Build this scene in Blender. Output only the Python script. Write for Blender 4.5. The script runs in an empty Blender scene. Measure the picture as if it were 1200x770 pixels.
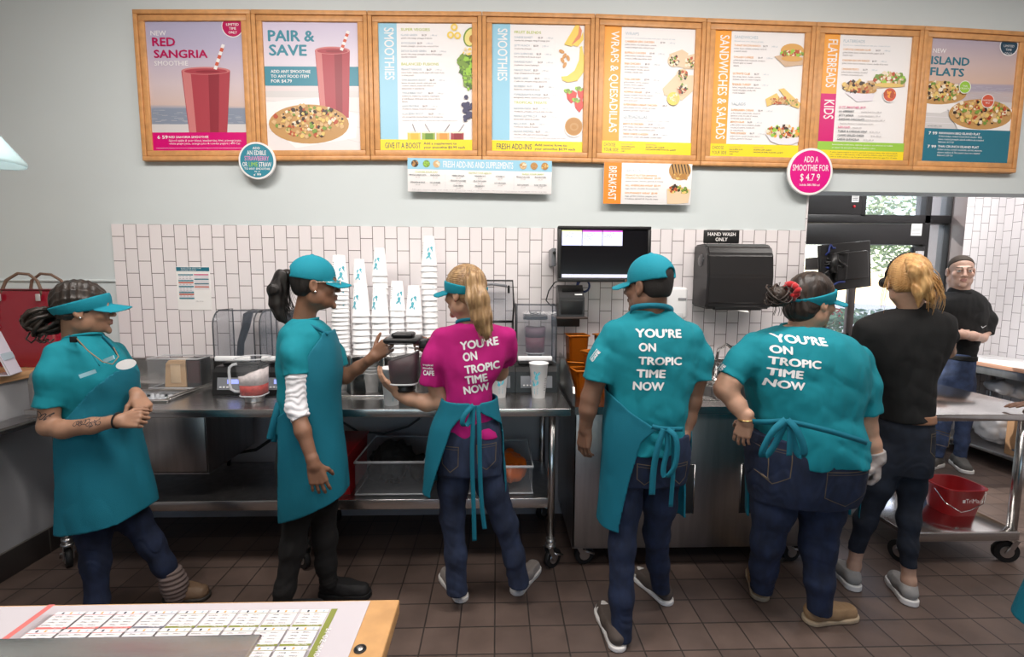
import bpy, bmesh, math, random
import numpy as np
from mathutils import Vector, Matrix
from mathutils.bvhtree import BVHTree

# ------------------------------------------------------------------ camera, world, lights
SC = bpy.context.scene
COL = SC.collection
FPX, PITCH, YAW, ROLL, CAMZ = 555.25, 0.100937851, 0.0316412425, 0.00580666722, 1.6006
_f = Vector((math.sin(YAW)*math.cos(PITCH), math.cos(YAW)*math.cos(PITCH), -math.sin(PITCH)))
_r0 = Vector((math.cos(YAW), -math.sin(YAW), 0)); _u0 = _r0.cross(_f)
_r = _r0*math.cos(ROLL)+_u0*math.sin(ROLL); _u = -_r0*math.sin(ROLL)+_u0*math.cos(ROLL)
cd = bpy.data.cameras.new('camera'); cam = bpy.data.objects.new('camera', cd); COL.objects.link(cam)
cd.sensor_fit = 'HORIZONTAL'; cd.sensor_width = 36.0; cd.lens = FPX/1200*36; cd.clip_start = 0.05; cd.clip_end = 200
cam.matrix_world = Matrix(((_r.x, _u.x, -_f.x, 0), (_r.y, _u.y, -_f.y, 0), (_r.z, _u.z, -_f.z, CAMZ), (0, 0, 0, 1)))
SC.camera = cam
SC.view_settings.view_transform = 'Standard'; SC.view_settings.look = 'None'
SC.view_settings.exposure = 0.18; SC.view_settings.gamma = 1.0; SC.view_settings.use_curve_mapping = False

world = bpy.data.worlds.new('daylight'); SC.world = world; world.use_nodes = True
wn = world.node_tree.nodes; wl = world.node_tree.links; wn.clear()
sky = wn.new('ShaderNodeTexSky'); sky.sky_type = 'NISHITA'; sky.sun_disc = False
sky.sun_elevation = math.radians(42); sky.sun_rotation = math.radians(20); sky.air_density = 1.0; sky.dust_density = 0.6
wbg = wn.new('ShaderNodeBackground'); wbg.inputs[1].default_value = 0.30
wo = wn.new('ShaderNodeOutputWorld'); wl.new(sky.outputs[0], wbg.inputs[0]); wl.new(wbg.outputs[0], wo.inputs[0])

def lamp(name, kind, loc, direction, energy, size=None, sizey=None, color=(1, 1, 1), **kw):
    ld = bpy.data.lights.new(name, kind); ld.energy = energy; ld.color = color
    if kind == 'AREA':
        ld.shape = 'RECTANGLE'; ld.size = size; ld.size_y = sizey or size
    for k, v in kw.items(): setattr(ld, k, v)
    o = bpy.data.objects.new(name, ld); COL.objects.link(o); o.location = loc
    o.rotation_euler = Vector(direction).to_track_quat('-Z', 'Y').to_euler()
    return o
lamp('sun', 'SUN', (4, 9, 8), (0.50, -0.62, -0.60), 5.5, color=(1.0, .95, .88), angle=math.radians(0.6))
lamp('ceiling_lamp', 'AREA', (-1.2, 1.35, 3.44), (0, .25, -1), 54, 1.6, .5, (1, .935, .88))
lamp('ceiling_lamp', 'AREA', (1.1, 1.35, 3.44), (0, .25, -1), 58, 1.6, .5, (1, .935, .88))
lamp('ceiling_lamp', 'AREA', (3.0, 1.6, 3.44), (0, .15, -1), 22, 1.2, .5, (1, .935, .88))
lamp('ceiling_lamp', 'AREA', (0.0, -0.8, 3.44), (0, .1, -1), 34, 3.0, .8, (1, .93, .87))
lamp('ceiling_lamp', 'AREA', (3.9, 3.7, 3.0), (0, 0, -1), 30, .8, .6, (1, .97, .95))

# ------------------------------------------------------------------ pixel helpers (photograph 1200 x 770)
def ray(px, py): return _r*((px-600)/FPX)-_u*((py-385)/FPX)+_f
def at(px, py, Y):
    d = ray(px, py); return Vector((d.x*Y/d.y, Y, CAMZ+d.z*Y/d.y))
def atZ(px, py, Z):
    d = ray(px, py); s = (Z-CAMZ)/d.z; return Vector((d.x*s, d.y*s, Z))

# ------------------------------------------------------------------ materials
MATS = {}
def mat(name, col=(.8, .8, .8), rough=.5, metal=0.0, var=0.0, vscale=8.0, bump=0.0, bscale=60.0, stretch=(1, 1, 1),
        trans=0.0, alpha=1.0, emit=None, estr=0.0, ior=1.45, sheen=0.0, sss=0.0, col2=None, coat=0.0, spec=.5):
    if name in MATS: return MATS[name]
    m = bpy.data.materials.new(name); m.use_nodes = True; nt = m.node_tree; p = nt.nodes['Principled BSDF']
    p.inputs['Base Color'].default_value = (*col, 1); p.inputs['Roughness'].default_value = rough
    p.inputs['Metallic'].default_value = metal; p.inputs['IOR'].default_value = ior
    p.inputs['Transmission Weight'].default_value = trans; p.inputs['Alpha'].default_value = alpha
    p.inputs['Specular IOR Level'].default_value = spec
    if sheen: p.inputs['Sheen Weight'].default_value = sheen
    if coat: p.inputs['Coat Weight'].default_value = coat
    if sss:
        p.inputs['Subsurface Weight'].default_value = sss; p.inputs['Subsurface Radius'].default_value = (.012, .005, .003)
        p.inputs['Subsurface Scale'].default_value = 1.0
    if emit: p.inputs['Emission Color'].default_value = (*emit, 1); p.inputs['Emission Strength'].default_value = estr
    if var or bump:
        tc = nt.nodes.new('ShaderNodeTexCoord'); mp = nt.nodes.new('ShaderNodeMapping'); mp.inputs['Scale'].default_value = stretch
        nt.links.new(tc.outputs['Object'], mp.inputs[0])
        if var:
            n = nt.nodes.new('ShaderNodeTexNoise'); n.inputs['Scale'].default_value = vscale; n.inputs['Detail'].default_value = 5
            nt.links.new(mp.outputs[0], n.inputs['Vector'])
            rp = nt.nodes.new('ShaderNodeValToRGB')
            c2 = col2 or tuple(min(1, c*(1+var)) for c in col); c1 = col if col2 else tuple(c*(1-var) for c in col)
            rp.color_ramp.elements[0].position = .32; rp.color_ramp.elements[1].position = .68
            rp.color_ramp.elements[0].color = (*c1, 1); rp.color_ramp.elements[1].color = (*c2, 1)
            nt.links.new(n.outputs['Fac'], rp.inputs[0]); nt.links.new(rp.outputs[0], p.inputs['Base Color'])
        if bump:
            n2 = nt.nodes.new('ShaderNodeTexNoise'); n2.inputs['Scale'].default_value = bscale; n2.inputs['Detail'].default_value = 3
            nt.links.new(mp.outputs[0], n2.inputs['Vector'])
            b = nt.nodes.new('ShaderNodeBump'); b.inputs['Strength'].default_value = bump; b.inputs['Distance'].default_value = .004
            nt.links.new(n2.outputs['Fac'], b.inputs['Height']); nt.links.new(b.outputs[0], p.inputs['Normal'])
    MATS[name] = m
    return m

def brickmat(name, c1, c2, mortar, bw, bh, msize, axes, origin, offset, rough, bumpd=.15, var=.0, sheen_rough=None):
    """tiles: axes = which world axis runs along the brick / across the rows"""
    m = bpy.data.materials.new(name); m.use_nodes = True; nt = m.node_tree; p = nt.nodes['Principled BSDF']
    g = nt.nodes.new('ShaderNodeNewGeometry'); s = nt.nodes.new('ShaderNodeSeparateXYZ'); nt.links.new(g.outputs['Position'], s.inputs[0])
    c = nt.nodes.new('ShaderNodeCombineXYZ')
    for i in range(2):
        a = nt.nodes.new('ShaderNodeMath'); a.operation = 'SUBTRACT'; a.inputs[1].default_value = origin[i]
        nt.links.new(s.outputs[axes[i]], a.inputs[0]); nt.links.new(a.outputs[0], c.inputs[i])
    b = nt.nodes.new('ShaderNodeTexBrick'); b.offset = offset; b.offset_frequency = 2; b.squash = 1.0
    nt.links.new(c.outputs[0], b.inputs['Vector'])
    b.inputs['Scale'].default_value = 1; b.inputs['Color1'].default_value = (*c1, 1); b.inputs['Color2'].default_value = (*c2, 1)
    b.inputs['Mortar'].default_value = (*mortar, 1); b.inputs['Mortar Size'].default_value = msize; b.inputs['Mortar Smooth'].default_value = .1
    b.inputs['Bias'].default_value = 0; b.inputs['Brick Width'].default_value = bw; b.inputs['Row Height'].default_value = bh
    out = b.outputs['Color']
    if var:
        n = nt.nodes.new('ShaderNodeTexNoise'); n.inputs['Scale'].default_value = 5; n.inputs['Detail'].default_value = 6
        nt.links.new(g.outputs['Position'], n.inputs['Vector'])
        mr = nt.nodes.new('ShaderNodeMapRange'); mr.inputs['From Min'].default_value = .3; mr.inputs['From Max'].default_value = .7
        mr.inputs['To Min'].default_value = 1-var; mr.inputs['To Max'].default_value = 1+var
        nt.links.new(n.outputs['Fac'], mr.inputs[0])
        mx = nt.nodes.new('ShaderNodeVectorMath'); mx.operation = 'SCALE'; nt.links.new(out, mx.inputs[0]); nt.links.new(mr.outputs[0], mx.inputs['Scale'])
        out = mx.outputs[0]
        mr2 = nt.nodes.new('ShaderNodeMapRange'); mr2.inputs['To Min'].default_value = rough-.12; mr2.inputs['To Max'].default_value = rough+.15
        nt.links.new(n.outputs['Fac'], mr2.inputs[0]); nt.links.new(mr2.outputs[0], p.inputs['Roughness'])
    else: p.inputs['Roughness'].default_value = rough
    nt.links.new(out, p.inputs['Base Color'])
    bp = nt.nodes.new('ShaderNodeBump'); bp.inputs['Strength'].default_value = .6; bp.inputs['Distance'].default_value = .0015; bp.invert = True
    nt.links.new(b.outputs['Fac'], bp.inputs['Height']); nt.links.new(bp.outputs[0], p.inputs['Normal'])
    MATS[name] = m
    return m

# ------------------------------------------------------------------ object helpers
def tag(o, label=None, cat=None, group=None, kind=None):
    if label: o['label'] = label
    if cat: o['category'] = cat
    if group: o['group'] = group
    if kind: o['kind'] = kind
    return o
def thing(name, label, cat, loc=(0, 0, 0), group=None):
    o = bpy.data.objects.new(name, None); COL.objects.link(o); o.location = loc; o.empty_display_size = .1
    return tag(o, label, cat, group)
def wloc(o):
    v = Vector((0, 0, 0))
    while o: v += o.location; o = o.parent
    return v
def copy_tree(o, parent=None):
    c = o.copy(); COL.objects.link(c)
    if parent: c.parent = parent
    for ch in list(o.children): copy_tree(ch, c)
    return c
def link_mesh(name, me, parent=None, origin=None):
    """vertices are in world coordinates; origin moves to the parent or to the given point"""
    o = bpy.data.objects.new(name, me); COL.objects.link(o)
    if parent is not None:
        o.parent = parent; me.transform(Matrix.Translation(-wloc(parent)))
    else:
        if origin is None:
            co = np.zeros(len(me.vertices)*3, 'f'); me.vertices.foreach_get('co', co); co = co.reshape(-1, 3)
            lo, hi = co.min(0), co.max(0); origin = Vector(((lo[0]+hi[0])/2, (lo[1]+hi[1])/2, lo[2]))
        o.location = origin; me.transform(Matrix.Translation(-Vector(origin)))
    return o

class MB:
    def __init__(s): s.bm = bmesh.new(); s.mats = []
    def mi(s, m):
        if m not in s.mats: s.mats.append(m)
        return s.mats.index(m)
    def _fin(s, faces, m, smooth=False):
        i = s.mi(m)
        for f in faces: f.material_index = i; f.smooth = smooth
    def box(s, x0, x1, y0, y1, z0, z1, m, bev=0.0, seg=2, M=None):
        t = bmesh.new()
        vs = [t.verts.new((x, y, z)) for x in (x0, x1) for y in (y0, y1) for z in (z0, z1)]
        for q in ((0, 1, 3, 2), (4, 6, 7, 5), (0, 4, 5, 1), (2, 3, 7, 6), (0, 2, 6, 4), (1, 5, 7, 3)): t.faces.new([vs[i] for i in q])
        if bev: bmesh.ops.bevel(t, geom=t.edges[:], offset=bev, segments=seg, affect='EDGES', profile=.5)
        bmesh.ops.recalc_face_normals(t, faces=t.faces[:])
        s.merge(t, m, bev > 0, M)
    def merge(s, t, m, smooth=False, M=None):
        if M is not None: t.transform(M)
        d = {}
        for v in t.verts: d[v] = s.bm.verts.new(v.co)
        fs = []
        for f in t.faces:
            try: fs.append(s.bm.faces.new([d[v] for v in f.verts]))
            except ValueError: pass
        s._fin(fs, m, smooth); t.free()
        return fs
    def mesh(s, me, m=None, M=None, smooth=True):
        t = bmesh.new(); t.from_mesh(me); s.merge(t, m, smooth, M)
    def poly(s, pts, m):
        f = s.bm.faces.new([s.bm.verts.new(p) for p in pts]); s._fin([f], m)
    def prism(s, pts, off, m, smooth=False):
        """closed outline extruded by vector off"""
        off = Vector(off); a = [s.bm.verts.new(p) for p in pts]; b = [s.bm.verts.new(Vector(p)+off) for p in pts]; n = len(a); fs = []
        fs.append(s.bm.faces.new(a[::-1])); fs.append(s.bm.faces.new(b))
        for i in range(n): fs.append(s.bm.faces.new((a[i], a[(i+1) % n], b[(i+1) % n], b[i])))
        bmesh.ops.recalc_face_normals(s.bm, faces=fs); s._fin(fs, m, smooth)
    def cyl(s, p0, p1, r0, m, r1=None, n=16, caps=True, smooth=True):
        s.tube([p0, p1], [r0, r0 if r1 is None else r1], m, n, caps, smooth)
    def tube(s, pts, r, m, n=8, caps=True, smooth=True, closed=False):
        pts = [Vector(p) for p in pts]; N = len(pts)
        rs = r if isinstance(r, (list, tuple)) else [r]*N
        rings = []; up = None
        for i, p in enumerate(pts):
            if closed: d = pts[(i+1) % N]-pts[i-1]
            else: d = pts[min(i+1, N-1)]-pts[max(i-1, 0)]
            if d.length < 1e-9: d = Vector((0, 0, 1))
            d.normalize()
            if up is None:
                up = Vector((0, 0, 1)) if abs(d.z) < .9 else Vector((1, 0, 0))
            u = (up-d*up.dot(d))
            if u.length < 1e-4: u = d.orthogonal()
            u.normalize(); w = d.cross(u); up = u
            rings.append([s.bm.verts.new(p+(u*math.cos(2*math.pi*k/n)+w*math.sin(2*math.pi*k/n))*rs[i]) for k in range(n)])
        fs = []
        rr = list(zip(rings, rings[1:]))+([(rings[-1], rings[0])] if closed else [])
        for A, B in rr:
            for k in range(n): fs.append(s.bm.faces.new((A[k], A[(k+1) % n], B[(k+1) % n], B[k])))
        s._fin(fs, m, smooth)
        if caps and not closed:
            s._fin([s.bm.faces.new(rings[0][::-1]), s.bm.faces.new(rings[-1])], m, False)
    def lathe(s, prof, c, m, n=24, smooth=True, axis='z', mats=None):
        """prof: (r, h) list; r == 0 closes"""
        c = Vector(c); rings = []
        for r, h in prof:
            if r < 1e-6: rings.append([s.bm.verts.new(c+s._ax(0, 0, h, axis))])
            else: rings.append([s.bm.verts.new(c+s._ax(r*math.cos(2*math.pi*k/n), r*math.sin(2*math.pi*k/n), h, axis)) for k in range(n)])
        for j, (A, B) in enumerate(zip(rings, rings[1:])):
            fs = []
            if len(A) == 1 and len(B) == 1: continue
            for k in range(n):
                k2 = (k+1) % n
                if len(A) == 1: fs.append(s.bm.faces.new((A[0], B[k2], B[k])))
                elif len(B) == 1: fs.append(s.bm.faces.new((A[k], A[k2], B[0])))
                else: fs.append(s.bm.faces.new((A[k], A[k2], B[k2], B[k])))
            s._fin(fs, mats[j] if mats else m, smooth)
    @staticmethod
    def _ax(a, b, h, axis): return Vector((a, b, h)) if axis == 'z' else (Vector((a, h, b)) if axis == 'y' else Vector((h, a, b)))
    def build(s, name, parent=None, origin=None, recalc=False):
        if recalc: bmesh.ops.recalc_face_normals(s.bm, faces=s.bm.faces[:])
        me = bpy.data.meshes.new(name); s.bm.to_mesh(me); s.bm.free()
        for m in s.mats: me.materials.append(m)
        return link_mesh(name, me, parent, origin)

_fonts = {}
def textmesh(txt, size=1.0, bold=0.0, xs=1.0, align='LEFT', space=1.0, res=2, lead=1.0):
    cu = bpy.data.curves.new('t', 'FONT'); cu.body = txt; cu.size = size; cu.align_x = align
    cu.space_character = space; cu.resolution_u = res; cu.fill_mode = 'FRONT' if hasattr(cu, 'fill_mode') else 'BOTH'; cu.space_line = lead
    o = bpy.data.objects.new('t', cu); me = bpy.data.meshes.new_from_object(o)
    if xs != 1.0: me.transform(Matrix.Diagonal((xs, 1, 1, 1)))
    bpy.data.objects.remove(o); bpy.data.curves.remove(cu)
    if bold:                                 # heavier stroke: shifted copies, each a hair higher
        t = bmesh.new(); q = bold*size
        for k, (dx, dy) in enumerate(((0, 0), (q, 0), (-q, 0), (0, q*.8), (0, -q*.8))):
            n0 = len(t.verts); t.from_mesh(me); t.verts.ensure_lookup_table()
            for v in t.verts[n0:]: v.co.x += dx; v.co.y += dy; v.co.z += k*.000012
        t.to_mesh(me); t.free()
    return me
def put_text(mb, txt, M, m, **kw):
    me = textmesh(txt, **kw); mb.mesh(me, m, M, False); bpy.data.meshes.remove(me)
def wallM(x, y, z, rot=0.0):
    """text plane standing in x-z, facing the camera (-y)"""
    return Matrix.Translation((x, y, z)) @ Matrix.Rotation(math.radians(90), 4, 'X') @ Matrix.Rotation(rot, 4, 'Z')
# ================================================================== THE ROOM
WY = 3.12                                  # back wall plane
M_paint = mat('pale_blue_grey_paint', (.60, .655, .665), .75, var=.02, vscale=1.5)
M_ceil = mat('ceiling_paint', (.75, .75, .74), .8)
M_tile = brickmat('white_subway_tile', (.80, .75, .765), (.76, .715, .73), (.16, .13, .13), .1535, .0778, .0022, (2, 0), (1.94, -2.434), .5, .22)
M_tile2 = brickmat('white_subway_tile_side', (.80, .76, .77), (.77, .73, .74), (.2, .17, .17), .1535, .0778, .0022, (2, 1), (1.94, 4.45), .5, .22)
M_floor = brickmat('brown_quarry_tile', (.115, .080, .066), (.088, .062, .053), (.03, .023, .02), .163, .163, .0035, (0, 1), (-.98539, 1.88986), 0.0, .45, var=.25)
M_base = brickmat('dark_base_tile', (.045, .038, .036), (.035, .03, .03), (.12, .11, .10), .30, .30, .004, (1, 2), (2.41, -.15), 0.0, .4)
M_frp = mat('grey_wall_panel', (.40, .40, .415), .45, var=.06, vscale=3)
M_alu = mat('dark_bronze_aluminium', (.022, .021, .022), .38, .3)
M_wood = mat('maple_worktop', (.52, .30, .15), .35, var=.22, vscale=6, stretch=(14, 1.2, 14))
M_steel = mat('stainless_steel', (.56, .55, .54), .26, 1.0, var=.07, vscale=3, bump=.05, bscale=40, stretch=(1, 12, 12))
M_steel2 = mat('brushed_steel_dark', (.42, .41, .41), .34, 1.0, var=.12, vscale=2.5, bump=.05, bscale=30, stretch=(10, 10, 1))
M_chrome = mat('chrome', (.75, .75, .75), .12, 1.0)
M_black = mat('black_plastic', (.012, .012, .013), .35)
M_rub = mat('black_rubber', (.01, .01, .01), .6)
M_white = mat('white_plastic', (.8, .8, .81), .35)

def struct(name, mb): return tag(mb.build(name), kind='structure')
b = MB(); b.box(-5.2, 7.5, -3.0, 6.2, -.12, 0, M_floor); struct('floor', b)
b = MB(); b.box(-4.55, 5.2, -3.1, 4.8, 3.5, 3.6, M_ceil); struct('ceiling', b)
M_beige = mat('beige_paint', (.42, .37, .32), .8)
b = MB(); b.box(-4.55, -2.2, -3.1, -3.0, 0, 3.5, M_beige); b.box(2.6, 5.2, -3.1, -3.0, 0, 3.5, M_beige); b.box(-2.2, 2.6, -3.1, -3.0, 0, .8, M_beige); b.box(-2.2, 2.6, -3.1, -3.0, 2.3, 3.5, M_beige); struct('wall_front', b)  # unseen wall, added to cut sky light from behind; its opening lets fill in
# back wall left of the window opening, plus the header over the opening
b = MB(); b.box(-4.4, 2.03, WY, WY+.14, 0, 3.5, M_paint); b.box(2.03, 4.83, WY, WY+.14, 2.195, 3.5, M_paint)
b.box(-4.4, 2.03, WY-.003, WY, 0, .92, M_frp)
struct('wall_back', b)
b = MB(); b.box(-2.43, 2.03, WY-.010, WY-.0005, 1.05, 1.94, M_tile); b.box(2.03, 2.038, WY-.010, WY+.14, .92, 2.195, M_tile2)
struct('trim_1', b)                        # tiled splash field
b = MB(); b.box(-4.4, -2.43, WY-.012, WY-.001, 1.578, 1.592, M_paint, .003); struct('trim_2', b)
b = MB(); b.box(-4.55, -4.4, -3.0, 3.3, 0, 3.5, M_paint); struct('wall_left', b)
# low wall with a wooden cap at the left
b = MB(); b.box(-2.85, -2.62, -.4, WY-.004, 0, 1.045, M_frp); struct('wall_low', b)
b = MB(); b.box(-2.62, -2.606, -.4, WY-.005, 0, .15, M_base, .004); struct('baseboard_left', b)
# drive-through recess at the right
M_tile3 = brickmat('white_subway_tile_recess', (.80, .76, .77), (.77, .73, .74), (.2, .17, .17), .1535, .0778, .0022, (2, 0), (1.94, 4.45), .5, .22)
WN = 4.64
b = MB(); b.box(4.45, 4.83, 4.45, 4.9, 0, 3.4, M_tile3); struct('wall_recess', b)
b = MB(); b.box(4.83, 5.0, WY+.14, 4.9, 0, 3.4, M_tile2); b.box(4.83, 5.0, -3.0, WY+.14, 0, 3.5, M_tile2); struct('wall_right', b)
b = MB(); b.box(1.4, 4.45, WN, WN+.12, 0, .98, M_paint); b.box(1.4, 4.45, WN, WN+.12, 2.75, 3.4, M_paint); b.box(.9, 1.4, WN, WN+.12, 0, 3.4, M_paint)
struct('wall_window', b)
b = MB(); b.box(.9, 1.0, WY+.14, WN, 0, 3.4, M_paint); struct('wall_recess_left', b)
b = MB(); b.box(.9, 4.83, WY+.14, WN+.12, 3.4, 3.5, M_ceil); struct('ceiling_recess', b)

# drive-through window: aluminium frame, glass, header box
M_glass = mat('clear_glass', (.85, .9, 1.0), .02, alpha=.07, spec=.5)
def wx(px, py): return at(px, py, WN)
wnd = thing('window_1', None, None, (3.0, WN, .98)); wnd['kind'] = 'structure'
def wbox(mb, p0, p1, d0=-.03, d1=.06, m=M_alu, bev=.004):
    a, c = wx(*p0), wx(*p1); mb.box(min(a.x, c.x), max(a.x, c.x), WN+d0, WN+d1, min(a.z, c.z), max(a.z, c.z), m, bev)
zt = 2.75; zs = 1.0
xj = wx(1112, 260).x; xm = wx(1082, 260).x; xs0 = wx(1005, 240).x
z1 = wx(1040, 255).z; z2 = wx(1040, 262).z; z3 = wx(1030, 287).z
f = MB()
f.box(xj-.035, 4.45, WN-.05, WN+.07, zs, zt, M_alu, .004)              # right jamb
f.box(xm-.03, xm+.03, WN-.05, WN+.07, zs, zt, M_alu, .004)             # mullion
f.box(1.4, 4.45, WN-.05, WN+.07, z2, z1+.02, M_alu, .004)              # transom
f.box(1.4, xm, WN-.06, WN+.06, z3, z2-.012, M_alu, .004)               # header of the sliding window
f.box(1.4, 4.45, WN-.05, WN+.07, zt-.06, zt, M_alu, .004)
f.box(1.4, 4.45, WN-.05, WN+.07, zs-.04, zs+.05, M_alu, .004)
f.box(1.4, xs0, WN-.055, WN+.05, z1+.02, zt, M_alu, .004)              # solid panel
f.box(xs0, xs0+.05, WN-.05, WN+.07, z1, zt, M_alu, .004)
f.build('window_frame', wnd)
f = MB(); xv = wx(992, 380).x
f.box(xv-.035, xv+.035, WN-.045, WN-.005, zs+.05, z3, mat('bronze_sash', (.10, .085, .085), .4, .4), .004)
f.box(1.4, xv, WN-.045, WN-.005, zs+.05, zs+.10, MATS['bronze_sash'], .004)
f.build('sash', wnd)
f = MB()
for xa, xb, za, zb in ((xs0+.05, xm-.03, z1+.02, zt-.06), (xm+.03, xj-.035, z1+.02, zt-.06), (xm+.03, xj-.035, zs+.05, z2), (1.4, xm-.03, zs+.05, z3)):
    f.box(xa, xb, WN+.004, WN+.010, za, zb, M_glass)
f.build('pane', wnd)
f = MB(); a = wx(1062, 290); c = wx(1072, 318); f.box(a.x, c.x, WN-.09, WN-.045, c.z, a.z, M_black, .006); f.box(a.x+.01, c.x-.01, WN-.1, WN-.09, c.z+.03, a.z-.04, M_chrome, .003); f.build('latch', wnd)
M_paper = mat('white_paper', (.82, .81, .80), .6)
f = MB(); a = wx(994, 224); c = wx(1001, 238); f.box(a.x, c.x, WN-.058, WN-.0555, c.z, a.z, M_paper)
for k in range(6):
    zz = c.z+(a.z-c.z)*(.15+.12*k); f.box(a.x+.008, c.x-.008, WN-.0592, WN-.058, zz, zz+.006, M_black)
tag(f.build('sticker'), 'small white notice sticker on the dark panel above the drive-through window', 'sticker')
f = MB(); a = wx(1062, 263); c = wx(1073, 277); f.box(a.x, c.x, WN-.064, WN-.0605, c.z, a.z, M_paper)
for k in range(4):
    zz = c.z+(a.z-c.z)*(.2+.17*k); f.box(a.x+.012, c.x-.012, WN-.0652, WN-.064, zz, zz+.004, mat('grey_print', (.25, .25, .26), .6))
tag(f.build('sticker'), 'white notice sticker on the window header near the mullion', 'sticker')
f = MB(); a = wx(996, 243); f.lathe([(0, -.0065), (.012, -.006), (.014, 0)], (a.x, WN-.056, a.z), mat('red_lens', (.5, .01, .02), .3), axis='y')
tag(f.build('indicator_button'), 'small round red button on the dark panel above the window', 'button')

# outdoors seen through the window
b = MB(); b.box(-12, 30, WN+.2, 60, -.25, -.14, mat('pale_concrete', (.45, .44, .43), .8, var=.1, vscale=2)); struct('ground_outside', b)
random.seed(4)
def foliage(name, label, cat, c, r, n, leaf, colr, trunk=None, group=None):
    t = thing(name, label, cat, (c[0], c[1], -.14), group)
    mb = MB(); ma = mat('leaf_'+str(colr), colr, .55, var=.35, vscale=4)
    for i in range(n):
        d = Vector((random.gauss(0, 1), random.gauss(0, 1), random.gauss(0, 1))); d.normalize(); d *= random.uniform(.55, 1.0)
        p = Vector(c)+Vector((d.x*r[0], d.y*r[1], d.z*r[2])); u = Vector((random.gauss(0, 1), random.gauss(0, 1), random.gauss(0, 1))).normalized(); w = u.orthogonal().normalized()
        s = leaf*random.uniform(.6, 1.3)
        mb.poly([p-u*s, p+w*s*.5, p+u*s, p-w*s*.5], ma)
    mb.build('foliage', t)
    if trunk:
        mb = MB(); mb.tube([(c[0], c[1], -.14), (c[0]+.1, c[1], c[2]*.5), (c[0], c[1]+.1, c[2]+.3*r[2])], [trunk, trunk*.8, trunk*.4], mat('bark', (.12, .09, .07), .8)); mb.build('trunk', t)
foliage('tree', 'leafy green tree outside the right part of the drive-through window', 'tree', (13.2, 14.5, 3.6), (2.4, 2, 2.0), 5200, .10, (.42, .52, .26), .14)
foliage('tree', 'leafy tree outside above the transom of the window', 'tree', (7.6, 13.5, 4.4), (2.6, 2, 2.0), 5200, .10, (.46, .55, .30), .14)
foliage('hedge', 'low trimmed hedge along the street outside the window', 'hedge', (8.6, 11.5, .35), (4.2, .6, .6), 3600, .10, (.26, .36, .20))
foliage('bush', 'round bush outside behind the monitor', 'bush', (5.2, 17.5, 1.6), (2.0, 1.2, 1.7), 3000, .10, (.4, .5, .3))
car = thing('car', 'red car passing on the street outside the window', 'car', (9.3, 16, -.14))
M_car = mat('red_car_paint', (.45, .02, .03), .25, coat=.5)
b = MB(); pr_ = [(-2.1, .35), (-2.15, .8), (-1.6, .95), (-.9, 1.45), (.6, 1.45), (1.3, 1.0), (2.1, .85), (2.15, .35)]
b.prism([(9.3+x, 15.2, z-.14) for x, z in pr_], (0, 1.6, 0), M_car); b.build('body', car)
b = MB(); b.prism([(9.3+x, 15.19, z-.14) for x, z in [(-1.2, 1.0), (-.8, 1.36), (.5, 1.36), (1.0, 1.0)]], (0, -.01, 0), mat('car_glass', (.02, .025, .03), .1)); b.build('side_window', car)
for dx in (-1.35, 1.35):
    b = MB(); b.cyl((9.3+dx, 15.15, .19), (9.3+dx, 15.4, .19), .33, M_rub); b.build('wheel', car)
# ================================================================== ORGANIC SHAPES (distance fields -> meshes)
_rng = np.random.RandomState(7)
_NT = _rng.rand(64, 64, 64).astype('f')*2-1
def vnoise(x, y, z):
    xi = np.floor(x).astype(int); yi = np.floor(y).astype(int); zi = np.floor(z).astype(int)
    fx = x-xi; fy = y-yi; fz = z-zi
    fx = fx*fx*(3-2*fx); fy = fy*fy*(3-2*fy); fz = fz*fz*(3-2*fz)
    def c(i, j, k): return _NT[(xi+i) & 63, (yi+j) & 63, (zi+k) & 63]
    r = 0
    for i in (0, 1):
        for j in (0, 1):
            for k in (0, 1):
                r = r+c(i, j, k)*(fx if i else 1-fx)*(fy if j else 1-fy)*(fz if k else 1-fz)
    return r
def smin(a, b, k):
    if k <= 0: return np.minimum(a, b)
    h = np.maximum(k-np.abs(a-b), 0)/k
    return np.minimum(a, b)-h*h*k*.25
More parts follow.
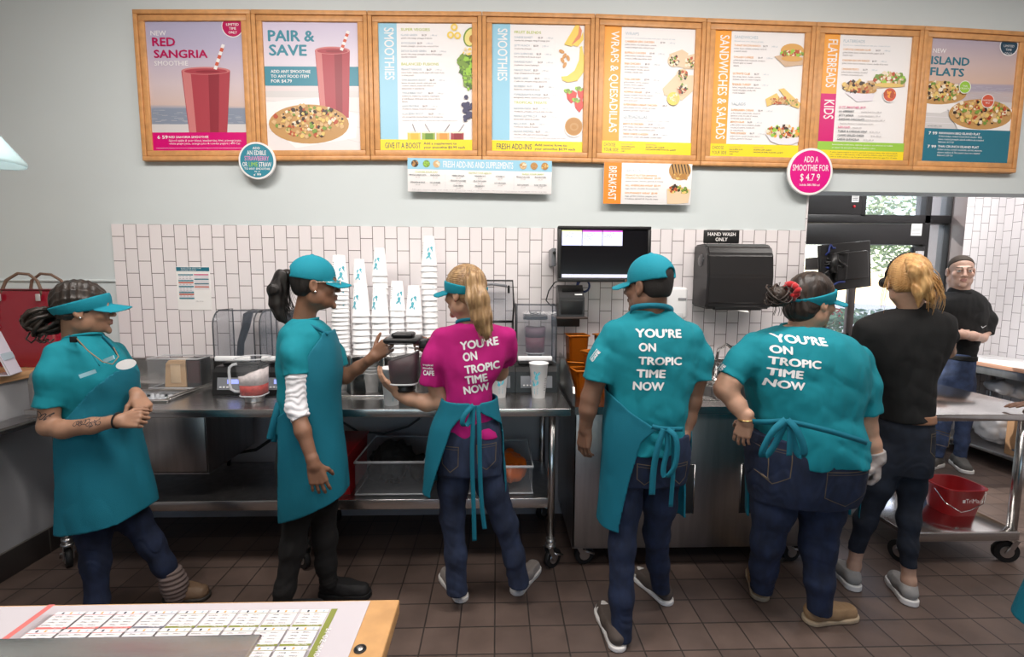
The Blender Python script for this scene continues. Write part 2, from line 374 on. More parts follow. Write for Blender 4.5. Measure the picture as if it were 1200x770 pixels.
class G:
    def __init__(s, lo, hi, h):
        s.h = h; s.lo = np.array(lo, float); n = np.ceil((np.array(hi, float)-s.lo)/h).astype(int)+2; s.n = n
        s.ax = [s.lo[i]+h*np.arange(n[i]) for i in range(3)]
        s.D = np.full(n, 9.0, 'f')
    def sub(s, lo, hi):
        sl = []; cs = []
        for i in range(3):
            a = int(np.clip(math.floor((lo[i]-s.lo[i])/s.h), 0, s.n[i])); b = int(np.clip(math.ceil((hi[i]-s.lo[i])/s.h)+1, 0, s.n[i]))
            sl.append(slice(a, b)); cs.append(s.ax[i][a:b])
        if any(len(c) == 0 for c in cs): return None
        return tuple(sl), cs[0][:, None, None], cs[1][None, :, None], cs[2][None, None, :]
    def put(s, lo, hi, fn, k, op='u', pad=.04):
        pad += k
        q = s.sub(np.array(lo)-pad, np.array(hi)+pad)
        if q is None: return
        sl, X, Y, Z = q; d = fn(X, Y, Z)
        if op == 'u': s.D[sl] = smin(s.D[sl], d, k)
        elif op == 's': s.D[sl] = -smin(-s.D[sl], d, k)
    def cone(s, a, b, ra, rb=None, k=.02, op='u'):
        rb = ra if rb is None else rb
        a = np.array(a, float); b = np.array(b, float); ab = b-a; L2 = max(ab@ab, 1e-12); m = max(ra, rb)
        def fn(X, Y, Z):
            x, y, z = X-a[0], Y-a[1], Z-a[2]
            t = np.clip((x*ab[0]+y*ab[1]+z*ab[2])/L2, 0, 1)
            return np.sqrt((x-t*ab[0])**2+(y-t*ab[1])**2+(z-t*ab[2])**2)-(ra+(rb-ra)*t)
        s.put(np.minimum(a, b)-m, np.maximum(a, b)+m, fn, k, op)
    def chain(s, pts, k=.02, op='u'):
        for p, q in zip(pts, pts[1:]): s.cone(p[0], q[0], p[1], q[1], k, op)
    def ell(s, c, r, R=None, k=.02, op='u'):
        c = np.array(c, float); r = np.array(r, float); m = r.max()
        R = np.eye(3) if R is None else np.array(R, float)      # rows: local axes
        def fn(X, Y, Z):
            x, y, z = X-c[0], Y-c[1], Z-c[2]
            p = [(x*R[i][0]+y*R[i][1]+z*R[i][2]) for i in range(3)]
            k0 = np.sqrt(sum((p[i]/r[i])**2 for i in range(3))); k1 = np.sqrt(sum((p[i]/r[i]**2)**2 for i in range(3)))
            return k0*(k0-1)/np.maximum(k1, 1e-6)
        s.put(c-m, c+m, fn, k, op)
    def loft(s, rows, k=.02, n=2.3, op='u', rnd=.0):
        """rows: (z, cx, cy, a, b)"""
        rows = sorted(rows); A = np.array(rows, float); zs = A[:, 0]
        m = A[:, 3:5].max(); lo = (A[:, 1].min()-m, A[:, 2].min()-m, zs[0]); hi = (A[:, 1].max()+m, A[:, 2].max()+m, zs[-1])
        def interp(z, j):
            y = A[:, j]; d = np.zeros(len(zs)); sl = np.diff(y)/np.diff(zs)
            for i in range(1, len(zs)-1):
                d[i] = 0 if sl[i-1]*sl[i] <= 0 else 2*sl[i-1]*sl[i]/(sl[i-1]+sl[i])
            if len(zs) > 1: d[0] = sl[0]; d[-1] = sl[-1]
            z = np.clip(z, zs[0], zs[-1]); i = np.clip(np.searchsorted(zs, z)-1, 0, len(zs)-2); h = zs[i+1]-zs[i]; t = (z-zs[i])/h
            return (2*t**3-3*t**2+1)*y[i]+(t**3-2*t**2+t)*h*d[i]+(-2*t**3+3*t**2)*y[i+1]+(t**3-t**2)*h*d[i+1]
        def fn(X, Y, Z):
            z = Z.ravel(); cx, cy, a, b = [interp(z, j)[None, None, :] for j in (1, 2, 3, 4)]
            x = X-cx; y = Y-cy
            k0 = np.maximum((np.abs(x/a)**n+np.abs(y/b)**n)**(1/n), 1e-4)
            d = (k0-1)*np.sqrt(x*x+y*y+1e-10)/k0
            d = np.maximum(d, -np.minimum(a, b))
            zz = np.maximum(Z-zs[-1], zs[0]-Z)
            return np.maximum(d, zz)
        s.put(lo, hi, fn, k, op)
    def plane(s, p, nrm, keep_below=True, k=0.0):
        """cut away the side the normal points to"""
        p = np.array(p, float); nrm = np.array(nrm, float); nrm = nrm/np.linalg.norm(nrm)
        X, Y, Z = s.ax[0][:, None, None], s.ax[1][None, :, None], s.ax[2][None, None, :]
        d = ((X-p[0])*nrm[0]+(Y-p[1])*nrm[1]+(Z-p[2])*nrm[2]).astype('f')
        s.D = np.maximum(s.D, d) if k <= 0 else -smin(-s.D, -d, k)
    def coords(s): return s.ax[0][:, None, None], s.ax[1][None, :, None], s.ax[2][None, None, :]
    def disp(s, fn, band=.05):
        """add fn(x, y, z) near the surface only"""
        idx = np.nonzero(np.abs(s.D) < band)
        s.D[idx] += fn(s.ax[0][idx[0]], s.ax[1][idx[1]], s.ax[2][idx[2]]).astype('f')
    def wrinkle(s, amp, fx, fy, fz, seed=0.0, sharp=False):
        def fn(x, y, z):
            n = vnoise(x*fx+seed, y*fy+seed*1.7, z*fz+seed*.6)+.5*vnoise(x*fx*2.1+seed, y*fy*2.1, z*fz*2.1+seed)
            return amp*((1-2*np.abs(n)) if sharp else n)
        s.disp(fn)
    def at(s, P):
        P = np.atleast_2d(P); q = (P-s.lo)/s.h; i = np.clip(q.astype(int), 0, s.n-2); f = np.clip(q-i, 0, 1); r = 0
        for a in (0, 1):
            for b_ in (0, 1):
                for c in (0, 1):
                    w = (f[:, 0] if a else 1-f[:, 0])*(f[:, 1] if b_ else 1-f[:, 1])*(f[:, 2] if c else 1-f[:, 2])
                    r = r+w*s.D[i[:, 0]+a, i[:, 1]+b_, i[:, 2]+c]
        return r
    def net(s):
        """naive surface nets -> verts, quads"""
        D = s.D; S = D < 0; n = np.array(D.shape)
        c = [S[i:n[0]-1+i, j:n[1]-1+j, k:n[2]-1+k] for i in (0, 1) for j in (0, 1) for k in (0, 1)]
        cnt = sum(x.astype('i1') for x in c); act = (cnt > 0) & (cnt < 8)
        I = np.argwhere(act)
        if len(I) == 0: return np.zeros((0, 3)), np.zeros((0, 4), int)
        vid = np.full(act.shape, -1, 'i4'); vid[act] = np.arange(len(I))
        acc = np.zeros((len(I), 3)); num = np.zeros(len(I))
        cor = [(i, j, k) for i in (0, 1) for j in (0, 1) for k in (0, 1)]
        val = [D[I[:, 0]+q[0], I[:, 1]+q[1], I[:, 2]+q[2]].astype(float) for q in cor]
        for e0 in range(8):
            for ax in range(3):
                if cor[e0][ax]: continue
                q = list(cor[e0]); q[ax] = 1; e1 = cor.index(tuple(q)); a, b = val[e0], val[e1]
                m = (a < 0) != (b < 0); t = np.where(m, a/np.where(m, a-b, 1), 0)
                p = np.array(cor[e0], float)[None, :].repeat(len(I), 0); p[:, ax] += t
                acc[m] += p[m]; num[m] += 1
        V = s.lo+s.h*(I+acc/num[:, None])
        Q = []
        for ax in range(3):
            a1, a2 = (ax+1) % 3, (ax+2) % 3
            sl0 = [slice(1, n[i]-1) for i in range(3)]; sl0[ax] = slice(0, n[ax]-1)
            sl1 = list(sl0); sl1[ax] = slice(1, n[ax])
            A, B = S[tuple(sl0)], S[tuple(sl1)]
            E = np.argwhere(A != B)
            if len(E) == 0: continue
            off = np.array([1, 1, 1]); off[ax] = 0; E0 = E+off
            flip = A[tuple(E.T)]
            d1 = np.zeros(3, int); d1[a1] = 1; d2 = np.zeros(3, int); d2[a2] = 1
            qs = np.stack([vid[tuple((E0-d1-d2).T)], vid[tuple((E0-d2).T)], vid[tuple(E0.T)], vid[tuple((E0-d1).T)]], 1)
            qs = np.where(flip[:, None], qs, qs[:, ::-1]); Q.append(qs)
        Q = np.concatenate(Q) if Q else np.zeros((0, 4), int)
        Q = Q[(Q >= 0).all(1)]
        return V, Q

def smooth_net(V, Q, it=1, lam=.5):
    for _ in range(it):
        acc = np.zeros_like(V); num = np.zeros(len(V))
        for i in range(4):
            a, b = Q[:, i], Q[:, (i+1) % 4]
            np.add.at(acc, a, V[b]); np.add.at(num, a, 1); np.add.at(acc, b, V[a]); np.add.at(num, b, 1)
        num = np.maximum(num, 1); V = V+lam*(acc/num[:, None]-V)
    return V

def np_mesh(name, parts, mats, parent=None, matfn=None, smooth=1, origin=None):
    """parts: list of (V, Q, material index); one mesh object"""
    Vs, Qs, Ms, o = [], [], [], 0
    for V, Q, mi in parts:
        if len(V) == 0: continue
        if smooth: V = smooth_net(V, Q, smooth)
        Vs.append(V); Qs.append(Q+o); o += len(V)
        Ms.append(np.full(len(Q), mi, 'i4') if np.isscalar(mi) else mi)
    V = np.concatenate(Vs); Q = np.concatenate(Qs); M = np.concatenate(Ms)
    if matfn is not None:
        M = matfn(V[Q].mean(1), M)
    me = bpy.data.meshes.new(name)
    me.vertices.add(len(V)); me.vertices.foreach_set('co', V.astype('f').ravel())
    me.loops.add(len(Q)*4); me.loops.foreach_set('vertex_index', Q.astype('i4').ravel())
    me.polygons.add(len(Q)); me.polygons.foreach_set('loop_start', np.arange(0, len(Q)*4, 4, dtype='i4'))
    me.polygons.foreach_set('loop_total', np.full(len(Q), 4, 'i4')); me.polygons.foreach_set('use_smooth', np.ones(len(Q), bool))
    for m in mats: me.materials.append(m)
    me.polygons.foreach_set('material_index', M.astype('i4'))
    me.update(calc_edges=True); me.validate()
    return link_mesh(name, me, parent, origin)

# ------------------------------------------------------------------ people
def unit(v): v = np.array(v, float); return v/np.linalg.norm(v)
def V3(v): return np.array(v, float)
class Frame:
    """head / hand frame: x right, y forward, z up"""
    def __init__(s, o, fwd, up=(0, 0, 1), sc=1.0):
        s.o = V3(o); s.y = unit(fwd); s.x = unit(np.cross(s.y, V3(up))); s.z = np.cross(s.x, s.y); s.s = sc; s.R = np.array([s.x, s.y, s.z])
    def __call__(s, x, y, z): return s.o+s.s*(x*s.x+y*s.y+z*s.z)
    def inv(s, P): return (np.asarray(P)-s.o)@s.R.T/s.s

def head_sdf(g, F, face=1.0, nose=1.0, jaw=1.0):
    S = F.s; k = .018*S
    E = lambda c, r, kk=k, op='u': g.ell(F(*c), np.array(r)*S, F.R, kk, op)
    C = lambda a, b, ra, rb, kk=k, op='u': g.cone(F(*a), F(*b), ra*S, rb*S, kk, op)
    E((0, -.016, .036), (.073, .092, .080)); E((0, .02, -.03), (.060*face, .066, .086)); E((0, .036, -.078), (.043*jaw, .046, .032))
    for q in (-1, 1):
        E((q*.05*jaw, -.002, -.062), (.016, .03, .03)); E((q*.04*face, .058, -.024), (.022, .02, .022))
    E((0, .080, -.099), (.020, .012, .016), .012*S)
    C((-.034, .078, .027), (.034, .078, .027), .011, .011, .014*S)
    for q in (-1, 1): E((q*.031, .099, .006), (.018, .017, .012), .010*S, 's')
    C((0, .086, .018), (0, .105*(.5+.5*nose)+.003, -.026), .0075, .0120*nose, .010*S)
    for q in (-1, 1): E((q*.012, .094, -.029), (.008, .010, .007), .006*S)
    for q in (-1, 1):
        E((q*.031, .079, .006), (.0125, .0115, .0115), .001*S)                       # eyeball
        C((q*.020, .088, .0165), (q*.042, .084, .0165), .0042, .004, .005*S)          # upper lid
        C((q*.021, .087, -.004), (q*.041, .084, -.004), .003, .003, .006*S)
    C((-.019, .086, -.056), (0, .0905, -.0535), .0045, .0058, .006*S); C((.019, .086, -.056), (0, .0905, -.0535), .0045, .0058, .006*S)
    C((-.016, .086, -.064), (0, .0890, -.0655), .005, .0064, .006*S); C((.016, .086, -.064), (0, .0890, -.0655), .005, .0064, .006*S)
    C((-.021, .0915, -.0598), (.021, .0915, -.0598), .0018, .0018, .003*S, 's')
    for q in (-1, 1):
        E((q*.077, -.012, -.006), (.009, .019, .031), .006*S); E((q*.086, -.008, -.004), (.006, .010, .019), .006*S, 's')
        E((q*.074, -.004, -.032), (.007, .009, .010), .006*S)
def head_mats(F, M_i=(1, 2, 3, 4), lips=True, brows=True, stubble=None):
    """face regions of the same continuous surface: lips, eye white, iris, brows"""
    def fn(P, M):
        q = F.inv(P); x, y, z = np.abs(q[:, 0]), q[:, 1], q[:, 2]
        near = (y > .05) & (np.abs(z) < .12) & (x < .09)
        e = near & (((x-.031)/.0115)**2+((z-.0055)/.0062)**2 < 1) & (y < .094)
        M = np.where(e, M_i[1], M); M = np.where(e & (((x-.031)**2+(z-.006)**2) < .0052**2), M_i[2], M)
        if lips: M = np.where(near & (y > .078) & ((x/.021)**2+((z+.0598)/.0095)**2 < 1) & (y > .086), M_i[0], M)
        if brows:
            bz = .029+.004*np.sin(np.clip((x-.012)/.036, 0, 1)*np.pi*.8); M = np.where(near & (y > .06) & (x > .012) & (x < .047) & (np.abs(z-bz) < .0042*(1.2-x*12)), M_i[3], M)
        return M
    return fn

def hand_sdf(g, wrist, fwd, back, thumb, sc=1.0, curls=(.35, .45, .4), spread=1.0, tcurl=.3, per=(1, 1, 1, 1), tout=1.0, wr=.026):
    f = unit(fwd); n = V3(back); n = unit(n-f*(n@f)); s = np.cross(f, n); s = s*np.sign(s@V3(thumb)) if abs(s@V3(thumb)) > 1e-6 else s
    w = V3(wrist); S = sc
    def P(a, b, c): return w+S*(a*f+b*s+c*n)
    offs = (.031, .0105, -.0105, -.030); base = (.090, .094, .089, .081); lens = (.070, .078, .072, .056); rad = (.0086, .0088, .0083, .0073)
    g.cone(P(-.03, 0, 0), P(.006, 0, 0), wr*S, wr*.98*S, .012)
    for o, bl in zip(offs, base): g.cone(P(.006, o*.55, 0), P(bl*.95, o, 0), .0145*S, .0118*S, .012*S)
    g.ell(P(.045, .022, -.008), np.array((.036, .016, .014))*S, np.array([f, s, n]), .012*S)
    g.ell(P(.045, -.022, -.007), np.array((.036, .014, .012))*S, np.array([f, s, n]), .012*S)
    for i in range(4):
        p = P(base[i], offs[i], 0); a = 0; L = lens[i]; r = rad[i]*S
        sp = (offs[i]/.031)*.14*spread
        for j, fr in enumerate((.46, .30, .24)):
            a += curls[j]*per[i]*(1.0 if j else 1.0)
            d = f*math.cos(a)-n*math.sin(a)+s*sp*max(0, math.cos(a)); d = d/np.linalg.norm(d)
            q = p+d*L*fr*S; g.cone(p, q, r, r*.90, .004*S); p = q; r *= .90
    d0 = unit(f*.62+s*.75*tout-n*.35); d1 = unit(f*(.8)+s*.5*tout*(1-tcurl)-n*(.3+tcurl)); d2 = unit(f*.9+s*.3*tout*(1-1.6*tcurl)-n*(.3+1.5*tcurl))
    p0 = P(.02, .020, -.006); p1 = p0+d0*.042*S; p2 = p1+d1*.032*S; p3 = p2+d2*.024*S
    g.cone(p0, p1, .0145*S, .0110*S, .012*S); g.cone(p1, p2, .0102*S, .0092*S, .004*S); g.cone(p2, p3, .0092*S, .0075*S, .004*S)
    return (w+S*.09*f)

def bbox(pts, pad):
    P = np.array([V3(p) for p in pts]); return P.min(0)-pad, P.max(0)+pad
M_teal = mat('teal_cotton', (.0, .205, .26), .85, bump=.35, bscale=500)
M_teal2 = mat('teal_apron_twill', (.0, .14, .205), .8, bump=.4, bscale=420)
M_cap = mat('teal_cap_twill', (.0, .22, .30), .8, bump=.4, bscale=450)
M_mag = mat('magenta_cotton', (.42, .004, .16), .85, bump=.35, bscale=500)
M_blackc = mat('black_cloth', (.0045, .0045, .005), .85, bump=.3, bscale=400)
M_print = mat('white_print', (.80, .80, .82), .7)
M_denim = mat('dark_denim', (.009, .017, .046), .85, var=.35, vscale=26, bump=.35, bscale=700, stretch=(1, 1, .5))
M_denim2 = mat('blue_denim', (.018, .028, .062), .85, var=.45, vscale=16, bump=.35, bscale=700, stretch=(1, 1, .5))
M_thread = mat('denim_stitch', (.12, .09, .06), .8)
M_sole = mat('white_rubber_sole', (.70, .68, .66), .6)
def skinmat(name, c): return mat(name, c, .5, var=.06, vscale=30, bump=.06, bscale=300, sss=.08)
def hairmat(name, c, c2): return mat(name, c, .42, var=.3, vscale=55, bump=.5, bscale=120, stretch=(1, 1, .12), col2=c2)
M_eye = mat('eye_white', (.72, .70, .68), .2); M_iris = mat('dark_iris', (.02, .012, .008), .15); 
FONTKW = dict(bold=.022, res=3)

def rows_px(rows):
    """(py, x_left, x_right, Y, half_depth) -> world sections"""
    out = []
    for py, xl, xr, Y, b in rows:
        A, B = at(xl, py, Y), at(xr, py, Y); w = (B.x-A.x)/2; u = ((xl+xr)/2-600)/FPX; a = math.sqrt(max(w*w-(b*u)**2, (.45*w)**2)); out.append(((A.z+B.z)/2, (A.x+B.x)/2, Y, a, b))
    return out
def px_chain(pts):
    """radii are as they look in the wide-angle picture; round limbs look wider towards its sides"""
    return [(V3(at(p[0], p[1], p[2])), p[3]/math.sqrt(1+.8*((p[0]-600)/FPX)**2)) for p in pts]
def garment(name, build, lo, hi, h, m, parent, sm=1):
    g = G(lo, hi, h); build(g); V, Q = g.net()
    return np_mesh(name, [(V, Q, 0)], [m] if not isinstance(m, list) else m, parent, smooth=sm), g
def shoe(name, toe, heel, parent, m_up, m_sole, w=.046, h=.075, top=.1, sole=.024, lace=None, cap=None, z0=0.0):
    """foot on the floor from heel to toe (world x, y)"""
    t = V3((toe[0], toe[1], 0)); e = V3((heel[0], heel[1], 0)); d = unit(t-e); L = np.linalg.norm(t-e); s = np.array([d[1], -d[0], 0])
    def P(a, b, z): return e+d*a*L+s*b+np.array([0, 0, z+z0])
    lo, hi = bbox([P(0, 0, 0), P(1, 0, .16)], .08)
    def up(g):
        g.cone(P(.12, 0, sole+.022), P(.5, 0, sole+.018), w*.72, w*.78, .03); g.cone(P(.5, 0, sole+.016), P(.84, 0, sole+.008), w*.84, w*.82, .03)
        g.cone(P(.16, 0, sole+.03), P(.2, 0, top-.02), w*.7, w*.75, .03); g.cone(P(.25, 0, top-.02), P(.62, 0, sole+.034), w*.55, w*.5, .03)
        g.plane((0, 0, z0+sole*.7), (0, 0, -1)); g.plane(P(.2, 0, top), unit(np.array([0, 0, 1])+d*.15))
        g.wrinkle(.0015, 25, 25, 40, 3)
    o1, _ = garment(name, up, lo, hi, .0045, m_up, parent)
    def so(g):
        g.cone(P(.11, 0, .05), P(.5, 0, .05), w*.86, w*.84, .03); g.cone(P(.5, 0, .05), P(.83, 0, .05), w*.92, w*.92, .03)
        g.D -= .004
        g.plane((0, 0, z0+sole), (0, 0, 1)); g.plane((0, 0, z0+.001), (0, 0, -1))
    g = G(lo, hi, .004)
    # sole: vertical-sided footprint
    X, Y, Z = g.coords(); x = X-e[0]; y = Y-e[1]; a = x*d[0]+y*d[1]; b = x*s[0]+y*s[1]+0*Z; a = a+0*Z
    aa = np.clip(a, .12*L, .84*L); wv = w*np.interp(aa/L, [.1, .3, .5, .7, .9], [.82, .8, .82, .96, .9])+.004
    g.D = (np.sqrt((a-aa)**2+b**2)-wv).astype('f'); g.plane((0, 0, z0+sole), (0, 0, 1)); g.plane((0, 0, z0+.0015), (0, 0, -1))
    V, Q = g.net(); np_mesh('sole', [(V, Q, 0)], [m_sole], o1, smooth=1)
    if lace is not None:
        mb = MB()
        for i in range(5):
            q = .40+.07*i; zz = top-.005-(q-.3)*.16; c = P(q, 0, zz)
            mb.tube([c-s*w*.5+np.array([0, 0, -.010]), c+d*.006, c+s*w*.5+np.array([0, 0, -.010])], .0028, lace, 6)
        mb.build('laces', o1)
    if cap is not None:
        def cp(g):
            g.cone(P(.74, 0, sole+.01), P(.86, 0, sole+.002), w*.86, w*.82, .03); g.plane((0, 0, z0+sole*.8), (0, 0, -1)); g.plane(P(.78, 0, 0), -d)
        garment('toe_cap', cp, lo, hi, .004, cap, o1)
    return o1
# ================================================================== MENU BOARDS
M_oak = mat('honey_oak_frame', (.60, .30, .115), .42, var=.13, vscale=7, stretch=(3, 3, 3), bump=.1, bscale=40)
def pm(name, c): return mat('print_'+name, c, .4)
PW = pm('white', (.82, .80, .80)); PBLUE = pm('sky_blue', (.30, .58, .74)); PORG = pm('orange', (.85, .36, .05)); PORG2 = pm('deep_orange', (.83, .25, .02))
PYEL = pm('yellow', (.86, .66, .02)); PGRN = pm('lime_text', (.50, .58, .16)); PGREY = pm('grey_text', (.27, .25, .27)); PDK = pm('dark_text', (.05, .07, .09))
PBT = pm('pale_blue_text', (.42, .53, .60)); POT = pm('orange_text', (.78, .38, .12)); PMAG = pm('magenta', (.62, .0, .16)); PCRIM = pm('crimson', (.45, .0, .085))
PTEAL = pm('teal', (.02, .16, .23)); PTEALB = pm('teal_blue', (.035, .235, .32)); PGREEN = pm('grass_green', (.30, .55, .06)); PRED = pm('tomato', (.60, .10, .05))
PLAV = pm('lavender_white', (.78, .74, .80)); PTAB = pm('weathered_table', (.62, .60, .60)); PNAVY = pm('navy', (.02, .06, .10))
class Art:
    """flat print on a panel: u to the right 0..1, v downwards 0..1"""
    def __init__(s, x, y, z, w, h): s.x, s.y, s.z, s.w, s.h = x, y, z, w, h; s.mb = MB(); s.n = 0
    def p(s, u, v, l=0):
        return Vector((s.x+u*s.w, s.y-.0002-.000022*s.n, s.z-v*s.h))
    def poly(s, uv, m, l=1):
        s.n += 1; uv = [(min(max(u, 0), 1), min(max(v, 0), 1)) for u, v in uv]; s.mb.poly([s.p(u, v, l) for u, v in uv], m)
    def rect(s, u0, v0, u1, v1, m, l=1): s.poly([(u0, v0), (u0, v1), (u1, v1), (u1, v0)], m, l)
    def ell(s, u, v, ru, rv, m, l=2, n=24, a0=0, a1=2*math.pi, rot=0.0):
        P = []
        for k in range(n):
            a = a0+(a1-a0)*k/n; du, dv = ru*math.cos(a)*s.w, rv*math.sin(a)*s.h; P.append((u+(du*math.cos(rot)-dv*math.sin(rot))/s.w, v+(du*math.sin(rot)+dv*math.cos(rot))/s.h))
        s.poly(P[::-1], m, l)
    def disc(s, u, v, r, m, l=2, **k): s.ell(u, v, r/s.w, r/s.h, m, l, **k)
    def text(s, t, u, v, hv, m, wu=None, l=3, bold=.0, align='LEFT', rot=0.0, xs=1.0, res=2):
        """v = baseline; hv = cap height (fraction); wu = fitted width"""
        s.n += 3; me = textmesh(t, size=1.0, bold=bold, res=res); co = np.array([q.co[:] for q in me.vertices])
        if len(co) == 0: return
        lo, hi = co.min(0), co.max(0); sc = hv*s.h/.70; sx = sc*xs
        if wu: sx = wu*s.w/(hi[0]-lo[0])
        W = (hi[0]-lo[0])*sx; off = 0 if align == 'LEFT' else (-W/2 if align == 'CENTER' else -W)
        me.transform(Matrix.Translation((off, 0, 0)) @ Matrix.Diagonal((sx, sc, 1, 1)) @ Matrix.Translation((-lo[0], 0, 0)))
        s.mb.mesh(me, m, Matrix.Translation(s.p(u, v, l)) @ Matrix.Rotation(math.radians(90), 4, 'X') @ Matrix.Rotation(rot, 4, 'Z'), False); bpy.data.meshes.remove(me)
    def vtext(s, t, u, v0, v1, wu, m, bold=.012):
        """reads downwards: letters stand on the left, heads to the right"""
        s.n += 3; me = textmesh(t, size=1.0, bold=bold, res=3); co = np.array([q.co[:] for q in me.vertices]); lo, hi = co.min(0), co.max(0)
        me.transform(Matrix.Diagonal(((v1-v0)*s.h/(hi[0]-lo[0]), wu*s.w/(hi[1]-lo[1]), 1, 1)) @ Matrix.Translation((-lo[0], -lo[1], 0)))
        s.mb.mesh(me, m, Matrix.Translation(s.p(u, v0, 3)) @ Matrix.Rotation(math.radians(90), 4, 'X') @ Matrix.Rotation(-math.pi/2, 4, 'Z'), False); bpy.data.meshes.remove(me)
    def blobs(s, u, v, ru, rv, n, mats_, size, seed=0, l=3, upper=False):
        r = random.Random(seed)
        for i in range(n):
            a = r.uniform(0, 6.283); q = math.sqrt(r.random()); uu = u+ru*q*math.cos(a); vv = v+rv*q*math.sin(a)*(1 if not upper else -abs(math.sin(a)))
            k = r.randint(4, 7); b0 = r.uniform(0, 6); sz = size*r.uniform(.5, 1.3)
            s.poly([(uu+sz/s.w*r.uniform(.6, 1.1)*math.cos(b0-2*math.pi*j/k), vv+sz/s.h*r.uniform(.6, 1.1)*math.sin(b0-2*math.pi*j/k)) for j in range(k)][::-1], r.choice(mats_), l+i % 3)
    def items(s, u, lst, pitch_scale=1.0, tm=None, th=.0150, dh=.0125, right=.62):
        for v, title, price, desc in lst:
            s.text(title, u, v, th, tm, bold=.012, xs=.92)
            me_w = len(title)*th*s.h/.7*.62*.92/s.w
            if price: s.text(price, u+me_w+.03, v, th*.9, PGREY, bold=.015, xs=.9); s.text('| 490 cal', u+me_w+.03+.095, v, th*.8, PBT, xs=.9)
            for k, d in enumerate(desc): s.text(d, u, v+.0215*(k+1)+.001, dh, PGREY, xs=.86)
def sunset(name, zt, zb, cols):
    m = bpy.data.materials.new('print_'+name); m.use_nodes = True; nt = m.node_tree; p = nt.nodes['Principled BSDF']; p.inputs['Roughness'].default_value = .4
    g = nt.nodes.new('ShaderNodeNewGeometry'); s = nt.nodes.new('ShaderNodeSeparateXYZ'); nt.links.new(g.outputs['Position'], s.inputs[0])
    mr = nt.nodes.new('ShaderNodeMapRange'); mr.inputs['From Min'].default_value = zb; mr.inputs['From Max'].default_value = zt; nt.links.new(s.outputs['Z'], mr.inputs[0])
    r = nt.nodes.new('ShaderNodeValToRGB'); nt.links.new(mr.outputs[0], r.inputs[0]); nt.links.new(r.outputs[0], p.inputs['Base Color'])
    e = r.color_ramp.elements
    while len(e) < len(cols): e.new(.5)
    for i, (q, c) in enumerate(cols): e[i].position = q; e[i].color = (*c, 1)
    return m
PC1, PC2, PC3, PC4, PC5 = pm('crust', (.50, .28, .10)), pm('melted_cheese', (.74, .52, .16)), pm('chicken', (.64, .42, .20)), pm('herb_green', (.18, .30, .05)), pm('tomato_red', (.45, .08, .03))
PC6, PC7, PSM, PSM2, PSM3 = pm('olive', (.05, .03, .02)), pm('cream', (.80, .70, .55)), pm('berry_smoothie', (.40, .055, .075)), pm('berry_smoothie_light', (.58, .20, .20)), pm('berry_smoothie_deep', (.27, .03, .045))
PBAN, PALM, PSTR, PPB, PBLK = pm('banana', (.82, .60, .12)), pm('almond', (.60, .30, .10)), pm('strawberry', (.60, .05, .04)), pm('peanut_butter', (.45, .22, .06)), pm('blueberry', (.05, .05, .11))
def flatbread(A, u, v, ru, rv, seed):
    A.ell(u, v, ru, rv, PC1, 4, 32); A.blobs(u, v-rv*.15, ru*.88, rv*.8, 190, [PC2, PC2, PC3, PC7, PC5, PC4, PC6, PC3], .014, seed, 5)
def big_cup(A, ut, vt, wt, ub, vb, wb, straw):
    A.poly([(ut-wt, vt), (ub-wb, vb), (ub+wb, vb), (ut+wt, vt)], PSM, 3)
    A.poly([(ut-wt*.97, vt+.01), (ub-wb*.97, vb), (ub-wb*.62, vb), (ut-wt*.62, vt+.01)], PSM2, 4); A.poly([(ut+wt*.1, vt+.02), (ub+wb*.1, vb), (ub+wb*.55, vb), (ut+wt*.55, vt+.02)], PSM3, 4)
    A.ell(ut, vt, wt, .030, PSM2, 5, 32); A.ell(ut, vt+.004, wt*.88, .022, PSM, 6, 32); A.ell(ut+.02, vt+.006, wt*.5, .010, PSM3, 7)
    (u0, v0), (u1, v1) = straw; n = 7
    for k in range(n):
        a, b_ = k/n, (k+1)/n; w = .016
        A.poly([(u0+(u1-u0)*a-w, v0+(v1-v0)*a), (u0+(u1-u0)*a+w, v0+(v1-v0)*a+.008), (u0+(u1-u0)*b_+w, v0+(v1-v0)*b_+.008), (u0+(u1-u0)*b_-w, v0+(v1-v0)*b_)][::-1], PRED if k % 2 else PW, 8)
XB, WB = -2.19, .6975
TOPX = list(zip((160, 297, 431, 567.5, 699, 830, 957.5, 1083, 1200), (15, 15, 16.5, 17.5, 20, 25, 29.5, 34, 41))); BOTX = list(zip((172, 294, 431, 565, 697, 826, 949, 1068, 1184), (190, 189.5, 189, 189.5, 192, 195.5, 198, 201, 204)))
BT = [at(x, y, WY).z for x, y in TOPX]; BB = [at(x, y, WY).z for x, y in BOTX]
def hang(t, i, x0, zb, zt):
    """the long run of frames follows a slight sag: fit this frame between its neighbours"""
    off = wloc(t)
    for o in t.children:
        for v in o.data.vertices:
            w = v.co+off; f = (w.x-x0)/WB; q = (w.z-zb)/(zt-zb); a = BB[i]+(BB[i+1]-BB[i])*f; b_ = BT[i]+(BT[i+1]-BT[i])*f; v.co.z = a+(b_-a)*q-off.z
BOARDS = []
tops = [15, 15.5, 17, 17.5, 21.5, 27, 31.5, 37]; bots = [190, 189.5, 188.5, 189.5, 192.5, 196, 199.5, 203]
midx = [230, 365, 499, 634, 766, 895, 1021, 1140]; midb = [232, 362, 498, 632, 762, 886, 1008, 1126]
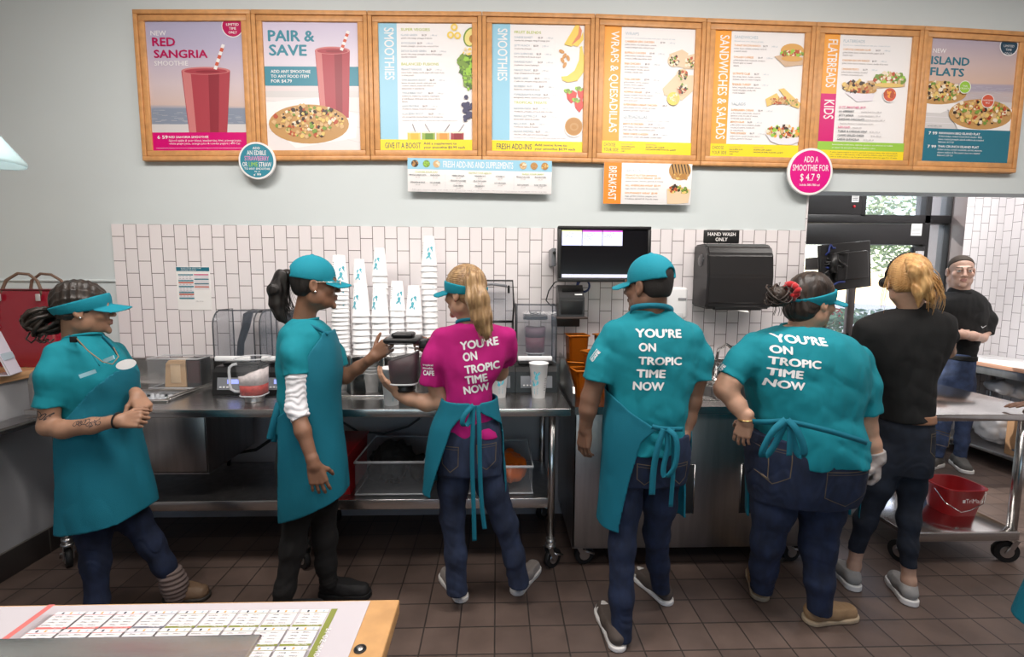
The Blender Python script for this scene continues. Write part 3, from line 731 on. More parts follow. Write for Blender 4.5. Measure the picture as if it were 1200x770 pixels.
LAB = ['wooden menu frame with the purple red sangria smoothie poster, first on the left', 'wooden menu frame with the pair and save poster of a smoothie and flatbread', 'wooden menu frame with blue band, green veggie headings and avocado',
       'wooden menu frame with blue band, banana, strawberries and fruit blends', 'wooden menu frame with orange band listing wraps and quesadillas', 'wooden menu frame with orange band listing sandwiches and salads',
       'wooden menu frame with orange and magenta bands for flatbreads and kids', 'wooden menu frame with the island flats poster, last on the right']
def board(i):
    x0 = XB+WB*i; x1 = x0+WB; zt = at(midx[i], tops[i], WY).z; zb = at(midb[i], bots[i], WY).z; yb, yf = WY-.002, WY-.040
    t = thing('menu_board', LAB[i], 'menu board', ((x0+x1)/2, WY-.002, zb), 'framed menu boards over the counter')
    mb = MB(); e = .0015
    for a, b_, c, d in ((x0+e, x1-e, zt-.026, zt), (x0+e, x1-e, zb, zb+.026), (x0+e, x0+.026, zb+.026, zt-.026), (x1-.026, x1-e, zb+.026, zt-.026)): mb.box(a, b_, yf, yb, c, d, M_oak, .003)
    mb.build('outer_frame', t)
    mb = MB(); w = .034; a, b_, c, d = x0+.028, x1-.028, zb+.028, zt-.028
    for q in ((a, b_, d-w, d), (a, b_, c, c+w), (a, a+w, c+w, d-w), (b_-w, b_, c+w, d-w)): mb.box(q[0], q[1], yf+.006, yb, q[2], q[3], M_oak, .003)
    mb.build('inner_frame', t)
    A = Art(a+w, WY-.0215, d-w, b_-a-2*w, d-c-2*w); A.mb.box(a+w-.002, b_-w+.002, WY-.021, WY-.003, c+w-.002, d-w+.002, PW)
    BOARDS.append((t, i, x0, zb, zt)); return t, A
def side_band(A, txt, v1, m, end, u1=.195):
    A.rect(0, 0, u1, end, m, 1); A.vtext(txt, .06, .035, v1, .105, PW)
def yellow(A, big, l1, l2):
    A.rect(0, .915, 1, 1, PYEL, 2); A.text(big, .05, .985, .045, PDK, .39, bold=.01); A.text(l1, .47, .955, .019, PDK, .36, bold=.02); A.text(l2, .47, .986, .019, PDK, .45, bold=.02)
def choose(A):
    A.rect(0, .90, 1, 1, PYEL, 2); A.text('CHOOSE', .02, .945, .028, PDK, .13); A.text('YOUR SIDE', .02, .985, .028, PDK, .165)
    for u, L in ((.215, ('INCLUDED SIDES', 'KALE & APPLE SLAW', 'WHOLE FRUIT', 'CHIPS')), (.49, ('PREMIUM SIDES', 'JALAPENO CHIPS  add $0.49', 'MAPLE BACON SWEET POTATOES  add $0.99'))):
        for k, q in enumerate(L): A.text(q, u, .930+.019*k, .0105, POT if k == 0 else PDK, bold=.015, xs=.85)
# --- 1: red sangria
t, A = board(0); sk = sunset('lavender_sunset', A.z, A.z-A.h, [(0, (.50, .47, .52)), (.16, (.52, .46, .48)), (.30, (.60, .53, .52)), (.335, (.30, .33, .42)), (.36, (.62, .48, .44)), (.52, (.62, .52, .55)), (.8, (.47, .43, .58)), (1, (.42, .40, .56))])
A.rect(0, 0, 1, 1, sk, 1); A.rect(0, .665, 1, .81, pm('sea_blue', (.24, .28, .36)), 2)
r_ = random.Random(1)
for k in range(70):
    u, v = r_.random()*.93, .675+.13*r_.random(); A.rect(u, v, u+.06, v+.0025, r_.choice([pm('sea_light', (.38, .41, .48)), pm('foam', (.55, .54, .58))]), 3)
A.rect(0, .79, 1, .86, PTAB, 3)
A.text('NEW', .05, .105, .036, PW, .16, bold=.012); A.text('RED', .06, .185, .064, PCRIM, .24, bold=.03); A.text('SANGRIA', .07, .275, .06, PCRIM, .56, bold=.028); A.text('SMOOTHIE', .07, .335, .036, PW, .35, bold=.008)
big_cup(A, .60, .375, .255, .59, .87, .20, ((.80, .17), (.70, .36)))
A.rect(0, .855, 1, 1, PMAG, 7); A.text('6 59', .05, .905, .027, PW, .11, l=9, bold=.02); A.text('RED SANGRIA SMOOTHIE', .17, .900, .018, PW, .42, l=9, bold=.02)
A.text('Spiced apple & pear blend, blueberries, kiwi, pomegranate,', .17, .926, .016, PW, .77, l=9); A.text('white grape juice, orange juice & non-fat yogurt | 490 Cal', .17, .950, .016, PW, .75, l=9); A.rect(.03, .978, .97, .9805, PLAV, 9)
A.disc(.905, .035, .066, PW, 8); A.disc(.905, .035, .061, PCRIM, 9)
for k, q in enumerate(('LIMITED', 'TIME', 'ONLY')): A.text(q, .905, .032+.030*k, .019, PW, (.13, .075, .09)[k], l=10, align='CENTER', bold=.012)
A.mb.build('poster', t)
# --- 2: pair & save
t, A = board(1); A.rect(0, 0, 1, .55, sunset('lilac_wash', A.z, A.z-.5, [(0, (.72, .62, .58)), (.5, (.68, .62, .70)), (1, (.60, .54, .70))]), 1); A.rect(0, .53, 1, .60, PTAB, 1); A.rect(0, .58, 1, 1, pm('white_boards', (.74, .70, .70)), 1)
for k in range(4): A.poly([(0, .60+.08*k), (0, .603+.08*k), (1, .70+.12*k), (1, .695+.12*k)], PTAB, 2)
A.poly([(0, .62), (0, .78), (.30, .98), (.95, .90), (.98, .72), (.55, .58)], PW, 3)
A.text('PAIR &', .05, .145, .082, PTEALB, .49, bold=.032); A.text('SAVE', .055, .255, .082, PTEALB, .40, bold=.032)
A.rect(0, .34, 1, .49, PTEALB, 2)
for k, (q, w) in enumerate((('ADD ANY SMOOTHIE', .42), ('TO ANY FOOD ITEM', .40), ('FOR $4.79', .22))): A.text(q, .065, .39+.037*k, .023, PW, w, bold=.018)
big_cup(A, .725, .215, .185, .73, .74, .15, ((.90, .06), (.82, .21))); flatbread(A, .45, .79, .43, .155, 5); A.mb.build('poster', t)
# --- 3: smoothies (veggies)
t, A = board(2); side_band(A, 'SMOOTHIES', .44, PBLUE, .915); U = .24
A.text('SUPER VEGGIES', U, .058, .020, PGRN, .31, bold=.02); A.text('BALANCED FUSIONS', U, .325, .020, PGRN, .40, bold=.02)
A.items(U, [(.098, 'ISLAND GREEN', '$6.29', ['spinach, kale, mango, pineapple & banana']), (.160, 'AVOCOLADA', '$6.29', ['avocado, pineapple, spinach, kale, coconut & lime']), (.222, 'DETOX ISLAND GREEN', '$6.29', ['spinach, kale, mango, pineapple, banana & fresh ginger', 'naturally sweetened']),
    (.365, 'PEANUT PARADISE', '$6.29', ['peanut butter, banana, non-fat yogurt with choice of pea', 'or whey protein']), (.447, 'CHIA BANANA BOOST', '$6.29', ['banana, chia seeds, almonds, whole grain oats,', 'cinnamon, dates & coconut with choice of', 'peanut butter or strawberries']),
    (.550, 'TRIPLE BERRY OAT', '$6.29', ['strawberries, blueberries, cranberry, multivitamin,', 'ground flaxseed, whole grain oats, whey protein &', 'Splenda']), (.652, 'LEAN MACHINE', '$6.29', ['strawberries, bananas, fat burner & energizer']), (.714, 'ACAI BERRY BOOST', '$6.29', ['acai, pomegranate, banana, blueberries & strawberries'])], tm=PBT)
A.text('Smoothies are 24 oz. Additional nutrition information available upon request.', U, .764, .007, PGREY, .60)
for k, (c, d) in enumerate((((.85, .55, .12), (.8, .45, .05)), ((.30, .42, .07), (.12, .25, .02)), ((.85, .42, .14), (.8, .3, .06)), ((.35, .05, .06), (.25, .02, .03)))):
    u = .365+.157*k; A.rect(u-.07, .855, u+.07, .915, pm('juice_%d' % k, c), 2); A.ell(u, .857, .07, .008, PC7, 3); A.rect(u-.035, .862, u+.05, .915, pm('juice_mid_%d' % k, d), 3)
    s_ = (-.03, -.05, .06, .06)[k]; A.poly([(u+.01, .852), (u+.02, .852), (u+.02+s_, .79), (u+.01+s_, .79)], PGREY, 4)
for du, dv in ((.81, .03), (.77, .09), (.845, .095)): A.disc(du, dv, .021, PBAN, 2); A.disc(du, dv, .010, PC7, 3)
A.ell(.985, .105, .075, .075, PC4, 2, rot=.3); A.ell(.988, .107, .064, .066, pm('avocado_flesh', (.78, .68, .25)), 3, rot=.3); A.ell(1.0, .12, .03, .03, PPB, 4)
A.blobs(.945, .31, .09, .09, 60, [PC4, PGREEN, pm('leaf_dark', (.08, .16, .03))], .022, 8, 4); A.blobs(.965, .44, .06, .07, 70, [PC4, PGREEN, MATS['print_leaf_dark']], .012, 9, 4); A.blobs(.95, .22, .05, .03, 30, [PC7, PBAN], .008, 3, 3)
for k in range(16): A.disc(.90+.1*r_.random(), .62+.12*r_.random(), .013, PBLK, 5); 
A.disc(.935, .575, .013, PBLK, 5); A.disc(.925, .755, .012, PBLK, 5)
yellow(A, 'GIVE IT A BOOST', 'Add a supplement to', 'your smoothie $0.99 each'); A.mb.build('poster', t)
# --- 4: smoothies (fruit)
t, A = board(3); side_band(A, 'SMOOTHIES', .44, PBLUE, .91); A.text('FRUIT BLENDS', U, .070, .020, PGRN, .29, bold=.02); A.text('TROPICAL TREATS', U, .618, .020, PGRN, .36, bold=.02)
fb = [('SUNRISE SUNSET', '$5.59', 'strawberries, pineapple, mango & orange juice'), ('JETTY PUNCH', '$5.59', 'strawberries & banana'), ('KIWI QUENCHER', '$5.59', 'kiwi, strawberries & non-fat yogurt'), ('PARADISE POINT', '$5.59', 'strawberries, banana & pineapple'), ('MANGO MAGIC', '$5.59', 'mango, pineapple & non-fat yogurt'), ('BLIMEY LIMEY', '$5.59', 'strawberries, pineapple, orange juice & lime'), ('BLUEBERRY BLISS', '$5.89', 'blueberries, strawberries & banana'), ('POMEGRANATE PLUNGE', '$6.29', 'pomegranate, banana, cranberry & strawberries')]
A.items(U, [(.107+.0635*k, a, b_, [c]) for k, (a, b_, c) in enumerate(fb)], tm=PBT)
tt = [('BAHAMA MAMA', '$6.29', 'strawberries, pineapple, coconut & white chocolate'), ('PEANUT BUTTER CUP', '$6.29', 'peanut butter, banana & chocolate'), ('BEACH BUM', '$6.29', 'strawberries, banana & chocolate'), ('MOCHA MADNESS', '$6.29', 'chocolate, coffee, cappuccino & non-fat yogurt')]
A.items(U, [(.662+.061*k, a, b_, [c]) for k, (a, b_, c) in enumerate(tt)], tm=PBT); A.text('Smoothies are 24 oz. Additional nutrition information available upon request.', U, .893, .007, PGREY, .58)
mg = pm('mango_skin', (.70, .25, .12))
A.poly([(.90, 0), (.78, .15), (.86, .165), (.94, .13), (.94, 0)], PBAN, 2); A.poly([(.94, 0), (.93, .07), (.86, .15), (.90, .155), (.96, .09), (.97, .04)], mg, 3); A.poly([(.86, .155), (.93, .165), (.99, .11), (.985, .05), (.955, .10)], PBAN, 4)
for k, (u, v, a) in enumerate(((.755, .205, .4), (.785, .24, -1.0), (.825, .255, 1.2), (.765, .275, 1.0), (.79, .31, -1.1))): A.ell(u, v, .032, .013, PALM, 3, 14, rot=a)
P = [(.955, .165), (.975, .16), (.99, .21), (1, .24), (1, .36), (.93, .43), (.83, .445), (.77, .43), (.755, .40), (.82, .395), (.90, .35), (.945, .27)]; A.poly(P[::-1], PBAN, 3)
for u, v in ((.87, .55), (.96, .62), (.99, .53)): A.poly([(u-.06, v-.03), (u-.045, v+.025), (u+.0, v+.06), (u+.05, v+.02), (u+.06, v-.025), (u+.01, v-.045)], PSTR, 4); A.blobs(u-.03, v-.035, .04, .012, 10, [PGREEN, PC4], .012, 4, 5)
A.disc(.90, .80, .060, PW, 3); A.disc(.90, .793, .056, PC1, 4); A.disc(.90, .793, .050, PPB, 5); A.ell(.905, .795, .05, .032, PC1, 6, 20); A.ell(.905, .797, .03, .018, PPB, 7, 16)
yellow(A, 'FRESH ADD-INS', 'Add some love to', 'your smoothie $0.99 each'); A.mb.build('poster', t)
# --- 5: wraps
t, A = board(4); side_band(A, 'WRAPS & QUESADILLAS', .83, PORG, .90, .19); U = .23
A.text('WRAPS', U, .062, .024, PBT, .15); A.text('Served in a toasted tortilla with your choice of side', U, .088, .010, PBT, .55)
A.items(U, [(.118, 'CARIBBEAN JERK CHICKEN', '$7.99', ['grilled chicken, rice, black beans, romaine,', 'roasted pineapple salsa, mild jerk sauce']), (.205, 'BUFFALO CHICKEN', '$7.49', ['grilled chicken, mozzarella, romaine,', 'tomatoes, buffalo sauce & lite ranch']), (.290, 'BAJA CHICKEN', '$8.19', ['grilled chicken, rice, black beans,', 'smoked pepper, cheddar, spinach,', 'tomatoes, chipotle mayo']),
   (.412, 'THAI CHICKEN', '$7.99', ['grilled chicken, carrots, wontons,', 'romaine, cilantro, scallions', 'peanuts & Thai peanut sauce']), (.512, 'HUMMUS VEGGIE', '$7.49', ['hummus, shredded mozzarella, peppers,', 'romaine, rice, black beans, tomatoes', 'onions & lite ranch']), (.612, 'SUPERGREEN CAESAR CHICKEN', '$8.19', ['grilled chicken, romaine, spinach, parmesan,', 'tomatoes, parmesan crisps & caesar'])], tm=POT)
A.text('QUESADILLAS', U, .712, .024, PBT, .27); A.text('Served in a toasted flour tortilla with your choice of side', U, .735, .010, PBT, .52)
A.items(U, [(.765, 'SANTA FE CHICKEN', '$7.49', ['grilled chicken, black beans, roasted red pepper & onion,', 'pepper jack, cheddar, smoked cheese blend']), (.845, 'THREE CHEESE CHICKEN', '$7.19', ['grilled chicken, pepper jack, cheddar, smoked cheese'])], tm=POT, th=.0145)
tor = pm('tortilla', (.72, .56, .38)); A.poly([(.72, .20), (.74, .29), (.88, .30), (.93, .19), (.86, .16)], tor, 2); A.poly([(.86, .22), (.88, .31), (1, .31), (1, .19)], tor, 2); A.poly([(.66, .47), (.68, .52), (.88, .56), (1, .48), (1, .36), (.80, .36)], tor, 2)
for u, v in ((.77, .25), (.95, .26), (.87, .36), (.88, .47)): A.disc(u, v, .037, tor, 4); A.blobs(u, v, .05, .04, 40, [PC3, PC4, PC5, PC7, PC6], .010, int(u*100), 5)
A.disc(.78, .55, .04, PBAN, 4); A.blobs(.78, .55, .05, .04, 30, [PBAN, PC7, PC2], .012, 7, 5); choose(A); A.mb.build('poster', t)
# --- 6: sandwiches
t, A = board(5); side_band(A, 'SANDWICHES & SALADS', .86, PORG, .90, .185); U = .22
A.text('SANDWICHES', U, .058, .024, PBT, .26); A.text('Served with your choice of side', U, .083, .010, PBT, .32)
A.items(U, [(.118, 'TURKEY BACON RANCH', '$6.79', ['turkey, bacon, romaine, tomatoes, ranch on', 'a toasted ciabatta']), (.210, 'CHICKEN CAPRESE', '$6.49', ['grilled chicken, fresh mozzarella, tomatoes,', 'balsamic glaze on toasted', 'ciabatta']), (.340, 'ULTIMATE CLUB', '$6.79', ['ham, turkey, bacon, cheddar, romaine,', 'tomatoes, mayo on toasted multigrain']), (.425, 'SMOKED TURKEY', '$6.49', ['turkey, mozzarella, tomatoes, romaine,', 'roasted red pepper, smoky aioli,', 'toasted multigrain'])], tm=POT)
A.text('SALADS', U, .585, .024, PBT, .16); A.items(U, [(.630, 'SUPERGREEN CAESAR', '$6.99', ['grilled chicken, spinach, kale, romaine &', 'parmesan crisps on a bed of romaine,', 'served with caesar dressing']), (.725, 'BEACH CLUB', '$6.99', ['grilled chicken, bacon, tomatoes, cheddar', 'on a bed of romaine, served with', 'lite ranch dressing']), (.815, 'THAI CHICKEN', '$6.99', ['grilled chicken, carrots, wontons, cilantro', 'scallions, peanuts & Thai sauce'])], tm=POT)
A.poly([(.67, .19), (.80, .27), (1, .25), (1, .19), (.80, .17)], pm('board_wood', (.60, .42, .28)), 2); A.ell(.87, .14, .13, .055, pm('bun', (.66, .36, .10)), 4); A.blobs(.87, .165, .13, .025, 50, [PC4, PC5, PC7, PGREEN, PC5], .013, 2, 5); A.ell(.87, .205, .12, .022, MATS['print_bun'], 4)
A.poly([(.60, .53), (.72, .48), (.78, .54), (.62, .59)], PC2, 3); A.poly([(.74, .45), (.80, .44), (1, .56), (.98, .60), (.90, .58)], PC2, 4); A.blobs(.75, .54, .12, .03, 40, [PC1, PC3, PC5], .010, 6, 5); A.blobs(.90, .55, .08, .03, 24, [PC1, PC3, PC4], .010, 16, 6)
A.ell(.84, .81, .22, .05, PW, 3); A.poly([(.62, .80), (.68, .87), (.78, .895), (.92, .895), (1, .87), (1, .80)], PLAV, 3); A.blobs(.83, .79, .20, .05, 120, [PC4, PGREEN, PC5, PC7, PC3, PC6, PORG], .013, 12, 4); choose(A); A.mb.build('poster', t)
# --- 7: flatbreads / kids
t, A = board(6); A.rect(0, 0, .185, .47, PORG, 1); A.vtext('FLATBREADS', .055, .04, .42, .11, PW); A.rect(0, .47, .185, .86, PMAG, 1); A.vtext('KIDS', .055, .52, .675, .115, PW); U = .225
A.text('FLATBREADS', U, .060, .024, PBT, .24); A.text('Served on a toasted flatbread with your choice of side', U, .085, .010, PBT, .53)
A.items(U, [(.122, 'CHIPOTLE CHICKEN CLUB', '$6.59', ['grilled chicken, bacon, tomatoes, romaine, pepper jack &', 'chipotle mayo']), (.208, 'CHICKEN BACON RANCH', '$6.59', ['grilled chicken, bacon, tomatoes, romaine, cheddar & lite ranch']), (.278, 'CHICKEN PESTO', '$6.79', ['grilled chicken, tomatoes, shredded', 'parmesan, mozzarella & pesto'])], tm=POT)
A.poly([(.52, .36), (.62, .42), (.96, .40), (.96, .33)], MATS['print_board_wood'], 2); A.ell(.78, .345, .19, .055, PC4, 3); A.blobs(.78, .335, .18, .05, 90, [PC4, PC5, PGREEN, PC7, PC3], .014, 21, 4); A.ell(.77, .39, .17, .018, PC2, 6)
A.poly([(.28, .46), (.42, .53), (.60, .52), (.62, .46)], PLAV, 2); A.ell(.44, .42, .20, .042, PC1, 3, rot=.1); A.blobs(.44, .41, .19, .045, 90, [PC2, PC3, PC6, PC5, PC1], .013, 22, 4)
A.disc(.79, .47, .045, PW, 3); A.disc(.79, .467, .041, PRED, 4); A.blobs(.79, .465, .06, .03, 30, [PRED, PC5, PORG], .012, 23, 5)
for k, (a, b_, c) in enumerate((('12 OZ. SMOOTHIES  $3.79', '', PMAG), ("LIL' LIMEBERRY", 'strawberries & lime | 180 cal', PDK), ('JETTY JUNIOR', 'strawberries & banana | 190 cal', PDK), ('AWESOME CHOCOLATE', 'banana & chocolate | 300 cal', PDK), ('', 'Nutrition information is available upon request', PDK), ('KIDS FOOD', 'includes side', PMAG), ('TURKEY & CHEDDAR WRAP', '$3.50 | 310 cal', PDK), ('CLASSIC GRILLED CHEESE', '$3.00 | 490 cal', PDK), ('CHEESE QUESADILLA', '$3.50 | 460 cal', PDK))):
    v = .585+.0325*k; w = len(a)*.0165; A.text(a, U, v, .0155, c, bold=.02, xs=.9) if a else None; A.text(b_, U+w+.02, v, .0125, PGREY, xs=.85) if b_ else None
A.rect(0, .86, 1, .93, PGREEN, 2); A.rect(0, .93, 1, 1, PYEL, 2)
for k, q in enumerate(('Recommended modifications, vegetarian ingredients and substitutes are available', 'on request. Ask about gluten friendly and vegetarian options')): A.text(q, .17, .888+.025*k, .011, PW, .70-.2*k)
for k, q in enumerate(('A daily calorie intake is used for general nutrition advice, but calorie needs', 'vary. 1,200 to 1,400 calories a day is used for children ages 4 to 8 years and', '1,400 to 2,000 calories a day for general nutrition advice for ages 9 to 13 years')): A.text(q, .15, .95+.019*k, .010, PDK, .78)
A.mb.build('poster', t)
# --- 8: island flats
t, A = board(7); A.rect(0, 0, 1, .74, sunset('peach_sunset', A.z, A.z-A.h, [(0, (.5, .47, .48)), (.40, (.50, .45, .47)), (.575, (.52, .44, .45)), (.60, (.38, .34, .42)), (.64, (.40, .35, .43)), (.655, (.62, .44, .36)), (.8, (.58, .45, .44)), (1, (.42, .37, .46))]), 1)
for k in range(60):
    u, v = r_.random()*.93, .37+.10*r_.random(); A.rect(u, v, u+.07, v+.002, MATS['print_foam'], 2)
A.rect(0, .49, 1, .74, PTAB, 2)
for k in range(4): A.rect(0, .53+.05*k, 1, .533+.05*k, PLAV, 3)
A.text('NEW', .03, .115, .035, PW, .15, bold=.01); A.text('ISLAND', .02, .205, .062, PTEAL, .44, bold=.025); A.text('FLATS', .02, .295, .062, PTEAL, .39, bold=.025)
A.disc(.895, .03, .062, PW, 4); A.disc(.895, .03, .056, PNAVY, 5)
for k, q in enumerate(('LIMITED', 'TIME', 'ONLY')): A.text(q, .895, .040+.030*k, .018, PW, (.12, .07, .085)[k], l=7, align='CENTER')
A.poly([(0, .50), (0, .60), (.18, .60), (.42, .52)], PW, 3); flatbread(A, .12, .435, .34, .095, 31); A.poly([(.25, .56), (.40, .74), (1, .74), (1, .55), (.6, .5)], PW, 4); flatbread(A, .64, .60, .37, .125, 32)
A.disc(.42, .385, .040, PW, 9); A.disc(.42, .385, .036, PGREEN, 10); A.text('THAI', .42, .382, .013, PW, l=12, align='CENTER'); A.text('CRUNCH', .42, .402, .013, PW, l=12, align='CENTER')
A.disc(.70, .49, .043, PW, 9); A.disc(.70, .49, .039, PRED, 10); A.text('HAWAIIAN', .70, .49, .013, PW, l=12, align='CENTER'); A.text('BBQ', .70, .511, .013, PW, l=12, align='CENTER')
A.text('served with a side', .03, .715, .012, PDK, l=6); A.rect(0, .73, 1, 1, PTEAL, 9)
for v, a, L in ((.775, 'HAWAIIAN BBQ ISLAND FLAT', ('Grilled chicken, melted mozzarella & cheddar, BBQ', 'sauce, roasted pineapple salsa & scallions on a toasted', 'flatbread | 610 Cal')), (.885, 'THAI CRUNCH ISLAND FLAT', ('Grilled chicken, melted mozzarella, carrots, wontons,', 'cilantro, scallions & Thai peanut sauce on a toasted', 'flatbread | 530 Cal'))):
    A.text('7 99', .05, v+.006, .024, PW, .10, l=11, bold=.02); A.text(a, .17, v, .018, PW, .48, l=11, bold=.02)
    for k, q in enumerate(L): A.text(q, .17, v+.024*(k+1), .0145, PW, l=11, xs=.88)
A.mb.build('poster', t)

for q in BOARDS: hang(*q)
# --- hanging signs under the boards
def wpanel(name, label, px, py, w, h, rot, draw, yoff=.052):
    """printed board: centre at the pixel on the wall, size in metres"""
    c = at(px, py, WY-yoff); t = thing(name, label, 'sign', (c.x, c.y, c.z-h/2))
    A = Art(-w/2, -.0005, h/2, w, h); A.mb.box(-w/2, w/2, 0, .010, -h/2, h/2, PW, .001)
    draw(A); A.mb.bm.transform(Matrix.Translation(c) @ Matrix.Rotation(rot, 4, 'Y')); A.mb.build('printed_panel', t)
    mb = MB(); mb.box(c.x-w*.3, c.x-w*.3+.03, c.y+.011, WY-.003, c.z-.02, c.z+.02, M_black, .002); mb.box(c.x+w*.3-.03, c.x+w*.3, c.y+.011, WY-.003, c.z-.02, c.z+.02, M_black, .002); mb.build('standoff', t)
def d1(A):
    A.rect(0, 0, 1, .33, PBLUE, 1); A.text('FRESH ADD-INS AND SUPPLEMENTS', .245, .26, .19, PW, .485, bold=.01)
    for u, ms in ((.05, [PC6, PPB]), (.13, [PC4, PGREEN]), (.20, [PC3, PC7]), (.80, [PC3, PC7, PC1]), (.875, [PC1, PPB]), (.95, [PPB, PC2])): A.disc(u, .165, .022, ms[0], 3); A.blobs(u, .165, .022, .08, 26, ms, .006, int(u*100), 4)
    for u, q in ((.13, 'CHANGE YOUR DAY'), (.50, 'PROTECT YOUR HEALTH'), (.87, 'BUILD YOUR BODY')): A.text(q, u, .43, .045, PGRN, .155, align='CENTER', bold=.015)
    L = [(.07, .52, 'WHOLE GRAIN OATS'), (.19, .52, 'ENERGIZER'), (.07, .74, 'SPINACH & KALE'), (.19, .74, 'FAT BURNER'), (.35, .52, 'FRESH GINGER'), (.35, .67, 'GROUND FLAXSEED'), (.35, .82, 'CHIA SEEDS'), (.50, .52, 'VITAMIN B12'), (.50, .67, 'MULTIVITAMIN'), (.50, .82, 'PROBIOTIC'), (.64, .52, 'VITAMIN C'), (.64, .72, 'SOY PROTEIN'), (.80, .52, 'PEANUT BUTTER'), (.92, .52, 'PEA PROTEIN'), (.80, .76, 'RAW ALMONDS'), (.92, .76, 'WHEY PROTEIN')]
    for u, v, q in L: A.text(q, u, v, .04, PDK, len(q)*.0072, align='CENTER', bold=.015); A.text('25 cal', u, v+.065, .03, PGREY, .03, align='CENTER')
    for u in (.26, .735): A.rect(u, .42, u+.0012, .9, PBT, 2)
    A.text('Allergen notice: nuts, soy, milk and wheat are used in our kitchens. Nutrition information is available upon request.', .03, .95, .022, PGREY, .94)
wpanel('sign_board', 'long blue and white sign for fresh add-ins hanging below the boards', 562.5, 206.5, 0.905, .205, .008, d1)
def d2(A):
    A.rect(0, 0, .20, 1, PORG2, 1); A.vtext('BREAKFAST', .055, .09, .91, .09, PW)
    A.text('SERVED ALL DAY', .245, .205, .055, PBT, .29, bold=.01); A.text('PEANUT BUTTER BANANA', .245, .32, .042, POT, .36, bold=.02); A.text('CRUNCH FLATBREAD  $3.99', .245, .385, .042, POT, .40, bold=.02); A.text('peanut butter, banana, granola & honey', .245, .455, .036, PGREY, .43)
    A.text('ALL AMERICAN WRAP  $3.99', .245, .565, .042, POT, .40, bold=.02); A.text('eggs, bacon, cheddar & mozzarella', .245, .635, .036, PGREY, .38); A.text('SOUTHWEST WRAP  $3.99', .245, .75, .042, POT, .37, bold=.02); A.text('eggs, grilled chicken, pepper jack,', .245, .82, .036, PGREY, .37); A.text('tomatoes, spinach & chipotle mayo', .245, .885, .036, PGREY, .38)
    A.ell(.86, .16, .125, .24, PC1, 2)
    for k in range(6): A.poly([(.76+.035*k, .01), (.79+.035*k, .25), (.80+.035*k, .25), (.775+.035*k, .01)], PC6, 3)
    A.blobs(.86, .30, .10, .08, 30, [PC1, PPB, PC2], .012, 3, 4)
    A.poly([(.72, .62), (.73, .98), (.85, .98), (.90, .62), (.80, .55)], MATS['print_tortilla'], 2); A.poly([(.86, .60), (.82, .98), (.97, .95), (.99, .62)], MATS['print_tortilla'], 3); A.blobs(.82, .62, .08, .09, 40, [PC4, PC6, PC2, PC5], .010, 5, 4); A.blobs(.92, .64, .05, .08, 30, [PC4, PC6, PC2], .010, 6, 4)
wpanel('sign_board', 'white and orange breakfast sign hanging below the wraps board', 759, 215.5, .565, .255, .006, d2)
def roundsign(label, px, py, r, m, draw):
    c = at(px, py, WY-.062); t = thing('round_sign', label, 'sign', (c.x, c.y, c.z-r)); A = Art(-r, -.0055, r, 2*r, 2*r)
    A.mb.lathe([(0, .008), (r, .008), (r, -.003), (r-.002, -.005), (0, -.005)], (0, 0, 0), PW, 48, False, 'y'); A.disc(.5, .5, r*.90, m, 1, n=48); draw(A)
    A.mb.bm.transform(Matrix.Translation(c)); A.mb.build('printed_disc', t)
    mb = MB(); mb.box(c.x-.02, c.x+.02, c.y+.008, WY-.041, c.z+.02, c.z+.05, M_black, .002); mb.build('clip', t)
def d3(A):
    for q, v, h, w, m in (('ADD', .20, .065, .20, PW), ('AN EDIBLE', .35, .12, .52, PW), ('STRAWBERRY', .50, .12, .66, pm('pink_text', (.70, .25, .50))), ('TO ANY SMOOTHIE', .745, .055, .70, PW), ('90 cal', .81, .035, .15, PW), ('\u00a2 99', .90, .06, .2, PW)): A.text(q, .5, v, h, m, w, align='CENTER', bold=.012)
    A.text('OR', .11, .66, .12, PW, .13, bold=.012); A.text('LIME', .28, .66, .12, PGREEN, .24, bold=.012); A.text('STRAW', .55, .66, .12, PW, .34, bold=.012)
roundsign('round teal sign for an edible strawberry or lime straw, between two frames', 301.5, 188.5, .112, PTEALB, d3)
def d4(A):
    for q, v, h, w in (('ADD A', .30, .125, .32), ('SMOOTHIE FOR', .48, .13, .80), ('$ 4.7 9', .69, .15, .44), ('Subtle 380-780 cal', .80, .045, .45)): A.text(q, .5, v, h, PW, w, align='CENTER', bold=.012)
roundsign('round magenta sign offering to add a smoothie, at the board bottom edge', 949, 201.5, .147, pm('hot_pink', (.68, .0, .22)), d4)
# ================================================================== COUNTERS AND EQUIPMENT
M_dark = mat('recess_shade_black', (.015, .015, .016), .6); M_hood = mat('smoky_clear_hood', (.15, .17, .21), .08, trans=.0, alpha=.32, spec=.5)
M_hoodedge = mat('smoky_hood_edge', (.07, .075, .085), .15, alpha=.9); M_clear = mat('clear_polycarbonate', (.55, .57, .60), .06, alpha=.07); M_cleare = mat('clear_polycarbonate_rim', (.75, .77, .80), .1, alpha=.55)
M_greyp = mat('grey_control_panel', (.20, .21, .23), .4); M_lcd = mat('blue_lcd', (.2, .25, .6), .3, emit=(.30, .35, .95), estr=.9); M_cup = mat('white_paper_cup', (.83, .83, .84), .45)
M_cupteal = mat('teal_cup_print', (.10, .45, .56), .5); M_amber = mat('amber_polycarbonate', (.30, .075, .005), .12, trans=.35, ior=1.2, alpha=.78); M_ambere = mat('amber_rim', (.50, .15, .012), .2)
M_castor = mat('zinc_plated_steel', (.55, .55, .55), .3, 1.0)
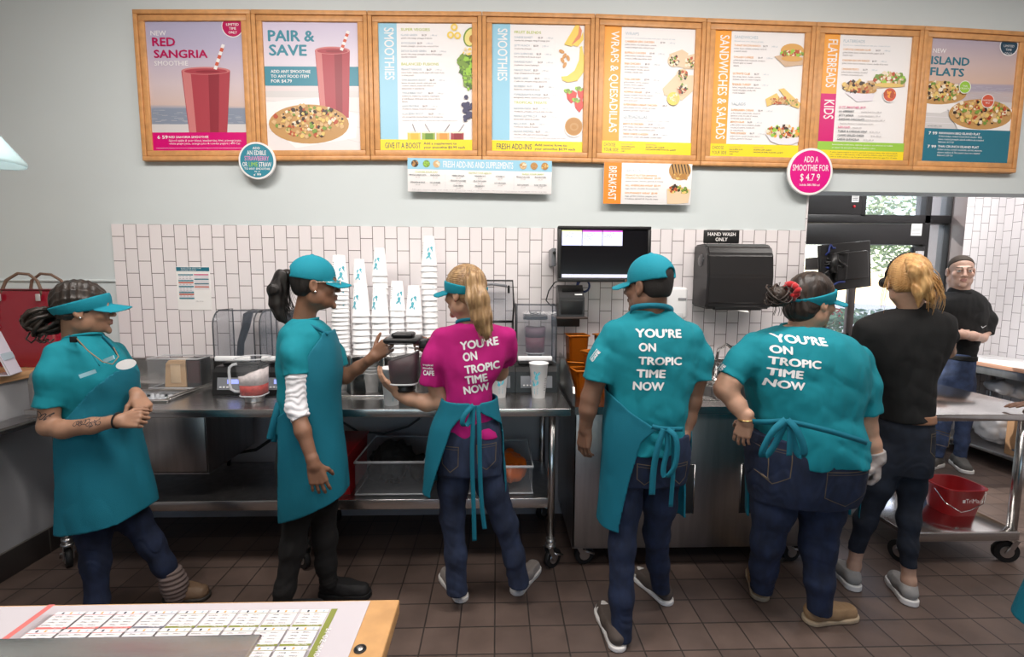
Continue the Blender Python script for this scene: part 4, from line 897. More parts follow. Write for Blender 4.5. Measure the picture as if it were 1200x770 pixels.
def caster(parent, x, y, ang=0.4, r=.055, ztop=.145):
    mb = MB(); d = Vector((math.cos(ang), math.sin(ang), 0)); s = Vector((-d.y, d.x, 0)); c = Vector((x, y, r))+d*.018
    mb.cyl(c-s*.014, c+s*.014, r, M_rub, n=24); mb.cyl(c-s*.0165, c+s*.0165, r*.55, M_castor, n=18); w = mb.build('caster_wheel', parent)
    mb = MB()
    for q in (-1, 1):
        mb.prism([c+s*q*.020+v for v in (Vector((0, 0, -.012))-d*.014, Vector((0, 0, -.012))+d*.014, Vector((0, 0, ztop-r-.012))-d*.045+d*.02, Vector((0, 0, ztop-r-.012))-d*.055)], s*q*.003, M_castor)
    mb.cyl((x, y, ztop-.016), (x, y, ztop), .03, M_castor, n=16); mb.tube([c+s*.03+d*.02, c+s*.03-d*.0+Vector((0, 0, .03)), c-s*.03+Vector((0, 0, .03)), c-s*.03+d*.05+Vector((0, 0, .01))], .006, M_castor, 6)
    mb.build('caster_fork', w)
def leg(parent, x, y, z1, z0=.145, r=.0205, name='leg'):
    mb = MB(); mb.cyl((x, y, z0), (x, y, z1), r, M_steel, n=16); mb.cyl((x, y, z0), (x, y, z0+.03), r*1.25, M_castor, n=16); return mb.build(name, parent)
# ---- left work table
CY, ZT = 2.45, .925
tb = thing('work_table', 'long stainless work table with undershelf along the tiled wall', 'work table', (-1.0, 2.78, 0))
BX0, BX1, BY0, BY1 = -2.33, -1.83, 2.62, 3.03
b = MB(); hz = ZT-.042
for x0, x1, y0, y1 in ((-2.42, BX0, CY, 3.095), (BX1, .392, CY, 3.095), (BX0, BX1, CY, BY0), (BX0, BX1, BY1, 3.095)): b.box(x0, x1, y0, y1, hz if y0 == CY and x0 != -9 else hz, ZT, M_steel)
b.box(-2.422, .394, CY-.003, CY+.012, hz, ZT+.0005, M_steel, .003); b.build('worktop', tb)
b = MB(); b.box(-2.42, .392, 3.075, 3.098, ZT, 1.09, M_steel, .003); b.box(-2.42, .392, 3.06, 3.098, 1.082, 1.095, M_steel, .003); b.build('backsplash', tb)
b = MB(); b.box(-2.36, .32, 2.50, 3.05, .365, .372, M_steel2); b.box(-2.36, .32, 2.495, 2.51, .352, .408, M_steel, .003); b.box(-2.36, .32, 3.04, 3.055, .352, .408, M_steel, .003); b.box(-2.36, .32, 2.51, 3.04, .40, .407, M_steel2); b.build('undershelf', tb)
for x, y in ((.30, 2.50), (.30, 3.04), (-1.06, 2.52), (-1.06, 3.04), (-2.37, 2.56), (-2.37, 3.04)):
    l = leg(tb, x, y, hz+.002); caster(tb, x, y, .7 if x > 0 else 2.4)
b = MB(); b.prism([(-2.44, 2.50, ZT), (-2.44, 3.05, ZT), (-2.44, 3.05, 1.13), (-2.44, 2.56, 1.13), (-2.44, 2.515, 1.10), (-2.44, 2.50, 1.05)], (.02, 0, 0), M_steel2); b.build('side_splash', tb)
# ice bin dropped into the table
ib = thing('ice_bin', 'drop-in steel ice bin with sliding lid in the left end of the work table', 'ice bin', (-1.95, 2.8, .55))
b = MB(); w = .012; x0, x1, y0, y1 = -1.94, -1.555, 2.52, 3.0
b.box(x0, x1, y0, y0+w, .555, hz-.001, M_steel2, .003); b.box(x0, x0+w, y0, y1, .555, hz-.001, M_steel2, .003); b.box(x1-w, x1, y0, y1, .555, hz-.001, M_steel2, .003); b.box(x0, x1, y1-w, y1, .555, hz-.001, M_steel2, .003); b.box(x0, x1, y0, y1, .55, .562, M_steel2)
b.build('chest', ib)
b = MB()
for q in ((BX0, BX1, BY0+.001, BY0+.012), (BX0, BX1, BY1-.012, BY1-.001), (BX0+.001, BX0+.012, BY0, BY1), (BX1-.012, BX1-.001, BY0, BY1)): b.box(*q, .70, ZT-.002, M_steel2)
b.box(BX0, BX1, BY0, BY1, .695, .702, M_steel2); b.build('liner', ib)
b = MB(); b.box(BX0-.03, BX1+.03, BY0-.028, BY0+.004, ZT, ZT+.012, M_steel, .003); b.box(BX1-.004, BX1+.03, BY0, BY1+.05, ZT, ZT+.016, M_steel, .004); b.box(BX1+.008, BX1+.02, BY0, BY1+.05, ZT+.016, ZT+.024, M_steel, .003); b.build('rim', ib)
b = MB(); b.box(BX0+.005, BX1-.006, 2.83, BY1, ZT-.006, ZT+.006, M_steel, .002); b.box(BX0+.005, BX1-.006, 2.815, 2.835, ZT-.010, ZT+.022, M_steel, .004); b.box(BX0+.1, BX1-.1, 2.84, 2.855, ZT+.006, ZT+.012, M_steel, .002); b.build('sliding_lid', ib)
b = MB(); rnd = random.Random(5); M_ice = mat('ice', (.85, .88, .92), .12, trans=.5, ior=1.3)
for k in range(260):
    p = Vector((rnd.uniform(BX0+.03, BX1-.03), rnd.uniform(BY0+.03, 2.95), .903+rnd.uniform(-.012, .010))); b.box(-.011, .011, -.011, .011, -.009, .009, M_ice, .003, 1, Matrix.Translation(p) @ Matrix.Rotation(rnd.uniform(0, 3), 4, (rnd.random(), rnd.random(), rnd.random()+.1)))
b.box(BX0+.015, BX1-.015, BY0+.014, BY1-.014, .703, .895, mat('packed_ice', (.7, .73, .77), .3), .01)
tag(b.build('ice'), 'loose ice filling the open front of the steel bin', 'ice', kind='stuff')
# clear organiser with boxes
c0 = at(187, 438, 3.0); c1 = at(243, 409, 3.0)
og = thing('acrylic_organizer', 'clear acrylic bin holding tan and black boxes, behind the ice bin lid', 'organizer', ((c0.x+c1.x)/2, 2.97, ZT+.03))
b = MB(); za, zb = ZT+.0365, 1.115; ya, yb = 2.90, 3.055; xa, xb = c0.x, c1.x; th = .004
b.box(xa, xb, ya, yb, za-.03, za-.026, M_clear); b.box(xa, xb, ya, ya+th, za-.03, zb, M_clear, .001); b.box(xa, xb, yb-th, yb, za-.03, zb, M_clear, .001); b.box(xa, xa+th, ya, yb, za-.03, zb, M_clear, .001); b.box(xb-th, xb, ya, yb, za-.03, zb, M_clear, .001); b.build('bin', og)
b = MB(); b.tube([(xa, ya, zb), (xb, ya, zb), (xb, yb, zb), (xa, yb, zb)], .004, M_cleare, 6, closed=True); b.tube([(xa, ya, za-.026), (xb, ya, za-.026), (xb, yb, za-.026), (xa, yb, za-.026)], .004, M_cleare, 6, closed=True); b.build('rim', og)
M_tan = mat('tan_plastic', (.55, .36, .20), .45); p0, p1 = at(199, 436, 2.98), at(223, 421, 2.98)
b = MB(); b.prism([(p0.x, 2.93, za-.025), (p1.x, 2.93, za-.025), (p1.x, 2.93, p1.z), (p0.x+.03, 2.93, p1.z), (p0.x+.012, 2.93, p1.z-.02)], (0, .09, 0), M_tan); b.box(p0.x+.04, p1.x-.03, 2.926, 2.93, za, p1.z-.02, mat('pale_tan_plastic', (.68, .50, .32), .5), .002); tag(b.build('napkin_box'), 'tan plastic box inside the clear bin by the ice bin', 'box')
p0, p1 = at(224.5, 436, 2.98), at(241, 419, 2.98)
b = MB(); b.box(p0.x, p1.x, 2.93, 3.03, za-.025, p1.z, M_black, .006); b.box(p0.x+.008, p1.x-.008, 2.927, 2.93, za, p1.z-.012, mat('dark_red_plastic', (.05, .012, .012), .3), .002); tag(b.build('lid_box'), 'black plastic box inside the clear bin, right of the tan one', 'box')

# ---- blender stations
def hood_shell(b, x0, x1, y0, y1, z0, z1, r, th=.004):
    """clear cover: rounded arch front to back, side plates"""
    P = [(y0, z0)]+[(y0+r-r*math.cos(a), z1-r+r*math.sin(a)) for a in [math.pi/2*k/8 for k in range(9)]]+[(y1, z1), (y1, z0)]
    for (ya, za), (yb_, zb_) in zip(P[:-2], P[1:-1]): b.poly([(x0, ya, za), (x1, ya, za), (x1, yb_, zb_), (x0, yb_, zb_)], M_hood)
    for x in (x0, x1): b.poly([(x, y, z) for y, z in P], M_hood)
    return P
def blender_station(label, x0, x1, yf, zb, zh, closed=True, jar=False, fill=None):
    t = thing('blender', label, 'blender', ((x0+x1)/2, yf+.12, ZT)); yb = yf+.22; w = x1-x0; xc = (x0+x1)/2
    b = MB(); b.prism([(x0, yf-.03, ZT+.001), (x0, yb, ZT+.001), (x0, yb, zb), (x0, yf+.02, zb), (x0, yf-.01, zb-.03)], (w, 0, 0), M_black); b.build('base', t)
    b = MB(); q = [(yf-.0285, ZT+.03), (yf-.0175, ZT+.10)]; b.prism([(x0+.03, q[0][0]-.002, q[0][1]), (x1-.03, q[0][0]-.002, q[0][1]), (x1-.03, q[1][0]-.003, q[1][1]), (x0+.03, q[1][0]-.003, q[1][1])], (0, .004, 0), M_greyp); cp = b.build('control_panel', t)
    b = MB(); b.prism([(xc-.035, yf-.0275, ZT+.065), (xc+.03, yf-.0275, ZT+.065), (xc+.03, yf-.0235, ZT+.09), (xc-.035, yf-.0235, ZT+.09)], (0, .002, 0), M_lcd); b.build('display', cp)
    b = MB()
    for k in range(4): b.box(x0+.045+k*.02, x0+.057+k*.02, yf-.034, yf-.028, ZT+.042, ZT+.05, M_white, .001)
    b.build('buttons', cp)
    b = MB(); b.box(x0+.02, x1-.02, yf+.06, yb-.01, zb, zb+.015, M_black, .004); b.cyl((xc, yf+.12, zb+.015), (xc, yf+.12, zb+.03), .045, M_black); b.build('jar_pad', t)
    if closed:
        b = MB(); P = hood_shell(b, x0+.006, x1-.006, yf+.004, yb, zb+.03, zh, .09)
        h = b.build('hood', t)
        b = MB()
        for x in (x0+.006, x1-.006): b.tube([(x, y, z) for y, z in P], .0045, M_hoodedge, 6)
        b.tube([(x0+.006, P[8][0], P[8][1]), (x1-.006, P[8][0], P[8][1])], .004, M_hoodedge, 6); b.build('hood_edge', h)
        b = MB(); b.box(x0+.012, x1-.03, yf-.012, yf+.006, zb+.035, zb+.066, M_white, .008); b.build('hood_handle', h)
        if not jar:
            b = MB(); xs = x0+w*.34; b.tube([(xs-.03, yb-.03, zb+.03), (xs-.02, yb-.03, zb+.12), (xs+.015, yb-.03, zb+.22), (xs+.03, yb-.03, zh-.04), (xs+.06, yb-.03, zh-.012), (x1-.02, yb-.03, zh-.012)], [.022, .02, .024, .028, .014, .01], M_black, 10); b.build('hinge_arm', h)
    else:
        b = MB(); P = [(yb-.03, zb+.03), (yb-.03, zh-.05)]
        for x in (x0+.01, x1-.01): b.tube([(x, yb-.06, zb+.02), (x, yb-.05, zb+.26)], .008, M_black, 8)
        b.tube([(x0+.01, yb-.05, zb+.26), (x1-.01, yb-.05, zb+.26)], .008, M_black, 8); b.build('hood_frame', t)
        b = MB(); b.poly([(x0+.012, yb-.052, zb+.26), (x1-.012, yb-.052, zb+.26), (x1-.012, yb-.03, zh), (x0+.012, yb-.03, zh)], M_hood); b.poly([(x0+.012, yb-.052, zb+.03), (x1-.012, yb-.052, zb+.03), (x1-.012, yb-.052, zb+.26), (x0+.012, yb-.052, zb+.26)], M_hood)
        h = b.build('hood', t)
        b = MB(); b.tube([(x1-.01, yb-.05, zb+.26), (x1-.004, yb-.045, zb+.36), (x1-.012, yb-.03, zh), (x0+.012, yb-.03, zh), (x0+.004, yb-.045, zb+.36)], .006, M_black, 8); b.build('hood_edge', h)
        b = MB(); b.tube([(x0+.05, yb-.035, zh-.035), (xc, yb-.045, zh-.022), (x1-.05, yb-.035, zh-.035)], .008, M_greyp, 8); b.box(x1-.045, x1-.03, yb-.05, yb-.035, zh-.08, zh-.03, M_black, .003); b.build('hood_handle', h)
    return t
def jar(label, c, r, h, fill, level, tilt=None, group=None, parentless=True, slope=0.0, black=False):
    """square-round clear blender jar; c = centre of its foot"""
    t = thing('blender_jar', label, 'blender jar', c, group); x, y, z = c
    def ring(rr, zz, e=.0): return [(x+rr*math.copysign(abs(math.cos(a))**.62, math.cos(a)), y+rr*math.copysign(abs(math.sin(a))**.62, math.sin(a)), zz) for a in [2*math.pi*k/32 for k in range(32)]]
    def wall(b, prof, m):
        R = [ring(a, z+q) for a, q in prof]
        for A_, B_ in zip(R, R[1:]):
            for k in range(32): b._fin([b.bm.faces.new([b.bm.verts.new(v) for v in (A_[k], A_[(k+1) % 32], B_[(k+1) % 32], B_[k])])], m, True)
    b = MB(); wall(b, [(r*.80, .035), (r*.84, .05), (r*.98, h*.8), (r*1.02, h)], M_clear); bmesh.ops.remove_doubles(b.bm, verts=b.bm.verts[:], dist=1e-5); g = b.build('glass', t)
    b = MB(); b.tube(ring(r*1.03, z+h), .004, M_cleare if not black else M_black, 6, closed=True); b.tube(ring(r*.82, z+.04), .004, M_cleare, 6, closed=True); b.build('rim', g)
    b = MB(); b.lathe([(0, 0), (r*.62, 0), (r*.66, .012), (r*.60, .016), (r*.70, .034), (0, .036)], c, M_black if black else M_steel2, 20)
    b.build('foot', t)
    if fill:
        b = MB(); n = 32
        for j, (m, za, zb_) in enumerate(fill):
            ra = r*(.80+.16*za/h); rb = r*(.80+.16*zb_/h)
            def top(v): return v[2]+slope*(v[0]-x) if j == len(fill)-1 else v[2]
            A_ = [b.bm.verts.new(v) for v in ring(ra-.003, z+za)]; B_ = [b.bm.verts.new((v[0], v[1], top(v)+.004*math.sin(7*k))) for k, v in enumerate(ring(rb-.003, z+zb_))]
            fs = [b.bm.faces.new((A_[k], A_[(k+1) % n], B_[(k+1) % n], B_[k])) for k in range(n)]+[b.bm.faces.new(B_), b.bm.faces.new(A_[::-1])]; b._fin(fs, m, True)
        b.build('smoothie', t)
    return t
M_red1 = mat('red_smoothie', (.45, .06, .05), .5, var=.3, vscale=40); M_fro = mat('frosty_ice', (.72, .64, .64), .6, var=.15, vscale=60); M_purp = mat('purple_smoothie', (.028, .006, .010), .5, var=.4, vscale=30); M_pink2 = mat('murky_purple', (.17, .10, .14), .5, var=.2, vscale=20)
hx = lambda px, py, Y: at(px, py, Y)
blender_station('black blender with smoky hood at the far left, behind the red smoothie jar', hx(252, 460, 2.8).x, hx(302, 460, 2.8).x, 2.80, 1.085, 1.415)
blender_station('black blender with smoky hood partly behind the black ponytail', hx(306, 460, 2.8).x, hx(356, 460, 2.8).x, 2.80, 1.085, 1.415)
jl = jar('clear blender jar of red smoothie and ice standing on the steel table', (-1.345, 2.625, ZT), .078, .245, [(M_red1, .045, .10), (M_fro, .10, .165)], 0, slope=.35)
b = MB(); b.tube([(-1.41, 2.60, ZT+.06), (-1.435, 2.595, ZT+.062), (-1.452, 2.59, ZT+.075), (-1.457, 2.59, ZT+.10), (-1.459, 2.59, ZT+.17), (-1.456, 2.59, ZT+.195), (-1.44, 2.595, ZT+.21), (-1.42, 2.60, ZT+.214)], .0075, M_cleare, 8); b.build('handle', jl)
b = MB(); b.box(-1.58, -1.10, 2.665, 2.675, ZT, ZT+.003, M_steel2, .001); tag(b.build('drip_tray_slot'), 'thin steel slot strip on the table beneath the red smoothie jar', 'tray')
M_ = blender_station('black blender with closed hood and purple smoothie, left of the amber containers', hx(604, 452, 2.85).x, hx(652, 452, 2.85).x, 2.84, 1.08, 1.455, jar=True)
x_ = (hx(604, 452, 2.85).x+hx(652, 452, 2.85).x)/2
jj = jar('lidded blender jar of purple smoothie inside the closed clear hood', (x_, 2.955, 1.1105), .072, .255, [(mat('purple_red_smoothie', (.16, .03, .06), .5, var=.3, vscale=30), .045, .14), (M_pink2, .14, .20)], 0, black=True)
b = MB(); b.box(x_-.072, x_+.072, 2.885, 3.025, 1.368, 1.39, M_black, .008); b.cyl((x_, 2.955, 1.39), (x_, 2.955, 1.405), .035, M_black); b.build('lid', jj)
blender_station('blender with its clear hood flipped open, behind the magenta shirt', hx(548, 452, 2.85).x, hx(603.5, 452, 2.85).x, 2.84, 1.08, 1.60, closed=False)
# jar in the hands
hj = at(474, 449, 2.235)
jh = jar('blender jar with dark smoothie and black lid held between two crew members', (hj.x, 2.235, hj.z-.035), .080, .235, [(M_purp, .045, .165)], 0, slope=.30, black=True)
b = MB(); zz = hj.z-.035+.235; b.box(hj.x-.080, hj.x+.080, 2.155, 2.315, zz+.001, zz+.022, M_black, .008); b.box(hj.x-.05, hj.x+.05, 2.185, 2.285, zz+.022, zz+.044, M_black, .01); b.build('lid', jh)
b = MB(); b.box(hj.x+.075, hj.x+.115, 2.20, 2.27, zz-.03, zz+.012, M_black, .006); b.tube([(hj.x+.10, 2.235, zz-.02), (hj.x+.115, 2.235, zz-.07), (hj.x+.112, 2.235, zz-.15), (hj.x+.085, 2.235, zz-.18)], .011, M_black, 8); b.build('handle', jh)

# ---- cups
def cup_mesh():
    h, r0, r1 = .178, .033, .048; b = MB()
    b.lathe([(0, .006), (r0-.002, .006), (r0-.002, 0), (r0, 0), (r1, h-.004), (r1+.0032, h-.003), (r1+.0034, h+.001), (r1+.0015, h+.003), (r1-.0015, h), (r0-.0022, .008), (0, .008)], (0, 0, 0), M_cup, 24)
    P = lambda a, z: Vector(((r0+(r1-r0)*z/h+.0006)*math.sin(a), -(r0+(r1-r0)*z/h+.0006)*math.cos(a), z))
    def patch(a0, z0, ra, rz, n=14, rot=0):
        v = [];
        for k in range(n):
            t_ = 2*math.pi*k/n; da, dz = ra*math.cos(t_), rz*math.sin(t_); v.append(P(a0+(da*math.cos(rot)-dz/.04*math.sin(rot)), z0+da*.04*math.sin(rot)+dz*math.cos(rot)))
        b.poly(v, M_cupteal)
    patch(0.0, .085, .42, .016, rot=-.6); patch(.14, .108, .22, .012); patch(.05, .128, .15, .014, rot=.5); patch(.38, .128, .12, .013, rot=-.6); patch(-.25, .07, .2, .008)
    for k in range(5): a0 = -.25; b.poly([P(a0, .052-.007*k), P(a0+.55, .052-.007*k), P(a0+.55, .055-.007*k), P(a0, .055-.007*k)], M_cupteal)
    for k in range(6): b.poly([P(1.2+.0, .10-.012*k), P(1.55, .10-.012*k), P(1.55, .104-.012*k), P(1.2, .104-.012*k)], MATS['grey_print'])
    me = bpy.data.meshes.new('paper_cup'); b.bm.to_mesh(me); b.bm.free()
    for m in b.mats: me.materials.append(m)
    return me
CUP = cup_mesh()
def cup(x, y, z, label, inv=False, rz=0.0, group=None, s=1.0):
    o = bpy.data.objects.new('paper_cup', CUP); COL.objects.link(o); o.location = (x, y, z+(.181*s if inv else 0)); o.rotation_euler = (math.pi if inv else 0, 0, rz); o.scale = (s, s, s)
    return tag(o, label, 'cup', group)
for px, py, rz, lb in ((631, 465.5, -.5, 'white paper cup standing alone before the closed blender, right of the magenta shirt'), (585, 465, .2, 'white paper cup standing on the table, half hidden by the right magenta sleeve'), (459, 474, .6, 'white paper cup standing behind the held blender jar')):
    p = atZ(px, py, ZT); cup(p.x, p.y, ZT+.0005, lb, False, rz, None, 1.13)
# dispenser under the stacks
ZS = 1.165
dp = thing('cup_dispenser', 'stainless open-front cup dispenser under the stacks of white cups', 'cup dispenser', (-.74, 2.88, ZT))
b = MB()
b.mats and None
for q in (-1.02, -.84, -.655, -.47): b = MB(); b.box(q-.006, q+.006, 2.72, 3.04, ZT+.012, ZS-.012, M_steel, .001); b.build('divider', dp)
b = MB(); b.box(-1.03, -.36, 2.70, 3.05, ZT+.001, ZT+.013, M_steel, .003); b.build('tray', dp); b = MB(); b.box(-1.03, -.36, 2.72, 3.05, ZS-.012, ZS, M_steel, .003); b.build('top_shelf', dp); b = MB(); b.box(-1.03, -.36, 3.04, 3.05, ZT+.013, ZS-.012, M_steel2); b.build('back_panel', dp)
def clear_cup(x, y, z, label, grp):
    b = MB(); b.lathe([(0, .003), (.036, .003), (.036, 0), (.049, .11), (.052, .112), (.052, .116), (.0495, .116)], (x, y, z), mat('frosted_clear_cup', (.85, .85, .86), .12, alpha=.35), 24); return tag(b.build('clear_cup', origin=(x, y, z)), label, 'cup', grp)
for x, nm in ((-.932, 'left'), (-.745, 'middle')):
    c0_ = None
    for k in range(6):
        lab = 'clear plastic cup nested in the %s bay of the cup dispenser' % nm; grp = 'clear cups in the %s dispenser bay' % nm
        if c0_ is None: c0_ = clear_cup(x, 2.80, ZT+.014, lab, grp)
        else: c = copy_tree(c0_); c.location.z += .018*k
# stacks: (px of stack axis, Y, base z, number, pitch, description)
ST = [(400, 2.76, ZS, 17, .0245, 'at the left end, by the glasses', 1.0, 1), (423.5, 2.93, ZS+.20, 7, .036, 'behind the second stack, smaller top cup', .9, 0), (424.3, 2.78, ZS, 7, .037, 'second from the left, in front', 1.06, 0), (447, 2.95, ZS+.17, 9, .038, 'behind the third stack and taller than it', .95, 0),
      (446.3, 2.79, ZS, 7, .037, 'third from the left, in front', 1.03, 0), (466.3, 2.84, ZS, 8, .036, 'fourth from the left', .98, 0), (485.8, 2.84, ZS, 7, .037, 'fifth from the left, above the jar lid', 1.0, 0), (504, 2.92, ZS, 16, .0345, 'tallest one, left of the teal visor', 1.0, 0)]
for px, Yc, zb_, n, pt, ds, s, f in ST:
    Yc = Yc
    if zb_ > ZS: n = n+int((zb_-ZS)/pt)
    p = at(px, 400, Yc); grp = 'nested cups in the stack '+ds
    for k in range(n):
        top = k == n-1
        cup(p.x+.0012*math.sin(k*2.1), Yc+.001*math.cos(k*1.7), ZS+.0005+k*pt, ('top white cup of the stack ' if top else 'white cup nested in the stack ')+ds, True, math.pi+.2+.45*math.sin(px*1.7)+(k%3-1)*.25, None if top else grp, s)
# crumpled towel by the jar
def tw(g):
    c = V3(at(497, 398, 2.55)); g.ell(c, (.05, .05, .035)); g.ell(c+np.array([.03, 0, -.03]), (.05, .05, .04)); g.wrinkle(.012, 25, 25, 25, 3, True)

# ---- monitor, printer, wall things
mt = thing('monitor', 'black order monitor on the tiled wall above the cap, showing order lists', 'monitor', (.63, 2.95, 1.6))
A = Art(.362, 2.845, 1.922, .556, .325); ML = Matrix.Translation((.64, 2.86, 1.765)) @ Matrix.Rotation(math.radians(-3), 4, 'X') @ Matrix.Translation((-.64, -2.86, -1.765))
b = MB(); b.box(.36, .92, 2.85, 2.89, 1.595, 1.925, M_black, .006); b.box(.45, .83, 2.89, 2.93, 1.64, 1.88, M_black, .01)
for q in ((.36, .92, 1.595, 1.615), (.36, .92, 1.907, 1.925), (.36, .38, 1.615, 1.907), (.90, .92, 1.615, 1.907)): b.box(q[0], q[1], 2.838, 2.85, q[2], q[3], M_black, .004)
b.bm.transform(ML); b.build('housing', mt)
S = Art(.38, 2.8485, 1.907, .52, .292); scr = mat('monitor_black', (.006, .006, .008), .12); lit = lambda n, c, e: mat('screen_'+n, c, .3, emit=c, estr=e)
L1, L2, L3, LY = lit('pale_blue', (.55, .58, .78), .75), lit('purple', (.40, .06, .42), .8), lit('grey', (.45, .45, .55), .6), lit('green_bar', (.55, .6, .3), .7)
S.rect(0, 0, 1, 1, scr); 
for k in range(3):
    u = .01+.235*k; S.rect(u, .02, u+.228, .33, L1, 2); S.rect(u, .02, u+.228, .055, LY if k == 0 else L2, 3); S.text(('To Go', 'Drive Thru', 'To Go')[k], u+.11, .09, .025, PDK, align='CENTER')
    for j in range((2, 4, 2)[k]): S.text(('Acai Berry', 'Sunrise Sunset', 'no splenda', 'Mango Magic')[(j+k) % 4], u+.02, .125+.038*j, .022, PDK)
S.rect(.01, .915, .99, .985, L3, 2)
for k in range(14): S.rect(.02+.069*k, .925, .08+.069*k, .975, L1, 3); S.text(str((k*3+1) % 10), .045+.069*k, .965, .025, PDK)
S.mb.bm.transform(ML); S.mb.build('screen', mt)
b = MB(); b.box(.60, .68, 2.93, 3.105, 1.70, 1.80, M_black, .01); b.box(.58, .70, 3.095, 3.109, 1.66, 1.84, M_black, .004); b.build('wall_mount', mt)
b = MB(); b.box(.335, .362, 2.93, 3.109, 1.69, 1.80, M_greyp, .004); b.cyl((.348, 2.925, 1.77), (.348, 2.905, 1.77), .010, M_black); b.build('side_bracket', mt)
pr_t = thing('receipt_printer', 'black receipt printer on a small wall shelf under the monitor', 'printer', (.47, 2.93, 1.37))
b = MB(); b.prism([(.372, 2.84, 1.385), (.372, 3.0, 1.385), (.372, 3.0, 1.57), (.372, 2.93, 1.575), (.372, 2.845, 1.50)], (.155, 0, 0), mat('charcoal_plastic', (.03, .03, .032), .4)); b.build('body', pr_t)
b = MB(); b.prism([(.395, 2.882, 1.535), (.505, 2.882, 1.535), (.505, 2.900, 1.551), (.395, 2.900, 1.551)], (0, -.003, .003), M_black); b.box(.385, .515, 2.838, 2.841, 1.40, 1.485, M_black, .002); b.build('paper_door', pr_t)
b = MB(); b.prism([(.47, 2.860, 1.514), (.515, 2.860, 1.514), (.515, 2.867, 1.520), (.47, 2.867, 1.520)], (0, -.002, .002), M_white); b.build('label_sticker', pr_t)
b = MB(); b.box(.357, .545, 2.82, 3.109, 1.372, 1.384, mat('dark_shelf', (.05, .035, .03), .4), .002); b.box(.357, .545, 3.10, 3.109, 1.30, 1.372, MATS['dark_shelf'], .002); tag(b.build('wall_shelf'), 'small dark wall shelf holding the receipt printer', 'shelf')
b = MB(); b.tube([at(676, 329, 2.98), at(664, 326, 2.98), at(650, 331, 2.99), at(643, 341, 3.0), at(640, 352, 3.0), at(645, 358, 2.98), at(652, 358, 2.93)], .004, M_black, 6); tag(b.build('cable'), 'thin black cable looping beside the receipt printer', 'cable')
b = MB(); M_bl = mat('blue_cable', (.02, .035, .16), .5)
for k in range(3): c = Vector(at(684, 335, 3.03)); b.tube([c+Vector(((.035+.004*k)*math.cos(a), .008*k, (.035+.004*k)*math.sin(a))) for a in [6.283*j/20 for j in range(20)]], .004, M_bl, 6, closed=True)
tag(b.build('cable_coil'), 'coil of dark blue cable hanging below the monitor', 'cable')
td = thing('towel_dispenser', 'large black paper towel dispenser on the tiled wall below the hand wash sign', 'towel dispenser', (1.46, 3.0, 1.42))
b = MB(); x0, x1, z0, z1, yf, yb = 1.29, 1.705, 1.432, 1.838, 2.885, 3.108
b.prism([(x0, yb, z0+.01), (x0, yf+.02, z0), (x0, yf, z0+.03), (x0, yf-.005, (z0+z1)/2), (x0, yf+.01, z1-.07), (x0, yf+.035, z1-.02), (x0, yf+.08, z1), (x0, yb, z1)], (x1-x0, 0, 0), mat('smoked_black_plastic', (.022, .021, .022), .28)); bmesh.ops.bevel(b.bm, geom=b.bm.edges[:], offset=.012, segments=3, affect='EDGES'); b.build('cover', td)
b = MB(); b.lathe([(0, -.006), (.03, -.006), (.038, -.003), (.04, 0)], (x0-.0005, 2.99, 1.735), mat('grey_lens', (.06, .06, .065), .2), 24, axis='x'); b.build('level_window', td)
b = MB(); b.box(x0+.06, x1-.06, yf+.01, yf+.05, z0-.008, z0+.02, M_black, .006); b.build('outlet', td); b = MB(); b.poly([(x0+.19, yf+.02, z0-.006), (x0+.27, yf+.02, z0-.006), (x0+.27, yf-.004, z0-.020), (x0+.22, yf-.004, z0-.014)], M_paper); b.build('towel_tip', td)
p0, p1 = at(825, 269.5, WY-.015), at(866, 285, WY-.015); A = Art(p0.x, WY-.016, p0.z, p1.x-p0.x, p0.z-p1.z); A.mb.box(p0.x, p1.x, WY-.0155, WY-.0105, p1.z, p0.z, M_black, .003); A.text('HAND WASH', .5, .45, .27, PW, .78, align='CENTER', bold=.02); A.text('ONLY', .5, .85, .27, PW, .34, align='CENTER', bold=.02)
tag(A.mb.build('hand_wash_sign'), 'small black sign with white hand wash only lettering', 'sign')
so = thing('soap_dispenser', 'white soap dispenser on the wall left of the towel dispenser', 'soap dispenser', (1.18, 3.05, 1.35)); b = MB()
x0, x1 = at(780.5, 345, 3.0).x, at(806, 345, 3.0).x; b.box(x0, x1, 2.99, 3.108, 1.36, 1.565, M_white, .02, 4); b.build('body', so); b = MB(); b.box(x0+.03, x1-.03, 2.984, 2.992, 1.36, 1.40, mat('light_grey_plastic', (.55, .55, .56), .4), .005); b.box(x0+.075, x1-.012, 2.9865, 2.991, 1.48, 1.497, MATS['grey_print'], .002); b.build('push_bar', so)
# nutrition poster
p0, p1 = at(206, 312.5, WY-.012), at(248.5, 363.5, WY-.012); A = Art(p0.x, WY-.0135, p0.z, p1.x-p0.x, p0.z-p1.z); A.mb.box(p0.x, p1.x, WY-.013, WY-.0105, p1.z, p0.z, M_paper); A.rect(.01, .01, .99, .10, PTEAL, 1); A.text('BUILD YOUR SMOOTHIE', .15, .05, .028, PW, .6); A.text('RECIPE GUIDE', .15, .088, .025, PW, .45)
for k in range(13):
    c = PRED if k in (4, 10) else (PTEALB if k % 3 == 0 else PLAV); A.rect(.06, .17+.045*k, .50, .20+.045*k, c, 1)
    for j in range(4): A.rect(.08+.1*j, .175+.045*k, .14+.1*j, .183+.045*k, PGREY, 2)
for k in range(10): A.rect(.53, .17+.035*k, .96, .19+.035*k, (PMAG, PLAV, PLAV, PTEALB, PLAV, PLAV, PTEAL, PLAV, PRED, PLAV)[k], 1)
A.text('Enjoy the day', .55, .80, .022, PGREY); tag(A.mb.build('recipe_poster'), 'paper recipe chart with teal header taped on the tiles at the left', 'poster')

